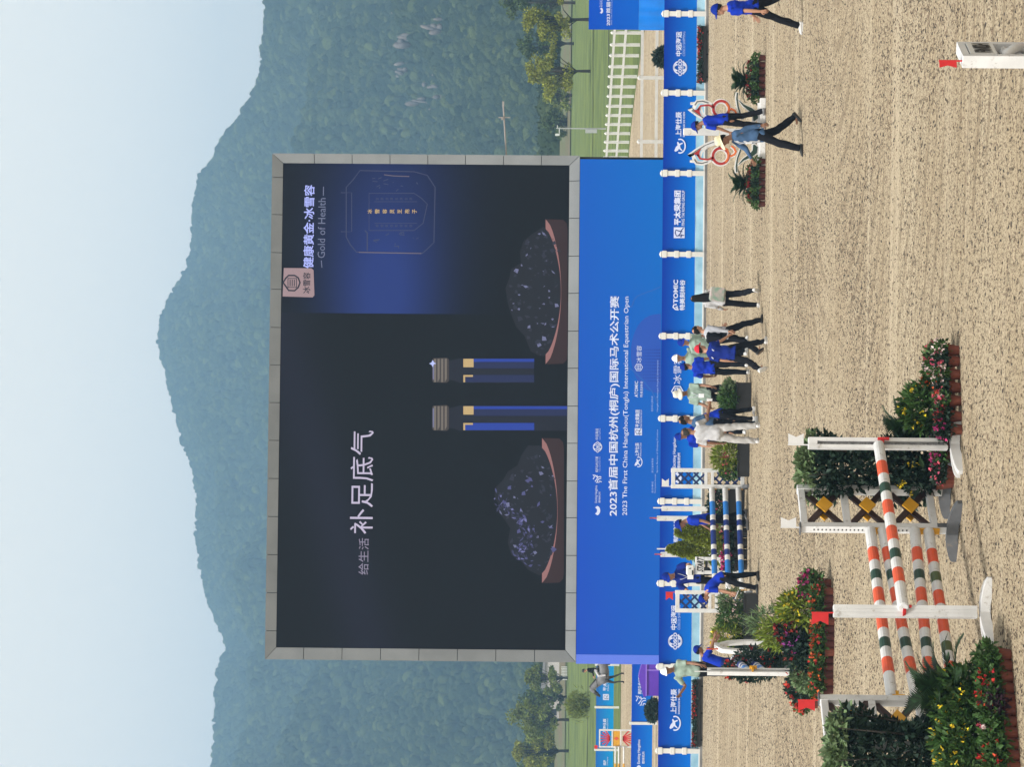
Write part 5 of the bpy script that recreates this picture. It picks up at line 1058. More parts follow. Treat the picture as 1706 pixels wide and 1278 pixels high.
for i, py in enumerate((590, 612, 636, 660)): 
    p = gnd(1590, py); potted(['pink flowers at the back of the right row', 'white flowers at the back of the right row', 'red flowers standing highest in the back of the right row', 'green plant at the back of the right row next to the yellow bush'][i], p, (.08, .19), TERRA, (.14, .13, .11), 260, L_MID, .075, [((F_PINK, F_WHT, F_ORG, F_DKR)[i], 13, .04)], G1)
def cycad(label, p, h, nf, L, name='cycad', stemr=.13, m=L_CYC, group=None, tilt=(0.15, 1.25)):
    t = thing(name, label, 'palm', p, 0, group); b = MB(); b.tube([(0, 0, 0), (0, 0, h * .5), (0, 0, h)], [stemr, stemr * 1.1, stemr * .8], 9); b.build('trunk', DBARK, t)
    for k in range(nf):
        a = k * 2.4 + random.random() * .3; el = tilt[1] - (tilt[1] - tilt[0]) * (k / nf); ll = L * (.8 + .3 * random.random()); P = []
        for j in range(9):
            s_ = j / 8; e = el - s_ * s_ * 0.9; P.append((P[-1] + Vector((math.cos(e) * ll / 8, 0, math.sin(e) * ll / 8))) if P else Vector((0, 0, 0)))
        V = []; F = []
        for j in range(8):
            for q in range(3):
                s_ = (j + q / 3) / 8; c = P[j].lerp(P[j + 1], q / 3); d = (P[j + 1] - P[j]).normalized(); wl_ = ll * .26 * math.sin(math.pi * min(1, .12 + s_ * .86)) ** .7
                for sd_ in (-1, 1):
                    tip = c + d * wl_ * .75 + Vector((0, sd_ * wl_ * .8, 0)) + Vector((0, 0, wl_ * .12)); n0 = len(V); V += [c - d * .022, c + d * .030, tip]; F.append((n0, n0 + 1, n0 + 2))
        me = bpy.data.meshes.new('frond'); me.from_pydata([tuple(v) for v in V], [], F); me.materials.append(m)
        o = link('frond', me, t, (0, 0, h)); o.rotation_euler = (0, 0, a)
    return t
def shrub_tall(label, p, w, H, m=L_DARK, n=4200, size=.1, top=L_PALE, z0=.25, dens=None):
    t = thing('tall_shrub', label, 'shrub', p); g = RNG
    b = MB(); b.lathe([(.16, 0), (.2, .26), (.22, .28), (.19, .28), (.01, .26)], 12); b.build('pot', BLACK, t)
    b = MB()
    for k in range(7): a = k * .9; b.tube([(0, 0, .25), (.3 * w * math.cos(a), .3 * w * math.sin(a), H * .55), (.42 * w * math.cos(a), .42 * w * math.sin(a), H * .95)], [.022, .014, .005], 5)
    b.build('stems', DBARK, t)
    z = z0 + (H - z0) * g.random(n) ** .85; a = g.random(n) * 6.283; q = np.sqrt(g.random(n)) ** .6; prof = w / 2 * (0.75 + .25 * np.sin(z * 4 + a * 2)) * np.clip((H * 1.02 - z) / (H * .12), .25, 1) ** .5
    P = np.stack([q * prof * np.cos(a), q * prof * np.sin(a), z], 1); d = np.stack([np.cos(a), np.sin(a), .4 + 0 * a], 1)
    mi = (z > H - .26 + .12 * g.random(n)).astype(int); link('foliage', leaves(P, size, .5, d * .9, .15, [m, top], mi), t); return t
shrub_tall('tall dark-leaved shrub standing between the right upright and the right wing', gnd(1584, 781), .98, (1584 - 1330) * gnd(1584, 781).y / FPX, n=4200)
q = gnd(1592, 722); cycad('dark cycad behind the right upright, half hidden by the yellow-flowered bush', q + Vector((0, .5, 0)), .26, 26, .70, tilt=(.3, 1.4))
def flowering_bush(label, p, r, n, m, ls, fm, fn, fs, z0=.12, name='flowering_bush', asp=.4, lift=0.0):
    t = thing(name, label, 'flowering plant', p); P, d = blob_pts(n, (0, 0, z0 + r[2]), r, shell=.4); P[:, 2] = np.maximum(P[:, 2], .05); d[:, 2] += .5
    b = MB(); b.lathe([(.1, 0), (.13, .2), (.14, .22), (.12, .22), (.01, .2)], 12); b.build('pot', TERRA, t)
    link('foliage', leaves(P, ls, asp, d * .9, -.1, m), t)
    P, d = blob_pts(fn * 3, (0, 0, z0 + r[2] + lift), [k * 1.04 for k in r], shell=.9); k = d[:, 2] > .1; P = P[k][:fn]; d = d[k][:fn]
    P2 = np.repeat(P, 4, 0) + RNG.normal(size=(len(P) * 4, 3)) * fs * .35; link('blossoms', leaves(P2, fs, .8, np.repeat(d, 4, 0) * .7, 0, fm), t); return t
flowering_bush('green bush topped with yellow flowers, right of the front pole', gnd(1595, 680) + Vector((0, .3, 0)), (.32, .3, .27), 900, L_MID, .11, F_YEL, 26, .042, .12)
flowering_bush('small yellow-flowered plant between the right upright and the wing', gnd(1588, 800), (.2, .2, .28), 420, L_DARK, .1, F_YEL, 14, .05, .15)

# big arrangement at the left front corner
shrub_tall('tall dark-leaved shrub at the left edge in front of the left wing', gnd(1672, 1250), .98, (1672 - 1378) * gnd(1672, 1250).y / FPX, n=4200)
cycad('dark cycad in front of the lowest back pole at the left corner', gnd(1674, 1152), .46, 28, .72, tilt=(.3, 1.45))
for i, (px, py, r, n) in enumerate(((1680, 1142, (.22, .22, .33), 650), (1681, 1182, (.34, .3, .36), 1000), (1684, 1236, (.34, .3, .37), 1000), (1686, 1286, (.34, .3, .36), 900))):
    flowering_bush(['leafy bush with few yellow flowers at the right end of the left corner bed', 'leafy bush with yellow flowers beside the left cycad', 'leafy bush with yellow flowers before the tall left shrub', 'leafy bush thick with yellow flowers at the left frame edge'][i], gnd(px, py), r, n, L_MID, .10, F_YEL, (7, 16, 20, 34)[i], .042, .12)
G2 = 'terracotta pots of the left corner bed'
for i in range(11):
    py = 1092 + i * 18.7; p = gnd(1684 + i * 1.5, py); fm = (None, None, F_RED, F_RED, F_RED, None, F_PINK, F_WHT, None, F_RED, F_RED)[i]
    potted(['green leafy pot at the right end of the left corner bed', 'green leafy pot, second from the right end of the left corner bed', 'red-flowered pot, third from the right end of the left corner bed', 'red-flowered pot below the left cycad', 'red-flowered pot between green and purple leaves at left', 'leafy pot amid purple foliage at left', 'pink-flowered pot amid purple foliage at left', 'white and pink flowered pot at left before the tall shrub', 'green leafy pot left of the purple foliage', 'red-flowered pot next to the left frame edge', 'last red-flowered pot at the left frame edge'][i],
           p, (.085, .145), TERRA, (.14, .14, .14), 300, L_MID, .08, [(fm, 11, .042)] if fm else None, G2)
for i, py in enumerate((1172, 1194, 1216, 1236)):
    p = gnd(1687, py) - Vector((0, .16, 0)); t = potted(['purple-leaved plant', 'purple-leaved plant', 'purple-leaved plant', 'purple-leaved plant'][i] + (' nearest the cycad in the left corner bed', ', second in the left corner bed', ', third in the left corner bed', ' farthest left in the corner bed')[i], p, (.1, .12), TERRA, (.15, .13, .12), 260, L_PURP, .1, None, 'purple plants of the left corner bed', name='potted_plant', cat='potted plant')

# middle-distance arrangement
G3 = 'pots of the middle flower row'
for i in range(14):
    py = 986 + i * 12.6; p = gnd(1388 + (1.5 if 3 < i < 9 else 0), py); fm = F_ORG if i % 3 else F_RED
    potted('red clay pot of orange-red flowers, ' + ['first', 'second', 'third', 'fourth', 'fifth', 'sixth', 'seventh', 'eighth', 'ninth', 'tenth', 'eleventh', 'twelfth', 'thirteenth', 'last'][i] + ' from the right in the middle row', p, (.095, .17), MAROON if i % 4 else TERRA, (.15, .14, .13), 220, L_MID, .085, [(fm, 12 if i not in (5, 10) else 4, .05)], G3)
def mid(lab, px, py, r, n, m, ls, fm=None, fn=0, z0=.15, asp=.35, dy=.4): 
    p = gnd(px, py) + Vector((0, dy, 0)); return flowering_bush(lab, p, r, n, m, ls, fm or m, fn, .07, z0, asp=asp)
mid('feathery yellow-green plant, tall and pale, behind the middle flower row', 1386, 1066, (.3, .28, .5), 900, L_YEL, .17, None, 0, .25, .16, 1.0)
mid('bright yellow-green plant above the red flag of the left upright', 1386, 1020, (.36, .3, .42), 1100, L_YEL, .15, F_YEL, 22, .08, .3, .5)
mid('pale green feathery plant at the back left of the middle flower row', 1386, 1050, (.3, .28, .58), 700, L_PALE, .18, None, 0, .3, .15, 1.4)
mid('burgundy-flowered plant between the yellow-green plants', 1386, 1058, (.24, .22, .34), 500, L_DARK, .1, F_DKR, 40, .28, .5, .6)
mid('plant with purple and burgundy blooms near the end-on jump', 1386, 1075, (.22, .22, .25), 400, L_DARK, .1, F_PUR, 24, .3, .5, .5)
mid('dark leafy plant in the left half of the middle flower row', 1386, 1095, (.34, .3, .36), 900, L_DARK, .11, F_DKR, 10, .1, .5, .5)
mid('grey-green leafy plant at the left end of the middle flower row', 1386, 1128, (.36, .3, .3), 900, L_PALE, .10, None, 0, .08, .5, .6)
mid('plant with magenta blooms at the right end of the middle flower row', 1386, 976, (.26, .24, .22), 520, L_MID, .1, F_MAG, 34, .12, .5, .2)
mid('dark leafy bush with small red blooms behind the left end of the middle row', 1368, 1150, (.26, .25, .26), 600, L_DARK, .1, F_RED, 10, .1, .5, .4)
mid('small red and pale flowered plant beside the red flag of the left wing', 1362, 1172, (.2, .18, .2), 320, L_MID, .08, F_RED, 24, .05, .5, 0)

# ------------------------------------------------------------------ blue and white lattice jump
def lattice_wing(label, o, yaw, W, H, flagm, foot_l=.9):
    t = thing('jump_wing', label, 'jump wing', o, yaw); s = .10
    for x in (s / 2, W - s / 2): b = MB(); b.box((x, 0, H / 2 + .06), (s, .11, H - .12), 0, bev=.006); b.build('upright', WHITE, t)
    zs = [H - .06, H * .545, H * .46, .14]
    for z in zs: b = MB(); b.box((W / 2, 0, z), (W - 2 * s, .09, .10 if z in (zs[0], zs[3]) else .075), 0, bev=.006); b.build('rail', WHITE, t)
    for z0, z1 in ((zs[1] + .04, zs[0] - .05), (zs[3] + .05, zs[2] - .04)):
        x0, x1 = s, W - s; w_ = x1 - x0; h_ = z1 - z0; st_ = w_ / 1.6
        for sg in (1, -1):
            k = -h_
            while k < w_:
                a0 = max(0, k); a1 = min(w_, k + h_)
                if a1 - a0 > .08:
                    pa = (a0, a0 - k); pb = (a1, a1 - k)
                    if sg < 0: pa = (w_ - pa[0], pa[1]); pb = (w_ - pb[0], pb[1])
                    b = MB(); b.bar((x0 + pa[0], .012 * sg, z0 + pa[1]), (x0 + pb[0], .012 * sg, z0 + pb[1]), .02, .05); b.build('slat', LATT, t)
                k += st_
    for x in (s / 2, W - s / 2): foot((x, 0, 0), foot_l, .08, .15).build('foot', GREYP, t)
    add_flag(t, s / 2, H, flagm, .2, .18, 1 if flagm == WHITE else -1, .1 - yaw); return t
lr = gnd(1246, 815); LR = lattice_wing('white wing with blue lattice panels and white flag, right of the blue and white poles', lr, 0.10, .52, (1246 - 1118) * lr.y / FPX, WHITE)
ll = gnd(1252, 985); LL = lattice_wing('white wing with blue lattice panels and red flag, left of the blue and white poles', ll, math.pi + 0.10, .56, (1252 - 1125) * ll.y / FPX, RED)
BB = [(95, 0), (95, 1), (35, 0), (40, 2), (32, 0), (100, 2), (32, 0), (40, 2), (35, 0), (95, 1), (95, 0)]
for lab, va, vb in (('highest of three blue and white poles in the lattice jump', 1186, 1191.5), ('middle of three blue and white poles in the lattice jump', 1208, 1213.5), ('lowest of three blue and white poles in the lattice jump', 1230, 1236)):
    A = at(va, 815, lr.y - .05); B = at(vb, 981, ll.y - .05); striped_pole(lab, A, B, BB, [WHITE, LBLUE, DBLUE], .055, 'blue and white poles of the lattice jump'); cup(LR, 0, A.z); cup(LL, 0, B.z)
def planter(label, p, w, h, d, fol, bl=None, pm=BLACK, name='planter'):
    t = thing(name, label, 'planter', p); b = MB(); b.box((0, 0, h / 2), (w, d, h), 0, bev=.015); b.box((0, 0, h), (w + .04, d + .04, .035), 0, bev=.01); b.build('box', pm, t)
    for (x, r, n, m, ls, asp) in fol:
        P, dd = blob_pts(n, (x, 0, h + r[2] * .8), r, shell=.4); P[:, 2] = np.maximum(P[:, 2], h * .7); dd[:, 2] += .3; link('foliage', leaves(P, ls, asp, dd * .9, 0, m), t)
    for (x, r, n, m, s_) in (bl or []):
        P, dd = blob_pts(n * 3, (x, 0, h + r[2] * .8), r, shell=.9); k = dd[:, 2] > 0; P = np.repeat(P[k][:n], 4, 0); dd = np.repeat(dd[k][:n], 4, 0); P = P + RNG.normal(size=P.shape) * s_ * .3; link('blossoms', leaves(P, s_, .8, dd * .7, 0, m), t)
    return t
p = gnd(1262, 1035); planter('black planter of yellow-green ferns in front of the left lattice wing', p, 1.35, .34, .45, [(-.35, (.32, .3, .42), 700, L_YEL, .16, .2), (.1, (.34, .3, .36), 700, L_MID, .15, .25), (.48, (.3, .28, .34), 600, L_PALE, .13, .3), (-.62, (.18, .2, .2), 260, L_DARK, .1, .5)], [(-.45, (.3, .3, .44), 16, F_YEL, .07), (.3, (.3, .3, .3), 8, F_WHT, .07)])
p = gnd(1262, 1075) ; planter('small dark planter with clipped leaves left of the lattice jump', p, .4, .3, .4, [(0, (.22, .2, .2), 420, L_DARK, .09, .5)], [(0, (.2, .2, .2), 6, F_YEL, .08)])
p = gnd(1251, 768) + Vector((0, .7, 0)); planter('black planter of feathery light green plants behind the right lattice wing', p, .85, .3, .45, [(.05, (.36, .3, .36), 900, L_YEL, .16, .2), (-.25, (.25, .25, .24), 400, L_MID, .12, .4)], [(-.1, (.3, .3, .25), 14, F_PINK, .08)])
p = gnd(1251, 662); planter('black planter of glossy green leaves in front of the man in the white bucket hat', p, .75, .36, .4, [(-.1, (.36, .3, .24), 700, L_MID, .13, .5), (.2, (.25, .25, .2), 300, L_PALE, .12, .5)])
p = gnd(1248, 845) + Vector((0, 2.0, 0)); planter('black planter of low bushes seen between the poles near the right lattice wing', p, 1.0, .42, .45, [(0, (.5, .3, .3), 900, L_DARK, .11, .5), (-.2, (.3, .3, .26), 300, L_MID, .11, .5)], [(0, (.45, .3, .28), 10, F_PINK, .07)])
def topiary(label, px, py, pxtop, w, dy):
    p = gnd(px, py) + Vector((0, dy, 0)); H = CAM.z + (VH - pxtop + (639 - py) * .0087) * p.y / FPX; t = thing('cone_topiary', label, 'topiary', p, 0, 'clipped cone trees behind the lattice jump')
    n = 4200; z = RNG.random(n) ** .9; a = RNG.random(n) * 6.283; rr = w / 2 * np.clip(1.02 - z, 0, .8) ** .85 * 1.15 * (0.75 + .25 * RNG.random(n) ** .5) * (1 + .06 * np.sin(5 * a + 9 * z))
    P = np.stack([rr * np.cos(a), rr * np.sin(a), .35 + z * (H - .35)], 1); d = np.stack([np.cos(a), np.sin(a), .5 + 0 * a], 1); mi = (RNG.random(n) > .82).astype(int)
    link('foliage', leaves(P, .10, .5, d, 0, [L_TOP, L_YEL], mi), t); b = MB(); b.tube([(0, 0, .2), (0, 0, H * .85)], [.04, .015], 6); b.build('stem', BARK, t)
    b = MB(); b.lathe([(.22, 0), (.28, .36), (.3, .4), (.27, .4), (.01, .37)], 14); b.build('pot', BLACK, t); return t
topiary('golden-green clipped cone tree standing right, behind the three blue and white poles', 1246, 900, 1127, .92, 3.6)
topiary('golden-green clipped cone tree standing left, next to the start sign', 1246, 932, 1113, .80, 4.4)
for i, py in enumerate((872, 890, 908, 926, 944)):
    p = gnd(1247, py) + Vector((0, .6, 0)); potted('dark pot with pink blooms under the blue poles, ' + ['rightmost', 'second from right', 'middle one', 'second from left', 'leftmost'][i], p, (.17, .34), BLACK, (.2, .18, .16), 300, L_DARK, .1, [(F_MAG if i > 2 else F_PINK, 20 if i > 2 else 6, .07)], 'dark pots under the lattice jump')

# ------------------------------------------------------------------ start and finish markers, uprights with pins
sp = gnd(1240, 943) + Vector((0, .3, 0)); w = Wall(sp - Vector((3, 0, 0)), sp + Vector((3, 0, 0))); t = thing('start_marker', 'white start marker with black START lettering beside the cone trees', 'sign', sp)
L0 = lambda px, py: (w.loc(px, py)[0] - 3, w.loc(px, py)[1])
l, zt_ = L0(1158, 957); r, _ = L0(1158, 928); _, zm_ = L0(1173, 940)
b = MB(); b.box(((l + r) / 2, 0, (zt_ + zm_) / 2), (r - l, .10, zt_ - zm_), 0, bev=.01); b.build('sign_board', WHITE, t)
for x in (l + .05, r - .05): b = MB(); b.box((x, 0, zm_ / 2), (.09, .10, zm_ - .01)); b.build('leg', WHITE, t)
for k in range(5): b = MB(); b.bar((l + .1, 0, zm_ * (.15 + .16 * k)), (r - .1, 0, zm_ * (.30 + .16 * k)), .03, .05); b.build('slanted_bar', WHITE, t)
b = MB(); b.box(((l + r) / 2, 0, zm_ - .06), (r - l - .2, .09, .06)); b.build('dark_slot', INK, t)
lettering(t, 'START', l + .06, L0(1171.5, 943)[1], r - .04, L0(1161, 943)[1], -.056, INK, .02, .1)
hp_, ht_ = L0(1143, 958.5); b = MB(); b.box((hp_ + .13, -.02, (ht_ + L0(1157, 950)[1]) / 2), (.26, .14, ht_ - L0(1157, 950)[1]), 0, bev=.03); b.build('timer_box', WHITE2, t)
b = MB(); b.box((hp_ + .07, -.095, L0(1155, 950)[1] + .02), (.12, .02, .04)); b.prism([(hp_ + .16, L0(1148.5, 950)[1] - .03), (hp_ + .2, L0(1148.5, 950)[1] - .03), (hp_ + .16, L0(1148.5, 950)[1] + .03)], -.1, -.092); b.build('timer_marks', INK, t)
def pin_post(label, px_top, py, px_pin, dy, flagm=None, wd=.13):
    p = gnd(1243, py) + Vector((0, dy, 0)); t = thing('jump_upright', label, 'jump upright', p, .2); z = lambda v: CAM.z + (VH - v + (639 - py) * .0087) * p.y / FPX
    b = MB(); b.box((0, 0, z(px_top) / 2 + .05), (wd, .12, z(px_top) - .1), 0, bev=.01); b.build('post', WHITE, t)
    foot((0, 0, 0), .8, .1, .16, False).build('foot', WHITE, t); foot((0, .0, 0.003), .8, .1, .155, True).build('foot', WHITE, t)
    b = MB(); b.tube([(0.02, 0, z(px_top) - .02), (.02, 0, z(px_pin))], .02 if flagm is None else .01, 6); b.build('flag_stick', WHITE, t)
    if flagm: f = flag_mesh(.13, .2, -1).build('flag', flagm, t); f.location = (.02, 0, z(px_pin) - .2); f.rotation_euler = (0, 0, 1.2)
pin_post('white upright with bare pin behind the man in blue at the poles', 1102, 870, 1088, 8)
pin_post('white upright with small red flag behind the right cone tree', 1094, 891, 1082, 9, RED)
pin_post('white upright with bare pin right of the crouched starter', 1108, 942, 1094, 7)
pin_post('white upright with small red flag half hidden by the starter in the blue cap', 1100, 962, 1090, 10, RED)
# finish marker, bottom right corner of the sand
fp = gnd(1775, 92); fw = thing('finish_marker', 'white box finish marker with a twisted column, FINISH lettering and red flag', 'sign', fp, rad(68))
z = lambda v, py: CAM.z + (VH - v + (639 - py) * .0087) * fp.y / FPX
FH = z(1597, 90); FWd, FD = .52, .125
b = MB(); x0 = -FWd / 2
b.box((0, FD / 2 - .02, FH / 2), (FWd, .04, FH), 0, bev=.004)
b.box((-FWd / 2 + .035, -.02, FH / 2), (.07, FD - .04, FH), 0, bev=.004); b.box((FWd / 2 - .035, -.02, FH / 2), (.07, FD - .04, FH), 0, bev=.004); b.box((0, -.02, FH - .035), (FWd - .14, FD - .04, .07)); b.build('box', WHITE, fw)
b = MB(); b.box((0, -.06, FH - .215), (FWd - .15, .02, .27), 0, bev=.004); b.build('sign_board', WHITE2, fw)
lettering(fw, 'FINISH', -FWd / 2 + .10, FH - .31, FWd / 2 - .10, FH - .13, -.073, INK, .03)
for k in range(2):
    b = MB(); P = [(.11 * math.cos(a * .9 + k * math.pi), -.02 + .05 * math.sin(a * .9 + k * math.pi), FH - .42 - a * .075) for a in np.linspace(0, 9.5, 50)]; b.tube(P, .05, 8); b.build('twisted_column', WHITE, fw, smooth=True)
add_flag(fw, -FWd / 2 + .04, FH, RED, .07, .17, -1, -1.0)
for i, (px, py) in enumerate(((1712, 51), (1712, 128))):
    p = gnd(1770, py); hz_ = CAM.z + (VH - px + (639 - py) * .0087) * p.y / FPX
    potted(('magenta flower head right of the finish marker, cut by the frame', 'dark pink flower head left of the finish marker, cut by the frame')[i], p, (.14, .25), TERRA, (.13, .13, .26), 300, L_DARK, .1, [(F_MAG if i == 0 else F_DKR, 60, .05)], z=0).scale = (1, 1, hz_ / .78)

# ------------------------------------------------------------------ end-on jump in the middle distance
ea = gnd(1352, 1121); t = thing('jump_upright', 'white upright of the end-on jump, nearer one, in front of the man bending in blue', 'jump upright', ea, .9)
z = lambda v, o, py=1120: CAM.z + (VH - v + (639 - py) * .0087) * o.y / FPX
b = MB(); b.box((-.04, 0, z(1178, ea) / 2 + .07), (.035, .1, z(1178, ea) - .14)); b.box((.04, 0, z(1178, ea) / 2 + .07), (.035, .1, z(1178, ea) - .14)); b.box((0, .03, z(1178, ea) / 2 + .07), (.05, .02, z(1178, ea) - .14)); b.build('post', WHITE, t)
b = MB()
for k in range(20): b.box((0, .017, .5 + k * .06), (.02, .006, .02))
b.build('keyhole_track', INK, t); b = MB(); b.tube([(0, 0, z(1178, ea) - .02), (0, 0, z(1157, ea))], .012, 6); b.build('flag_stick', WHITE, t)
b = MB(); b.prism([(0, .1), (.62, .0), (.62, .1), (.36, .16), (.12, .52), (0, .52)], -.04, .04); b.build('foot', GREYP, t); b = MB(); b.prism([(-.5, 0), (-.5, .08), (-.1, .4), (0, .4), (0, 0)], -.04, .04); b.build('foot', GREYP, t)
eb = gnd(1330, 1094) + Vector((0, 1.5, 0)); t2 = thing('jump_wing', 'white curved-top wing of the end-on jump, farther one, among the middle flowers', 'jump wing', eb, 1.2)
hb_ = z(1194, eb, 1094); b = MB(); b.ribbon([(-.1, .1), (-.1, hb_ * .75), (-.05, hb_ * .93), (.1, hb_), (.2, hb_)], .09, -.05, .05); b.ribbon([(.34, .1), (.34, hb_ * .62), (.28, hb_ * .85), (.14, hb_ - .03)], .07, -.05, .05); b.box((.12, 0, .5), (.36, .06, .08)); b.build('frame', WHITE, t2)
b = MB(); b.box((.12, 0, .2), (.4, .05, .3)); b.build('panel', GREYP, t2); b = MB(); b.tube([(.0, 0, hb_ - .05), (.0, 0, hb_ + .22)], .015, 6); b.build('flag_stick', F_ORG, t2)
foot((.1, 0, 0), .8, .09, .14).build('foot', WHITE, t2)
for i, (va, vb) in enumerate(((1247, 1263), (1272, 1288))):
    A = at(va, 1120, ea.y + .05); B = at(vb, 1098, eb.y); B.z = A.z; striped_pole(('upper', 'lower')[i] + ' short-looking blue and white pole of the end-on jump', A, B, [(20, 0), (30, 1), (12, 0), (14, 2), (12, 0), (40, 2), (12, 0), (14, 2), (12, 0), (30, 1), (20, 0)], [WHITE, LBLUE, DBLUE], .055, 'blue and white poles of the end-on jump')
cup(t, 0.05, z(1250, ea), YELLOW, -.08)
for i, (px, py, r, fm, dy) in enumerate(((1310, 1110, (.3, .3, .5), F_DKR, .9), (1308, 1128, (.26, .26, .6), F_RED, 1.6), (1318, 1092, (.26, .26, .3), F_RED, .2))):
    flowering_bush(['dark leafy flower stand with deep red blooms behind the end-on poles', 'dark leafy flower stand with red blooms left of the end-on upright', 'clipped leafy plant before the farther end-on wing'][i], gnd(px + 30, py) + Vector((0, dy, 0)), r, 900, L_DARK, .11, fm, 12, .06, .35 if i < 2 else .3)

# ------------------------------------------------------------------ flower-shaped cut-out wings and potted palms
ob = gnd(1275, 222)
W_P = Wall(ob - Vector((3, 0, 0)), ob + Vector((3, 0, 0)))
def zc(x, y): return (1140 + .1955 * x, 60 + .1955 * y)
def cutout(label, flip):
    o = W_P.world(W_P.loc(1270, 256 if not flip else 186)[0]); t = thing('flower_cutout', label, 'jump wing', o)
    bx = W_P.loc(1270, 256)[0]
    def L1(x, y): a, b_ = W_P.loc(*zc(x, y)); a -= bx; return (-a if flip else a, b_)
    R_ = lambda pts: [L1(*p) for p in pts]
    big = [(300, 895), (250, 903), (180, 930), (105, 975), (40, 1022), (75, 1010), (85, 1050), (105, 1080), (150, 1085), (200, 1070), (240, 1040)]
    b = MB(); b.ribbon(R_(big), .10, -.03, .03); b.box((L1(665, 990)[0], 0, .07), (.72, .26, .14), 0, bev=.01)
    ring = [(310 + 67 * math.cos(a), 1022 + 67 * math.sin(a)) for a in np.linspace(0, 6.283, 25)[:-1]]; b.ribbon(R_(ring), .115, -.03, .03, 0, True)
    b.ribbon(R_([(445, 1165), (440, 1110), (452, 1040), (480, 960), (500, 935)]), .07, -.03, .03); b.ribbon(R_([(452, 1105), (500, 1055), (560, 1020), (600, 985), (605, 950), (585, 915)]), [.03, .08, .13, .17, .17, .08], -.03, .03)
    b.ribbon(R_([(390, 1025), (425, 1010), (440, 985), (425, 955), (400, 935)]), .10, -.03, .03); b.ribbon(R_([(330, 890), (320, 930), (300, 960)]), .10, -.03, .03); b.tube([(*L1(95, 1068)[:1], 0, L1(95, 1068)[1]), (*L1(48, 1064)[:1], 0, L1(48, 1064)[1])], .035, 6)
    b.ribbon(R_([(130, 1050), (150, 985), (200, 940), (270, 915)]), .05, -.028, .028); b.ribbon(R_([(620, 990), (660, 990)]), .5, -.029, .029); b.build('board', WHITE, t)
    b = MB(); b.ribbon(R_(ring), .06, -.042, -.03, 0, True); b.prism(R_([(78, 1002), (140, 958), (128, 1000), (132, 1030)]), -.042, -.03); b.ribbon(R_([(110, 1010), (135, 1045), (200, 1052), (250, 1035)]), .045, -.042, -.03); b.prism(R_([(300, 930), (345, 895), (355, 925), (330, 945)]), -.042, -.03); b.build('red_petals', mat('deep_red_paint', (.33, .02, .02), .5, .1, 8), t)
    b = MB(); b.ribbon(R_([(390, 1025), (425, 1010), (440, 985), (425, 955), (400, 935)]), .05, -.042, -.03); b.ribbon(R_([(330, 950), (365, 965), (378, 1000), (372, 1040), (350, 1075)]), .045, -.0435, -.0315); b.build('orange_petals', mat('rust_orange_paint', (.55, .13, .03), .5, .1, 8), t)
    b = MB(); b.ribbon(R_([(462, 1095), (500, 1055), (560, 1020), (600, 985), (605, 950), (590, 925)]), [.01, .04, .09, .12, .12, .03], -.042, -.03); b.ribbon(R_([(445, 1160), (442, 1110), (454, 1040), (480, 965)]), .03, -.042, -.03); b.build('green_leaves', mat('bottle_green_paint', (.012, .035, .025), .5, .1, 8), t)
    b = MB(); b.ribbon(R_([(85, 1050), (105, 1080), (150, 1085), (200, 1070)]), .025, -.042, -.03); b.ribbon(R_([(60, 1006), (105, 975), (180, 930), (250, 903)]), .02, -.042, -.03); b.build('grey_lines', GREYP, t); return t
cutout('white flower-shaped cut-out with red and orange petals, left of the man in denim', False); cutout('white flower-shaped cut-out with red and orange petals, right behind the man in denim', True)
tw = thing('white_panel', 'white upright panel behind the man in the blue cap between the cut-outs', 'jump filler', gnd(1274, 215) + Vector((0, .9, 0))); b = MB(); hh = z(1138, Vector((0, gnd(1274, 215).y + .9, 0)), 215); b.box((0, 0, hh / 2), (.17, .12, hh), 0, bev=.02); b.build('post', WHITE, tw); foot((0, 0, 0), .8, .14, .12, True).build('foot', WHITE, tw)
G4 = 'red pots around the left potted palm'; G5 = 'red pots around the right potted palm'
for side, (py, g_) in enumerate(((304, G4), (131, G5))):
    p = gnd(1274, py) + Vector((0, .5, 0)); cycad(('potted palm in a ring of red pots left of the flower cut-outs', 'potted palm in a ring of red pots right of the flower cut-outs')[side], p, .36, 26, .56, 'potted_palm', .09, L_CYC, tilt=(.25, 1.4))
    k = 0
    for row, (nn, dy, hh) in enumerate(((7, 0, .15), (5, .3, .24))):
        for i in range(nn):
            x = (i - (nn - 1) / 2) * .17; q = gnd(1275, py) + Vector((x, dy, 0)); ordn = ['first', 'second', 'third', 'fourth', 'fifth', 'sixth', 'seventh'][i]
            potted('small dark red pot, %s from the left in the %s row, by the %s palm' % (ordn, ('front', 'back')[row], ('left', 'right')[side]), q, (.085, hh), MAROON, (.12, .11, .10), 120, L_DARK if i % 2 else L_MID, .08, [(F_DKR, 10, .05)] if row else None, g_)
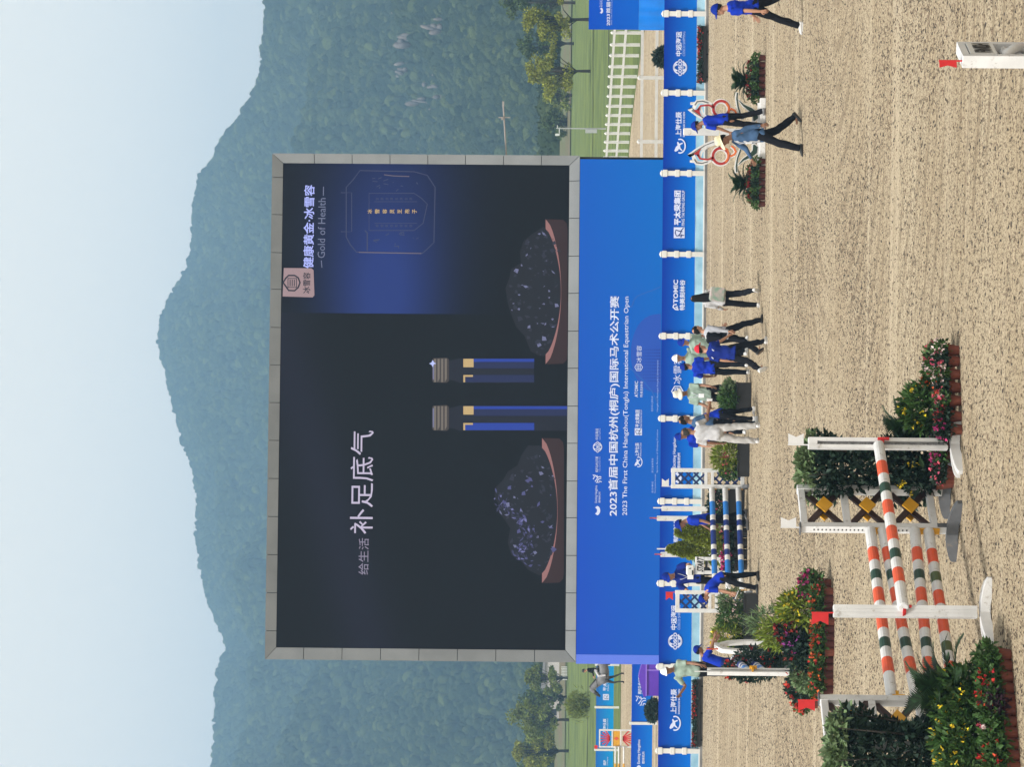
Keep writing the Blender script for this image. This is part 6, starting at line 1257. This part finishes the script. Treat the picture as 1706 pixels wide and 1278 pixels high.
# flower troughs on the foot of the banner fence
for lab, ya, yb in (('long trough of red flowers on the fence foot under the banner at far right', 138, 44), ('long trough of red flowers on the fence foot under the banner at far left', 1244, 1132)):
    x0, x1 = FW.loc(1168, ya)[0], FW.loc(1168, yb)[0]; zz = FW.loc(1170.5, 700)[1]; c = FW.world((x0 + x1) / 2, 0, .16); t = thing('flower_trough', lab, 'flower trough', Vector((c.x, c.y, zz)), FW.yaw); L_ = x1 - x0
    b = MB(); b.box((0, 0, .05), (L_, .16, .13), 0, bev=.01)
    for k in (-.4, 0, .4): b.box((k * L_, .0, -zz / 2), (.05, .05, zz))
    b.build('trough', BLACK, t)
    P = np.stack([(RNG.random(1300) - .5) * L_, RNG.normal(size=1300) * .07, .10 + RNG.random(1300) * .13], 1); link('foliage', leaves(P, .09, .5, np.tile([[0, -.3, .6]], (1300, 1)), 0, L_DARK), t)
    P = np.stack([(RNG.random(420) - .5) * L_, -.03 + RNG.normal(size=420) * .06, .13 + RNG.random(420) * .14], 1); P = P[np.sin(P[:, 0] * 4) > -.6]; link('blossoms', leaves(P, .06, .9, np.tile([[0, -.5, .4]], (len(P), 1)), 0, F_RED), t)
# ------------------------------------------------------------------ people
SKIN = mat('skin', (0.40, 0.21, 0.135), 0.55, 0.06, 12); SKIN2 = mat('tanned_skin', (0.25, 0.125, 0.075), 0.55, 0.06, 12)
HAIR = mat('black_hair', (0.010, 0.009, 0.009), 0.85, spec=.08); HAIRG = mat('grey_black_hair', (0.035, 0.033, 0.032), 0.85, spec=.08)
def cloth(n, c, wr=.3): return mat(n, c, 0.9, 0.14, 7, 0.25, 25, spec=.04)
C_BLUE = cloth('royal_blue_polo', (0.010, 0.033, 0.36)); C_NAVY = cloth('dark_blue_cotton', (0.010, 0.022, 0.17)); C_GREEN = cloth('pale_green_cotton', (0.27, 0.35, 0.30)); C_WHITE = cloth('white_cotton', (0.45, 0.45, 0.47))
C_CREAM = cloth('cream_trousers', (0.41, 0.40, 0.395)); C_BLK = cloth('black_trousers', (0.011, 0.011, 0.014)); C_DEN = cloth('denim', (0.055, 0.105, 0.20)); C_GREY = cloth('light_grey_knit', (0.36, 0.37, 0.41)); C_TEAL = cloth('pale_teal_cloth', (0.23, 0.37, 0.32))
SHOEW = mat('white_shoe', (0.6, .6, .6), .6); SHOEK = mat('black_shoe', (.015, .015, .015), .5); SHOEG = mat('grey_shoe', (.18, .18, .19), .6); SOLE = mat('brown_sole', (.16, .12, .09), .8)
CAPB = cloth('blue_cap_cloth', (0.008, 0.024, 0.22)); CAPW = cloth('white_cap_cloth', (0.70, 0.70, 0.70)); CAPR = cloth('red_cap_cloth', (0.50, 0.03, 0.05)); STRAW = mat('cream_straw', (0.66, 0.60, 0.42), .8, .1, 30, .4, 80); CREAMH = cloth('cream_hat_cloth', (0.62, 0.59, 0.52)); PAPER = mat('white_paper', (.75, .76, .78), .6); EYE = mat('dark_eye', (.02, .013, .011), .35); LIPS = mat('lips', (.26, .10, .085), .5)
STRAP = mat('grey_lanyard', (.5, .52, .6), .6)
def person(label, feet, yaw, H=1.72, lean=0, headp=None, heady=0, legs=((6, 4), (-6, 6)), arms=((6, 8, 14), (6, 8, 14)), shirt=C_BLUE, sleeve='short', trousers=C_BLK, shoes=SHOEW, hat='cap', hatm=CAPB, hair=HAIR, skin=SKIN, female=False, stoop=0.3, long_shirt=0.0, extra=(), loose=1.0, sit=None, group=None, spread=.5, seed=0):
    s = H / 1.74; t = thing('person', label, 'person', feet, yaw, group); a0 = rad(lean) * stoop
    X = Vector((1, 0, 0)); FW_ = lambda a: Vector((0, math.cos(a), -math.sin(a))); UP = lambda a: Vector((0, math.sin(a), math.cos(a)))
    hipw = .092; shw = .165 if female else .185
    # legs from hip downwards
    def legchain(th, kn, sx, ab):
        a = rad(th); b = rad(th - kn); A = rad(ab)
        d1 = Vector((sx * math.sin(A), math.sin(a) * math.cos(A), -math.cos(a) * math.cos(A))); d2 = Vector((sx * math.sin(A) * .6, math.sin(b), -math.cos(b))).normalized()
        h = Vector((sx * hipw, 0, 0)); k = h + d1 * .425; return h, k, k + d2 * .415
    ab = sit or spread * 6
    ch = [legchain(*legs[0], -1, ab), legchain(*legs[1], 1, ab)]
    low = min(c[2].z for c in ch); pz = .085 - low; pel = Vector((0, 0, pz))
    ch = [tuple(q + pel for q in c) for c in ch]
    # spine
    N = 6; L = .50; pts = []; ang = []; p = pel.copy()
    for i in range(N + 1):
        a = a0 + (rad(lean) - a0) * (i / N) ** .8; pts.append(p.copy()); ang.append(a); p = p + UP(a) * (L / N)
    def spn(tt):
        f = max(0, min(.9999, tt)) * N; i = int(f); return pts[i].lerp(pts[i + 1], f - i), ang[i] + (ang[min(i + 1, N)] - ang[i]) * (f - i)
    def torso(mb, stations, dw=0.0, n=18):
        rg = []
        for tt, wx, wy, oy in stations:
            c, a = spn(tt); c = c + UP(a) * (min(0, tt) * L + max(0, tt - 1) * L) + FW_(a) * oy; rg.append((c, X * (wx + dw), FW_(a) * (wy + dw)))
        mb.rings(rg, n)
    fem = 1 if female else 0
    ST = [(-.20, .06, .06, 0), (-.13, .13, .09, -.005), (-.02, .165, .115, -.012), (.14, .158, .11, -.005), (.36, .138 - .015 * fem, .098, .005), (.58, .155 - .01 * fem, .112 + .01 * fem, .008), (.78, .168, .11, 0), (.92, .155, .09, -.01), (1.0, .10, .07, -.012), (1.06, .058, .056, -.01)]
    nb, na = spn(1.0); hp = na * .55 if headp is None else rad(headp)
    hb = nb + UP(na) * .075 + FW_(na) * .015                    # base of the skull
    HR = Matrix.Rotation(-hp, 3, 'X') @ Matrix.Rotation(rad(heady), 3, 'Z'); HC_ = hb + HR @ Vector((0, .012, .115))
    hx = lambda v: HC_ + HR @ Vector(v)
    # arms
    sh = []
    for i, (pt, abd, fl) in enumerate(arms):
        sx = -1 if i == 0 else 1; c, a = spn(.90); S0 = c + X * sx * shw; A = rad(abd); P1 = rad(pt); P2 = rad(pt + fl)
        d1 = Vector((sx * math.sin(A), math.sin(P1) * math.cos(A), -math.cos(P1) * math.cos(A))); A2 = A * .5
        d2 = Vector((sx * math.sin(A2), math.sin(P2) * math.cos(A2), -math.cos(P2) * math.cos(A2))); E_ = S0 + d1 * .285; Wp = E_ + d2 * .245; sh.append((S0, E_, Wp, d1, d2, sx))
    mb = MB(); torso(mb, ST, -.008); mb.tube([nb - UP(na) * .03, nb + UP(na) * .05, hx((0, -.012, -.06))], [.06, .054, .05], 10)
    hr = [(-.115, .028, .030, .052), (-.10, .045, .05, .04), (-.07, .06, .075, .02), (-.03, .070, .088, .008), (.02, .075, .096, 0), (.06, .073, .094, -.004), (.095, .058, .078, -.006), (.115, .03, .042, -.006)]
    mb.rings([(hx((0, oy, zz)), HR @ Vector((rx, 0, 0)), HR @ Vector((0, ry, 0))) for zz, rx, ry, oy in hr], 16)
    mb.rings([(hx((0, .09, .02)), HR @ Vector((.010, 0, 0)), HR @ Vector((0, .014, 0))), (hx((0, .104, -.022)), HR @ Vector((.017, 0, 0)), HR @ Vector((0, .018, 0))), (hx((0, .092, -.034)), HR @ Vector((.014, 0, 0)), HR @ Vector((0, .012, 0)))], 8)
    for sx in (-1, 1): mb.ball(hx((sx * .077, -.005, -.005)), (.012, .022, .034), 8, 0, HR)
    for h, k, an in ch:
        mb.tube([h + Vector((0, 0, .03)), h.lerp(k, .35), k, k.lerp(an, .35), an, an + Vector((0, .0, -.03))], [.085, .078, .054, .055, .037, .04], 12)
        mb.rings([(an + Vector((0, -.05, -.055)), (.032, 0, 0), (0, 0, .03)), (an + Vector((0, .06, -.055)), (.04, 0, 0), (0, 0, .028)), (an + Vector((0, .15, -.065)), (.03, 0, 0), (0, 0, .018))], 10)
    for S0, E_, Wp, d1, d2, sx in sh:
        mb.tube([S0, S0.lerp(E_, .4), E_, E_.lerp(Wp, .3), Wp], [.052, .046, .037, .038, .026], 10)
        mb.rings([(Wp - d2 * .01, X * .017, d2.cross(X) * .024), (Wp + d2 * .04, X * .018, d2.cross(X) * .038), (Wp + d2 * .085, X * .014, d2.cross(X) * .04)], 10)
    me = voxel(mb, 'body', [skin], .0125, 2)
    # fingers rooted in the palm
    fb = MB()
    for S0, E_, Wp, d1, d2, sx in sh:
        nrm = Vector((-sx, 0, 0)); nrm = (nrm - d2 * nrm.dot(d2)).normalized(); w = (d2.cross(nrm) * sx).normalized()
        if w.y < 0: w = -w
        for j, (o_, ln) in enumerate(((.029, .070), (.010, .080), (-.010, .074), (-.028, .058))):
            b0 = Wp + d2 * .072 + w * o_; e1 = b0 + (d2 * .92 + nrm * .28 + w * o_ * 1.5).normalized() * ln * .6; e2 = e1 + (d2 * .7 + nrm * .65).normalized() * ln * .55; fb.tube([b0, e1, e2], [.0105, .0095, .007], 6)
        b0 = Wp + d2 * .022 + w * .022; e1 = b0 + (d2 * .55 + w * .75 + nrm * .15).normalized() * .045; e2 = e1 + (d2 * .9 + w * .2 + nrm * .3).normalized() * .032; fb.tube([b0, e1, e2], [.013, .011, .008], 6)
    bm = bmesh.new(); bm.from_mesh(me); fm = fb.mesh('f', skin, True); bm.from_mesh(fm); bm.to_mesh(me); bm.free(); bpy.data.meshes.remove(fm)
    me.polygons.foreach_set('use_smooth', np.ones(len(me.polygons), dtype=bool)); parts = [link('body', me, t)]
    # clothes
    mb = MB(); bot = -.10 - long_shirt
    SH = [(bot, .172 + long_shirt * .10, .128 + long_shirt * .06, -.006)] + ([(-.02, .172, .125, -.01)] if long_shirt else []) + [(.04, .168 * loose, .124 * loose, -.006), (.2, .162 * loose, .12 * loose, 0), (.38, .152 * loose - .012 * fem, .114 * loose, .006), (.58, .165 * loose - .01 * fem, .122 + .008 * fem, .008), (.78, .180, .120, 0), (.92, .168, .10, -.01), (1.0, .105, .078, -.012), (1.035, .068, .066, -.01)]
    torso(mb, SH, .004)
    for S0, E_, Wp, d1, d2, sx in sh:
        if sleeve == 'short': e = S0.lerp(E_, .78); mb.tube([S0 - d1 * .01, S0.lerp(E_, .4), e], [.068, .066, .064], 12)
        elif sleeve == 'long': mb.tube([S0 - d1 * .01, S0.lerp(E_, .5), E_, E_.lerp(Wp, .4), E_.lerp(Wp, .95)], [.068, .058, .053, .048, .037], 12)
    parts.append(link('shirt', voxel(mb, 'shirt', [shirt], .015, 2, wr=.014, wf=11, seed=seed), t))
    mb = MB(); torso(mb, [(-.24, .07, .07, 0), (-.15, .14, .105, -.006), (-.03, .170, .122, -.012), (.10, .160, .115, -.006), (.15, .15, .108, -.004)], .004)
    for h, k, an in ch: mb.tube([h + Vector((0, 0, .05)), h.lerp(k, .3), k, k.lerp(an, .45), an + (k - an).normalized() * .02, an + (k - an).normalized() * -.012], [.098, .092, .070 * loose, .066 * loose, .058 * loose, .06 * loose], 12)
    parts.append(link('trousers', voxel(mb, 'trousers', [trousers], .015, 2, wr=.014, wf=10, seed=seed + 1), t))
    for h, k, an in ch:
        mb = MB(); c = an; sh_d = (an - k).normalized(); ft = Vector((0, 1, 0)) if abs(sh_d.y) < .35 else Vector((0, max(.3, -sh_d.z), sh_d.y)).normalized(); dn = Vector((0, -ft.z, ft.y)) * -1
        if dn.z > 0: dn = -dn
        mb.rings([(c + dn * .045 - ft * .075, X * .02, dn * .025), (c + dn * .045 - ft * .06, X * .036, dn * .04), (c + dn * .035, X * .044, dn * .05), (c + dn * .05 + ft * .08, X * .049, dn * .036), (c + dn * .06 + ft * .15, X * .043, dn * .026), (c + dn * .066 + ft * .178, X * .02, dn * .012)], 12)
        o = mb.build('shoe', shoes, t, smooth=True); mb = MB(); mb.rings([(c + dn * .084 - ft * .07, X * .035, dn * .008), (c + dn * .084 + ft * .02, X * .044, dn * .008), (c + dn * .084 + ft * .1, X * .05, dn * .008), (c + dn * .082 + ft * .175, X * .03, dn * .007)], 12); mb.build('sole', SOLE if shoes != SHOEW else SHOEW, o)
    # face
    b = MB()
    for sx in (-1, 1): b.ball(hx((sx * .031, .083, .012)), (.014, .010, .009), 6, 0, HR); b.bar(hx((sx * .016, .090, .034)), hx((sx * .048, .080, .034)), .008, .007)
    b.build('eyes', EYE, t); b = MB(); b.ball(hx((0, .084, -.062)), (.022, .010, .008), 6, 0, HR); b.build('mouth', LIPS, t)
    # hair and hat
    def cap_shell(name, m, grow, z0f, z0b, topk=1.0, n=16):
        b = MB(); vs = []; fs = []; rows = 7
        for i in range(rows + 1):
            e = i / rows
            for k in range(n):
                th = 2 * math.pi * k / n; z0 = z0f + (z0b - z0f) * (0.5 - .5 * math.sin(th)); ez = math.asin(max(-1, min(1, z0 / .12))); el = ez + (math.pi / 2 - ez) * e
                vs.append(hx((math.cos(th) * math.cos(el) * (.078 + grow), -.004 + math.sin(th) * math.cos(el) * (.099 + grow), math.sin(el) * (.118 * topk + grow))))
        for i in range(rows):
            for k in range(n): fs.append((i * n + k, i * n + (k + 1) % n, (i + 1) * n + (k + 1) % n, (i + 1) * n + k))
        b.add(vs, fs); return b.build(name, m, t, smooth=True)
    if hair is not None and hat != 'helmet': cap_shell('hair', hair, .008, .055, -.075)
    if hat == 'long_hair':
        b = MB(); b.rings([(hx((0, -.02, .10)), HR @ Vector((.07, 0, 0)), HR @ Vector((0, .085, 0))), (hx((0, -.035, .03)), HR @ Vector((.092, 0, 0)), HR @ Vector((0, .082, 0))), (hx((0, -.07, -.08)), HR @ Vector((.10, 0, 0)), HR @ Vector((0, .065, 0))), (hx((0, -.12, -.2)), HR @ Vector((.12, 0, 0)), HR @ Vector((0, .055, 0))), (hx((0, -.15, -.34)), HR @ Vector((.115, 0, 0)), HR @ Vector((0, .045, 0))), (hx((0, -.15, -.43)), HR @ Vector((.07, 0, 0)), HR @ Vector((0, .025, 0)))], 14); b.build('long_hair', hair, t, smooth=True)
    if hat in ('cap', 'visor_cap'):
        c_ = cap_shell('cap', hatm, .017, .045, .0, 1.04); b = MB(); vs = []; n = 10
        for r_, dz in ((0, 0), (1, -.018)):
            for k in range(n + 1): th = math.pi * k / n; vs.append(hx((math.cos(th) * (.088 + .008 * r_), .02 + math.sin(th) * (.088 + .075 * r_), .05 + dz - .012 * abs(math.cos(th)))))
        up = HR @ Vector((0, 0, .006)); m_ = len(vs); vs += [v + up for v in vs]
        fs = [(k, k + 1, n + 2 + k, n + 1 + k) for k in range(n)] + [(m_ + k, m_ + n + 1 + k, m_ + n + 2 + k, m_ + k + 1) for k in range(n)] + [(n + 1 + k, n + 2 + k, m_ + n + 2 + k, m_ + n + 1 + k) for k in range(n)]; b.add(vs, fs); b.build('cap_brim', hatm, t)
    if hat in ('cowboy', 'bucket'):
        k = hat == 'cowboy'; b = MB(); n = 28; vs = []; prof = [(.185 if k else .150, .02 if k else -.012), (.14, .035 if k else .022), (.092, .05), (.094, .075), (.088, .13), (.07, .155), (.03, .158), (.001, .148 if k else .158)]
        for r_, zz in prof:
            for j in range(n):
                th = 2 * math.pi * j / n; curl = .045 * (math.cos(th) ** 2) * max(0, (r_ - .1) / .085) if k else 0
                vs.append(hx((r_ * .94 * math.cos(th), r_ * 1.12 * math.sin(th), zz + curl - (.02 * max(0, math.sin(th)) if r_ > .13 else 0))))
        b.add(vs, [(i * n + j, i * n + (j + 1) % n, (i + 1) * n + (j + 1) % n, (i + 1) * n + j) for i in range(len(prof) - 1) for j in range(n)]); o = b.build('hat', hatm, t, smooth=True)
        md = o.modifiers.new('t', 'SOLIDIFY'); md.thickness = .006
    if hat == 'helmet': cap_shell('helmet', hatm, .03, .04, -.02, 1.06); b = MB(); b.rings([(hx((0, .09, .05)), HR @ Vector((.08, 0, 0)), HR @ Vector((0, .05, 0))), (hx((0, .1, .056)), HR @ Vector((.08, 0, 0)), HR @ Vector((0, .05, 0)))], 12); b.build('helmet_brim', hatm, t)
    for e in extra:
        if e == 'lanyard':
            b = MB(); c1, a1 = spn(.95); c2, a2 = spn(.5)
            for sx in (-1, 1): b.tube([c1 + X * sx * .07 + FW_(a1) * .06, spn(.75)[0] + X * sx * .05 + FW_(a1) * .135, c2 + FW_(a2) * .14], .006, 4)
            b.build('lanyard', STRAP, t); b = MB(); b.box(c2 + FW_(a2) * .146 - UP(a2) * .06, (.10, .008, .13), 0, Matrix.Rotation(-a2, 3, 'X')); b.build('badge', PAPER, t)
        if e == 'belt': b = MB(); c, a = spn(.12); b.rings([(c - UP(a) * .016, X * .172, FW_(a) * .126), (c + UP(a) * .016, X * .171, FW_(a) * .125)], 18); b.build('belt', C_BLK, t)
        if e == 'bag':
            c, a = spn(.30); b = MB(); b.box(c - FW_(a) * .20 + X * .06, (.34, .11, .40), 0, Matrix.Rotation(.12, 3, 'Y'), bev=.04); b.tube([c - FW_(a) * .2 + X * .20 + UP(a) * .15, spn(.9)[0] + X * .15 - FW_(a) * .02, spn(.9)[0] + X * .13 + FW_(a) * .1], .014, 6); b.build('shoulder_bag', mat('green_printed_cloth', (.28, .42, .33), .8, .3, 9, c2=(.42, .34, .33)), t)
        if e == 'vest':
            b = MB(); torso(b, [(-.02, .182, .135, -.01), (.2, .174, .13, 0), (.4, .165, .126, .005), (.62, .178, .132, .006), (.80, .17, .128, 0), (.93, .12, .10, -.01)], .008); me_ = voxel(b, 'vest', [C_BLK], .018, 2, wr=.005, seed=3); link('vest', me_, t); c, a = spn(.55); b = MB(); b.box(c - FW_(a) * .18, (.26, .12, .36), 0, Matrix.Rotation(-a, 3, 'X'), bev=.04); b.box(spn(.88)[0] - FW_(a) * .135 + X * .02, (.10, .02, .05), 0, Matrix.Rotation(-a, 3, 'X')); b.build('backpack', C_BLK, t); b = MB(); b.box(spn(.93)[0] - FW_(a) * .13, (.16, .02, .03), 0, Matrix.Rotation(-a, 3, 'X')); b.build('backpack_label', PAPER, t)
        if e == 'undershirt': b = MB(); torso(b, [(-.08, .11, .06, .07), (.2, .11, .06, .075), (.5, .10, .06, .075), (.8, .075, .05, .07), (.95, .04, .04, .05)], .006); link('undershirt', voxel(b, 'undershirt', [C_WHITE], .016, 2), t)
        if e == 'straps': b = MB(); [b.tube([spn(.2)[0] + X * sx * .15 - FW_(0) * .02, spn(.6)[0] + X * sx * .12 + FW_(0) * .135, spn(.97)[0] + X * sx * .10, spn(.75)[0] + X * sx * .11 - FW_(0) * .135], .014, 5) for sx in (-1, 1)]; b.build('shoulder_strap', STRAP, t)
        if e == 'sheet':
            S0, E_, Wp, d1, d2, sx = sh[0]; b = MB(); b.box(Wp + d2 * .12 + Vector((0, .03, -.02)), (.16, .22, .004), 0, Matrix.Rotation(.4, 3, 'X')); b.build('paper_sheet', PAPER, t)
        if e == 'cup_r':
            S0, E_, Wp, d1, d2, sx = sh[1]; b = MB(); b.tube([Wp + d2 * .08 + Vector((0, .03, -.05)), Wp + d2 * .08 + Vector((0, .03, .07))], [.03, .036], 10); b.build('cup', PAPER, t)
    for o in [q for q in parts]: pass
    t.scale = (s, s, s); return t
def foots(px, py): return gnd(px, py)
def hgt(pxtop, px, py, f=1.0):
    p = gnd(px, py); return (px - pxtop) * p.y / FPX * f
WALK = ((24, 6), (-18, 22)); WALK2 = ((-16, 24), (24, 8)); STAND = ((3, 2), (-2, 3)); ARMS = ((-4, 7, 12), (6, 7, 16)); SWING = ((-26, 8, 18), (24, 8, 26))
P_ = person
P_('man in blue cap and blue polo at the far right edge, striding out of view', foots(1338, 12), rad(60), hgt(1180, 1338, 12), 3, None, 10, WALK, ((-10, 12, 10), (22, 8, 20)), seed=1)
P_('man in cream straw hat and open denim shirt walking left before the flower cut-outs', foots(1337, 226), rad(104), hgt(1187, 1337, 226) * .99, 7, 12, 0, ((25, 10), (-22, 18)), ((-22, 8, 10), (34, 16, 26)), C_DEN, 'long', C_BLK, SHOEK, 'cowboy', STRAW, HAIR, SKIN2, long_shirt=.14, loose=1.1, extra=('undershirt', 'lanyard'), seed=2)
P_('man in blue cap seen from behind between the flower cut-outs, partly hidden', foots(1276, 199), rad(55), hgt(1150, 1276, 199), 16, 20, 25, ((8, 6), (-6, 8)), ((8, 8, 12), (10, 8, 12)), shoes=SHOEG, skin=SKIN2, seed=3)
P_('woman with long black hair and a green patterned shoulder bag, seen from behind', foots(1266, 498), rad(12), hgt(1150, 1266, 498), 2, 2, 0, ((10, 6), (-14, 26)), ((10, 8, 30), (14, 6, 30)), C_WHITE, 'long', C_BLK, SHOEW, 'long_hair', None, HAIR, SKIN, female=True, extra=('bag',), loose=1.1, seed=4)
P_('person with black hair, grey long sleeves and a black backpack striding right', foots(1272, 556), rad(-52), hgt(1148, 1272, 556), 8, 8, -10, ((-20, 22), (26, 10)), ((36, 10, 14), (-24, 8, 10)), C_GREY, 'long', C_BLK, SHOEK, None, None, HAIR, SKIN, extra=('vest',), loose=1.1, seed=5)
P_('person in blue cap and pale green top behind the red-capped walker', foots(1246, 574), rad(-160), hgt(1128, 1246, 574), 4, 20, 0, STAND, ARMS, C_GREEN, shoes=SHOEW, seed=6)
P_('man in white cap and pale green shirt facing the camera, half hidden', foots(1244, 598), rad(178), hgt(1120, 1244, 598), 0, 4, 0, STAND, ARMS, C_GREEN, hatm=CAPW, seed=7)
P_('person in red cap and long dark blue shirt walking amid the group', foots(1279, 588), rad(-35), hgt(1153, 1279, 588), 12, 14, -15, ((-22, 28), (24, 8)), ((-14, 8, 12), (26, 8, 20)), C_NAVY, 'short', C_BLK, SHOEW, 'cap', CAPR, HAIR, SKIN, female=True, long_shirt=.16, loose=1.08, extra=('straps',), seed=8)
P_('man in blue polo seen from behind, left hand hanging free, by the red cap', foots(1249, 613), rad(-12), hgt(1133, 1249, 613), 2, 10, -25, ((8, 4), (-10, 16)), ((22, 14, 16), (4, 6, 14)), skin=SKIN2, seed=9)
P_('man in white bucket hat and pale green shirt with a badge, behind the leafy planter', foots(1246, 656), rad(158), hgt(1123, 1246, 656), 2, 10, 5, ((4, 2), (-4, 3)), ((12, 10, 20), (14, 12, 26)), C_GREEN, hat='bucket', hatm=CREAMH, skin=SKIN2, spread=1.6, loose=1.12, extra=('lanyard',), seed=10)
P_('person in blue cap and blue polo bending slightly, partly behind the man in white', foots(1258, 690), rad(70), 1.60, 30, 35, 0, ((10, 8), (-4, 6)), ((20, 6, 20), (24, 6, 20)), shoes=SHOEW, skin=SKIN2, seed=11)
P_('dark-haired man in denim facing right beside the man in white', foots(1262, 706), rad(-74), hgt(1130, 1262, 706), 4, 8, 0, STAND, ((18, 6, 60), (20, 8, 60)), C_DEN, 'short', C_BLK, SHOEW, None, None, HAIR, SKIN2, extra=('cup_r',), seed=12)
P_('man in white shirt and white trousers with a dark belt, seen from behind', foots(1265, 722), rad(-14), hgt(1134, 1265, 722), 3, 10, -20, ((3, 2), (-3, 3)), ((2, 12, 14), (34, 14, 60)), C_WHITE, 'short', C_CREAM, SHOEW, None, None, HAIRG, SKIN2, spread=1.4, loose=1.14, extra=('belt',), seed=13)
P_('person in blue cap mostly hidden behind the man in white', foots(1242, 728), rad(175), hgt(1124, 1242, 728), 0, 15, 0, STAND, ARMS, seed=14)
P_('man in blue cap facing left behind the three blue and white poles', foots(1247, 866), rad(98), hgt(1123, 1247, 866), 8, 20, 0, ((8, 4), (-8, 10)), ((4, 6, 16), (10, 6, 22)), shoes=SHOEG, skin=SKIN2, seed=15)
P_('starter in blue cap leaning over the start marker, facing the camera', foots(1241, 968) + Vector((0, 1.9, 0)), rad(172), hgt(1108, 1241, 968) * 1.02, 8, 25, -20, STAND, ((28, 20, 60), (34, 24, 60)), C_NAVY, extra=('lanyard',), seed=16)
P_('man in blue polo bending over in profile before the left lattice wing', foots(1266, 962), rad(92), 1.74, 66, 40, 0, ((24, 14), (-4, 2)), ((2, 6, 10), (6, 8, 12)), shoes=SHOEK, stoop=.45, skin=SKIN, extra=('sheet',), seed=17)
P_('man in white cap and pale green shirt behind the man bending at the end-on jump', foots(1232, 1116), rad(150), hgt(1100, 1232, 1116), 6, 12, 20, STAND, ((14, 10, 10), (40, 30, 80)), C_GREEN, hatm=CAPW, skin=SKIN2, loose=1.08, seed=18)
P_('man in blue cap and blue shirt leaning with an arm stretched out to the right', foots(1268, 1108) + Vector((0, .5, 0)), rad(-82), 1.70, 32, 40, 20, ((14, 16), (-8, 4)), ((50, 10, 14), (62, 12, 10)), C_BLUE, trousers=C_NAVY, skin=SKIN2, stoop=.25, seed=19)
# rider on the grey horse
hs = 1.0; HS = horse(hp, math.pi - .12, 'grey horse with dark legs trotting left beside the screen base'); HS.location.x += .35; HS.scale = (1.05,) * 3
rd = person('rider in black jacket and helmet sitting on the grey horse', Vector((0, 0, 0)), 0, 1.72, 6, 4, 0, ((58, 70), (58, 70)), ((22, 8, 50), (22, 8, 50)), C_BLK, 'long', C_WHITE, SHOEK, 'helmet', BLACK, HAIR, SKIN, sit=26, seed=20)
rd.rotation_euler = (0, 0, math.pi - .12 - math.pi / 2); q = HS.location; rd.location = (q.x + .05, q.y, q.z + 1.05)
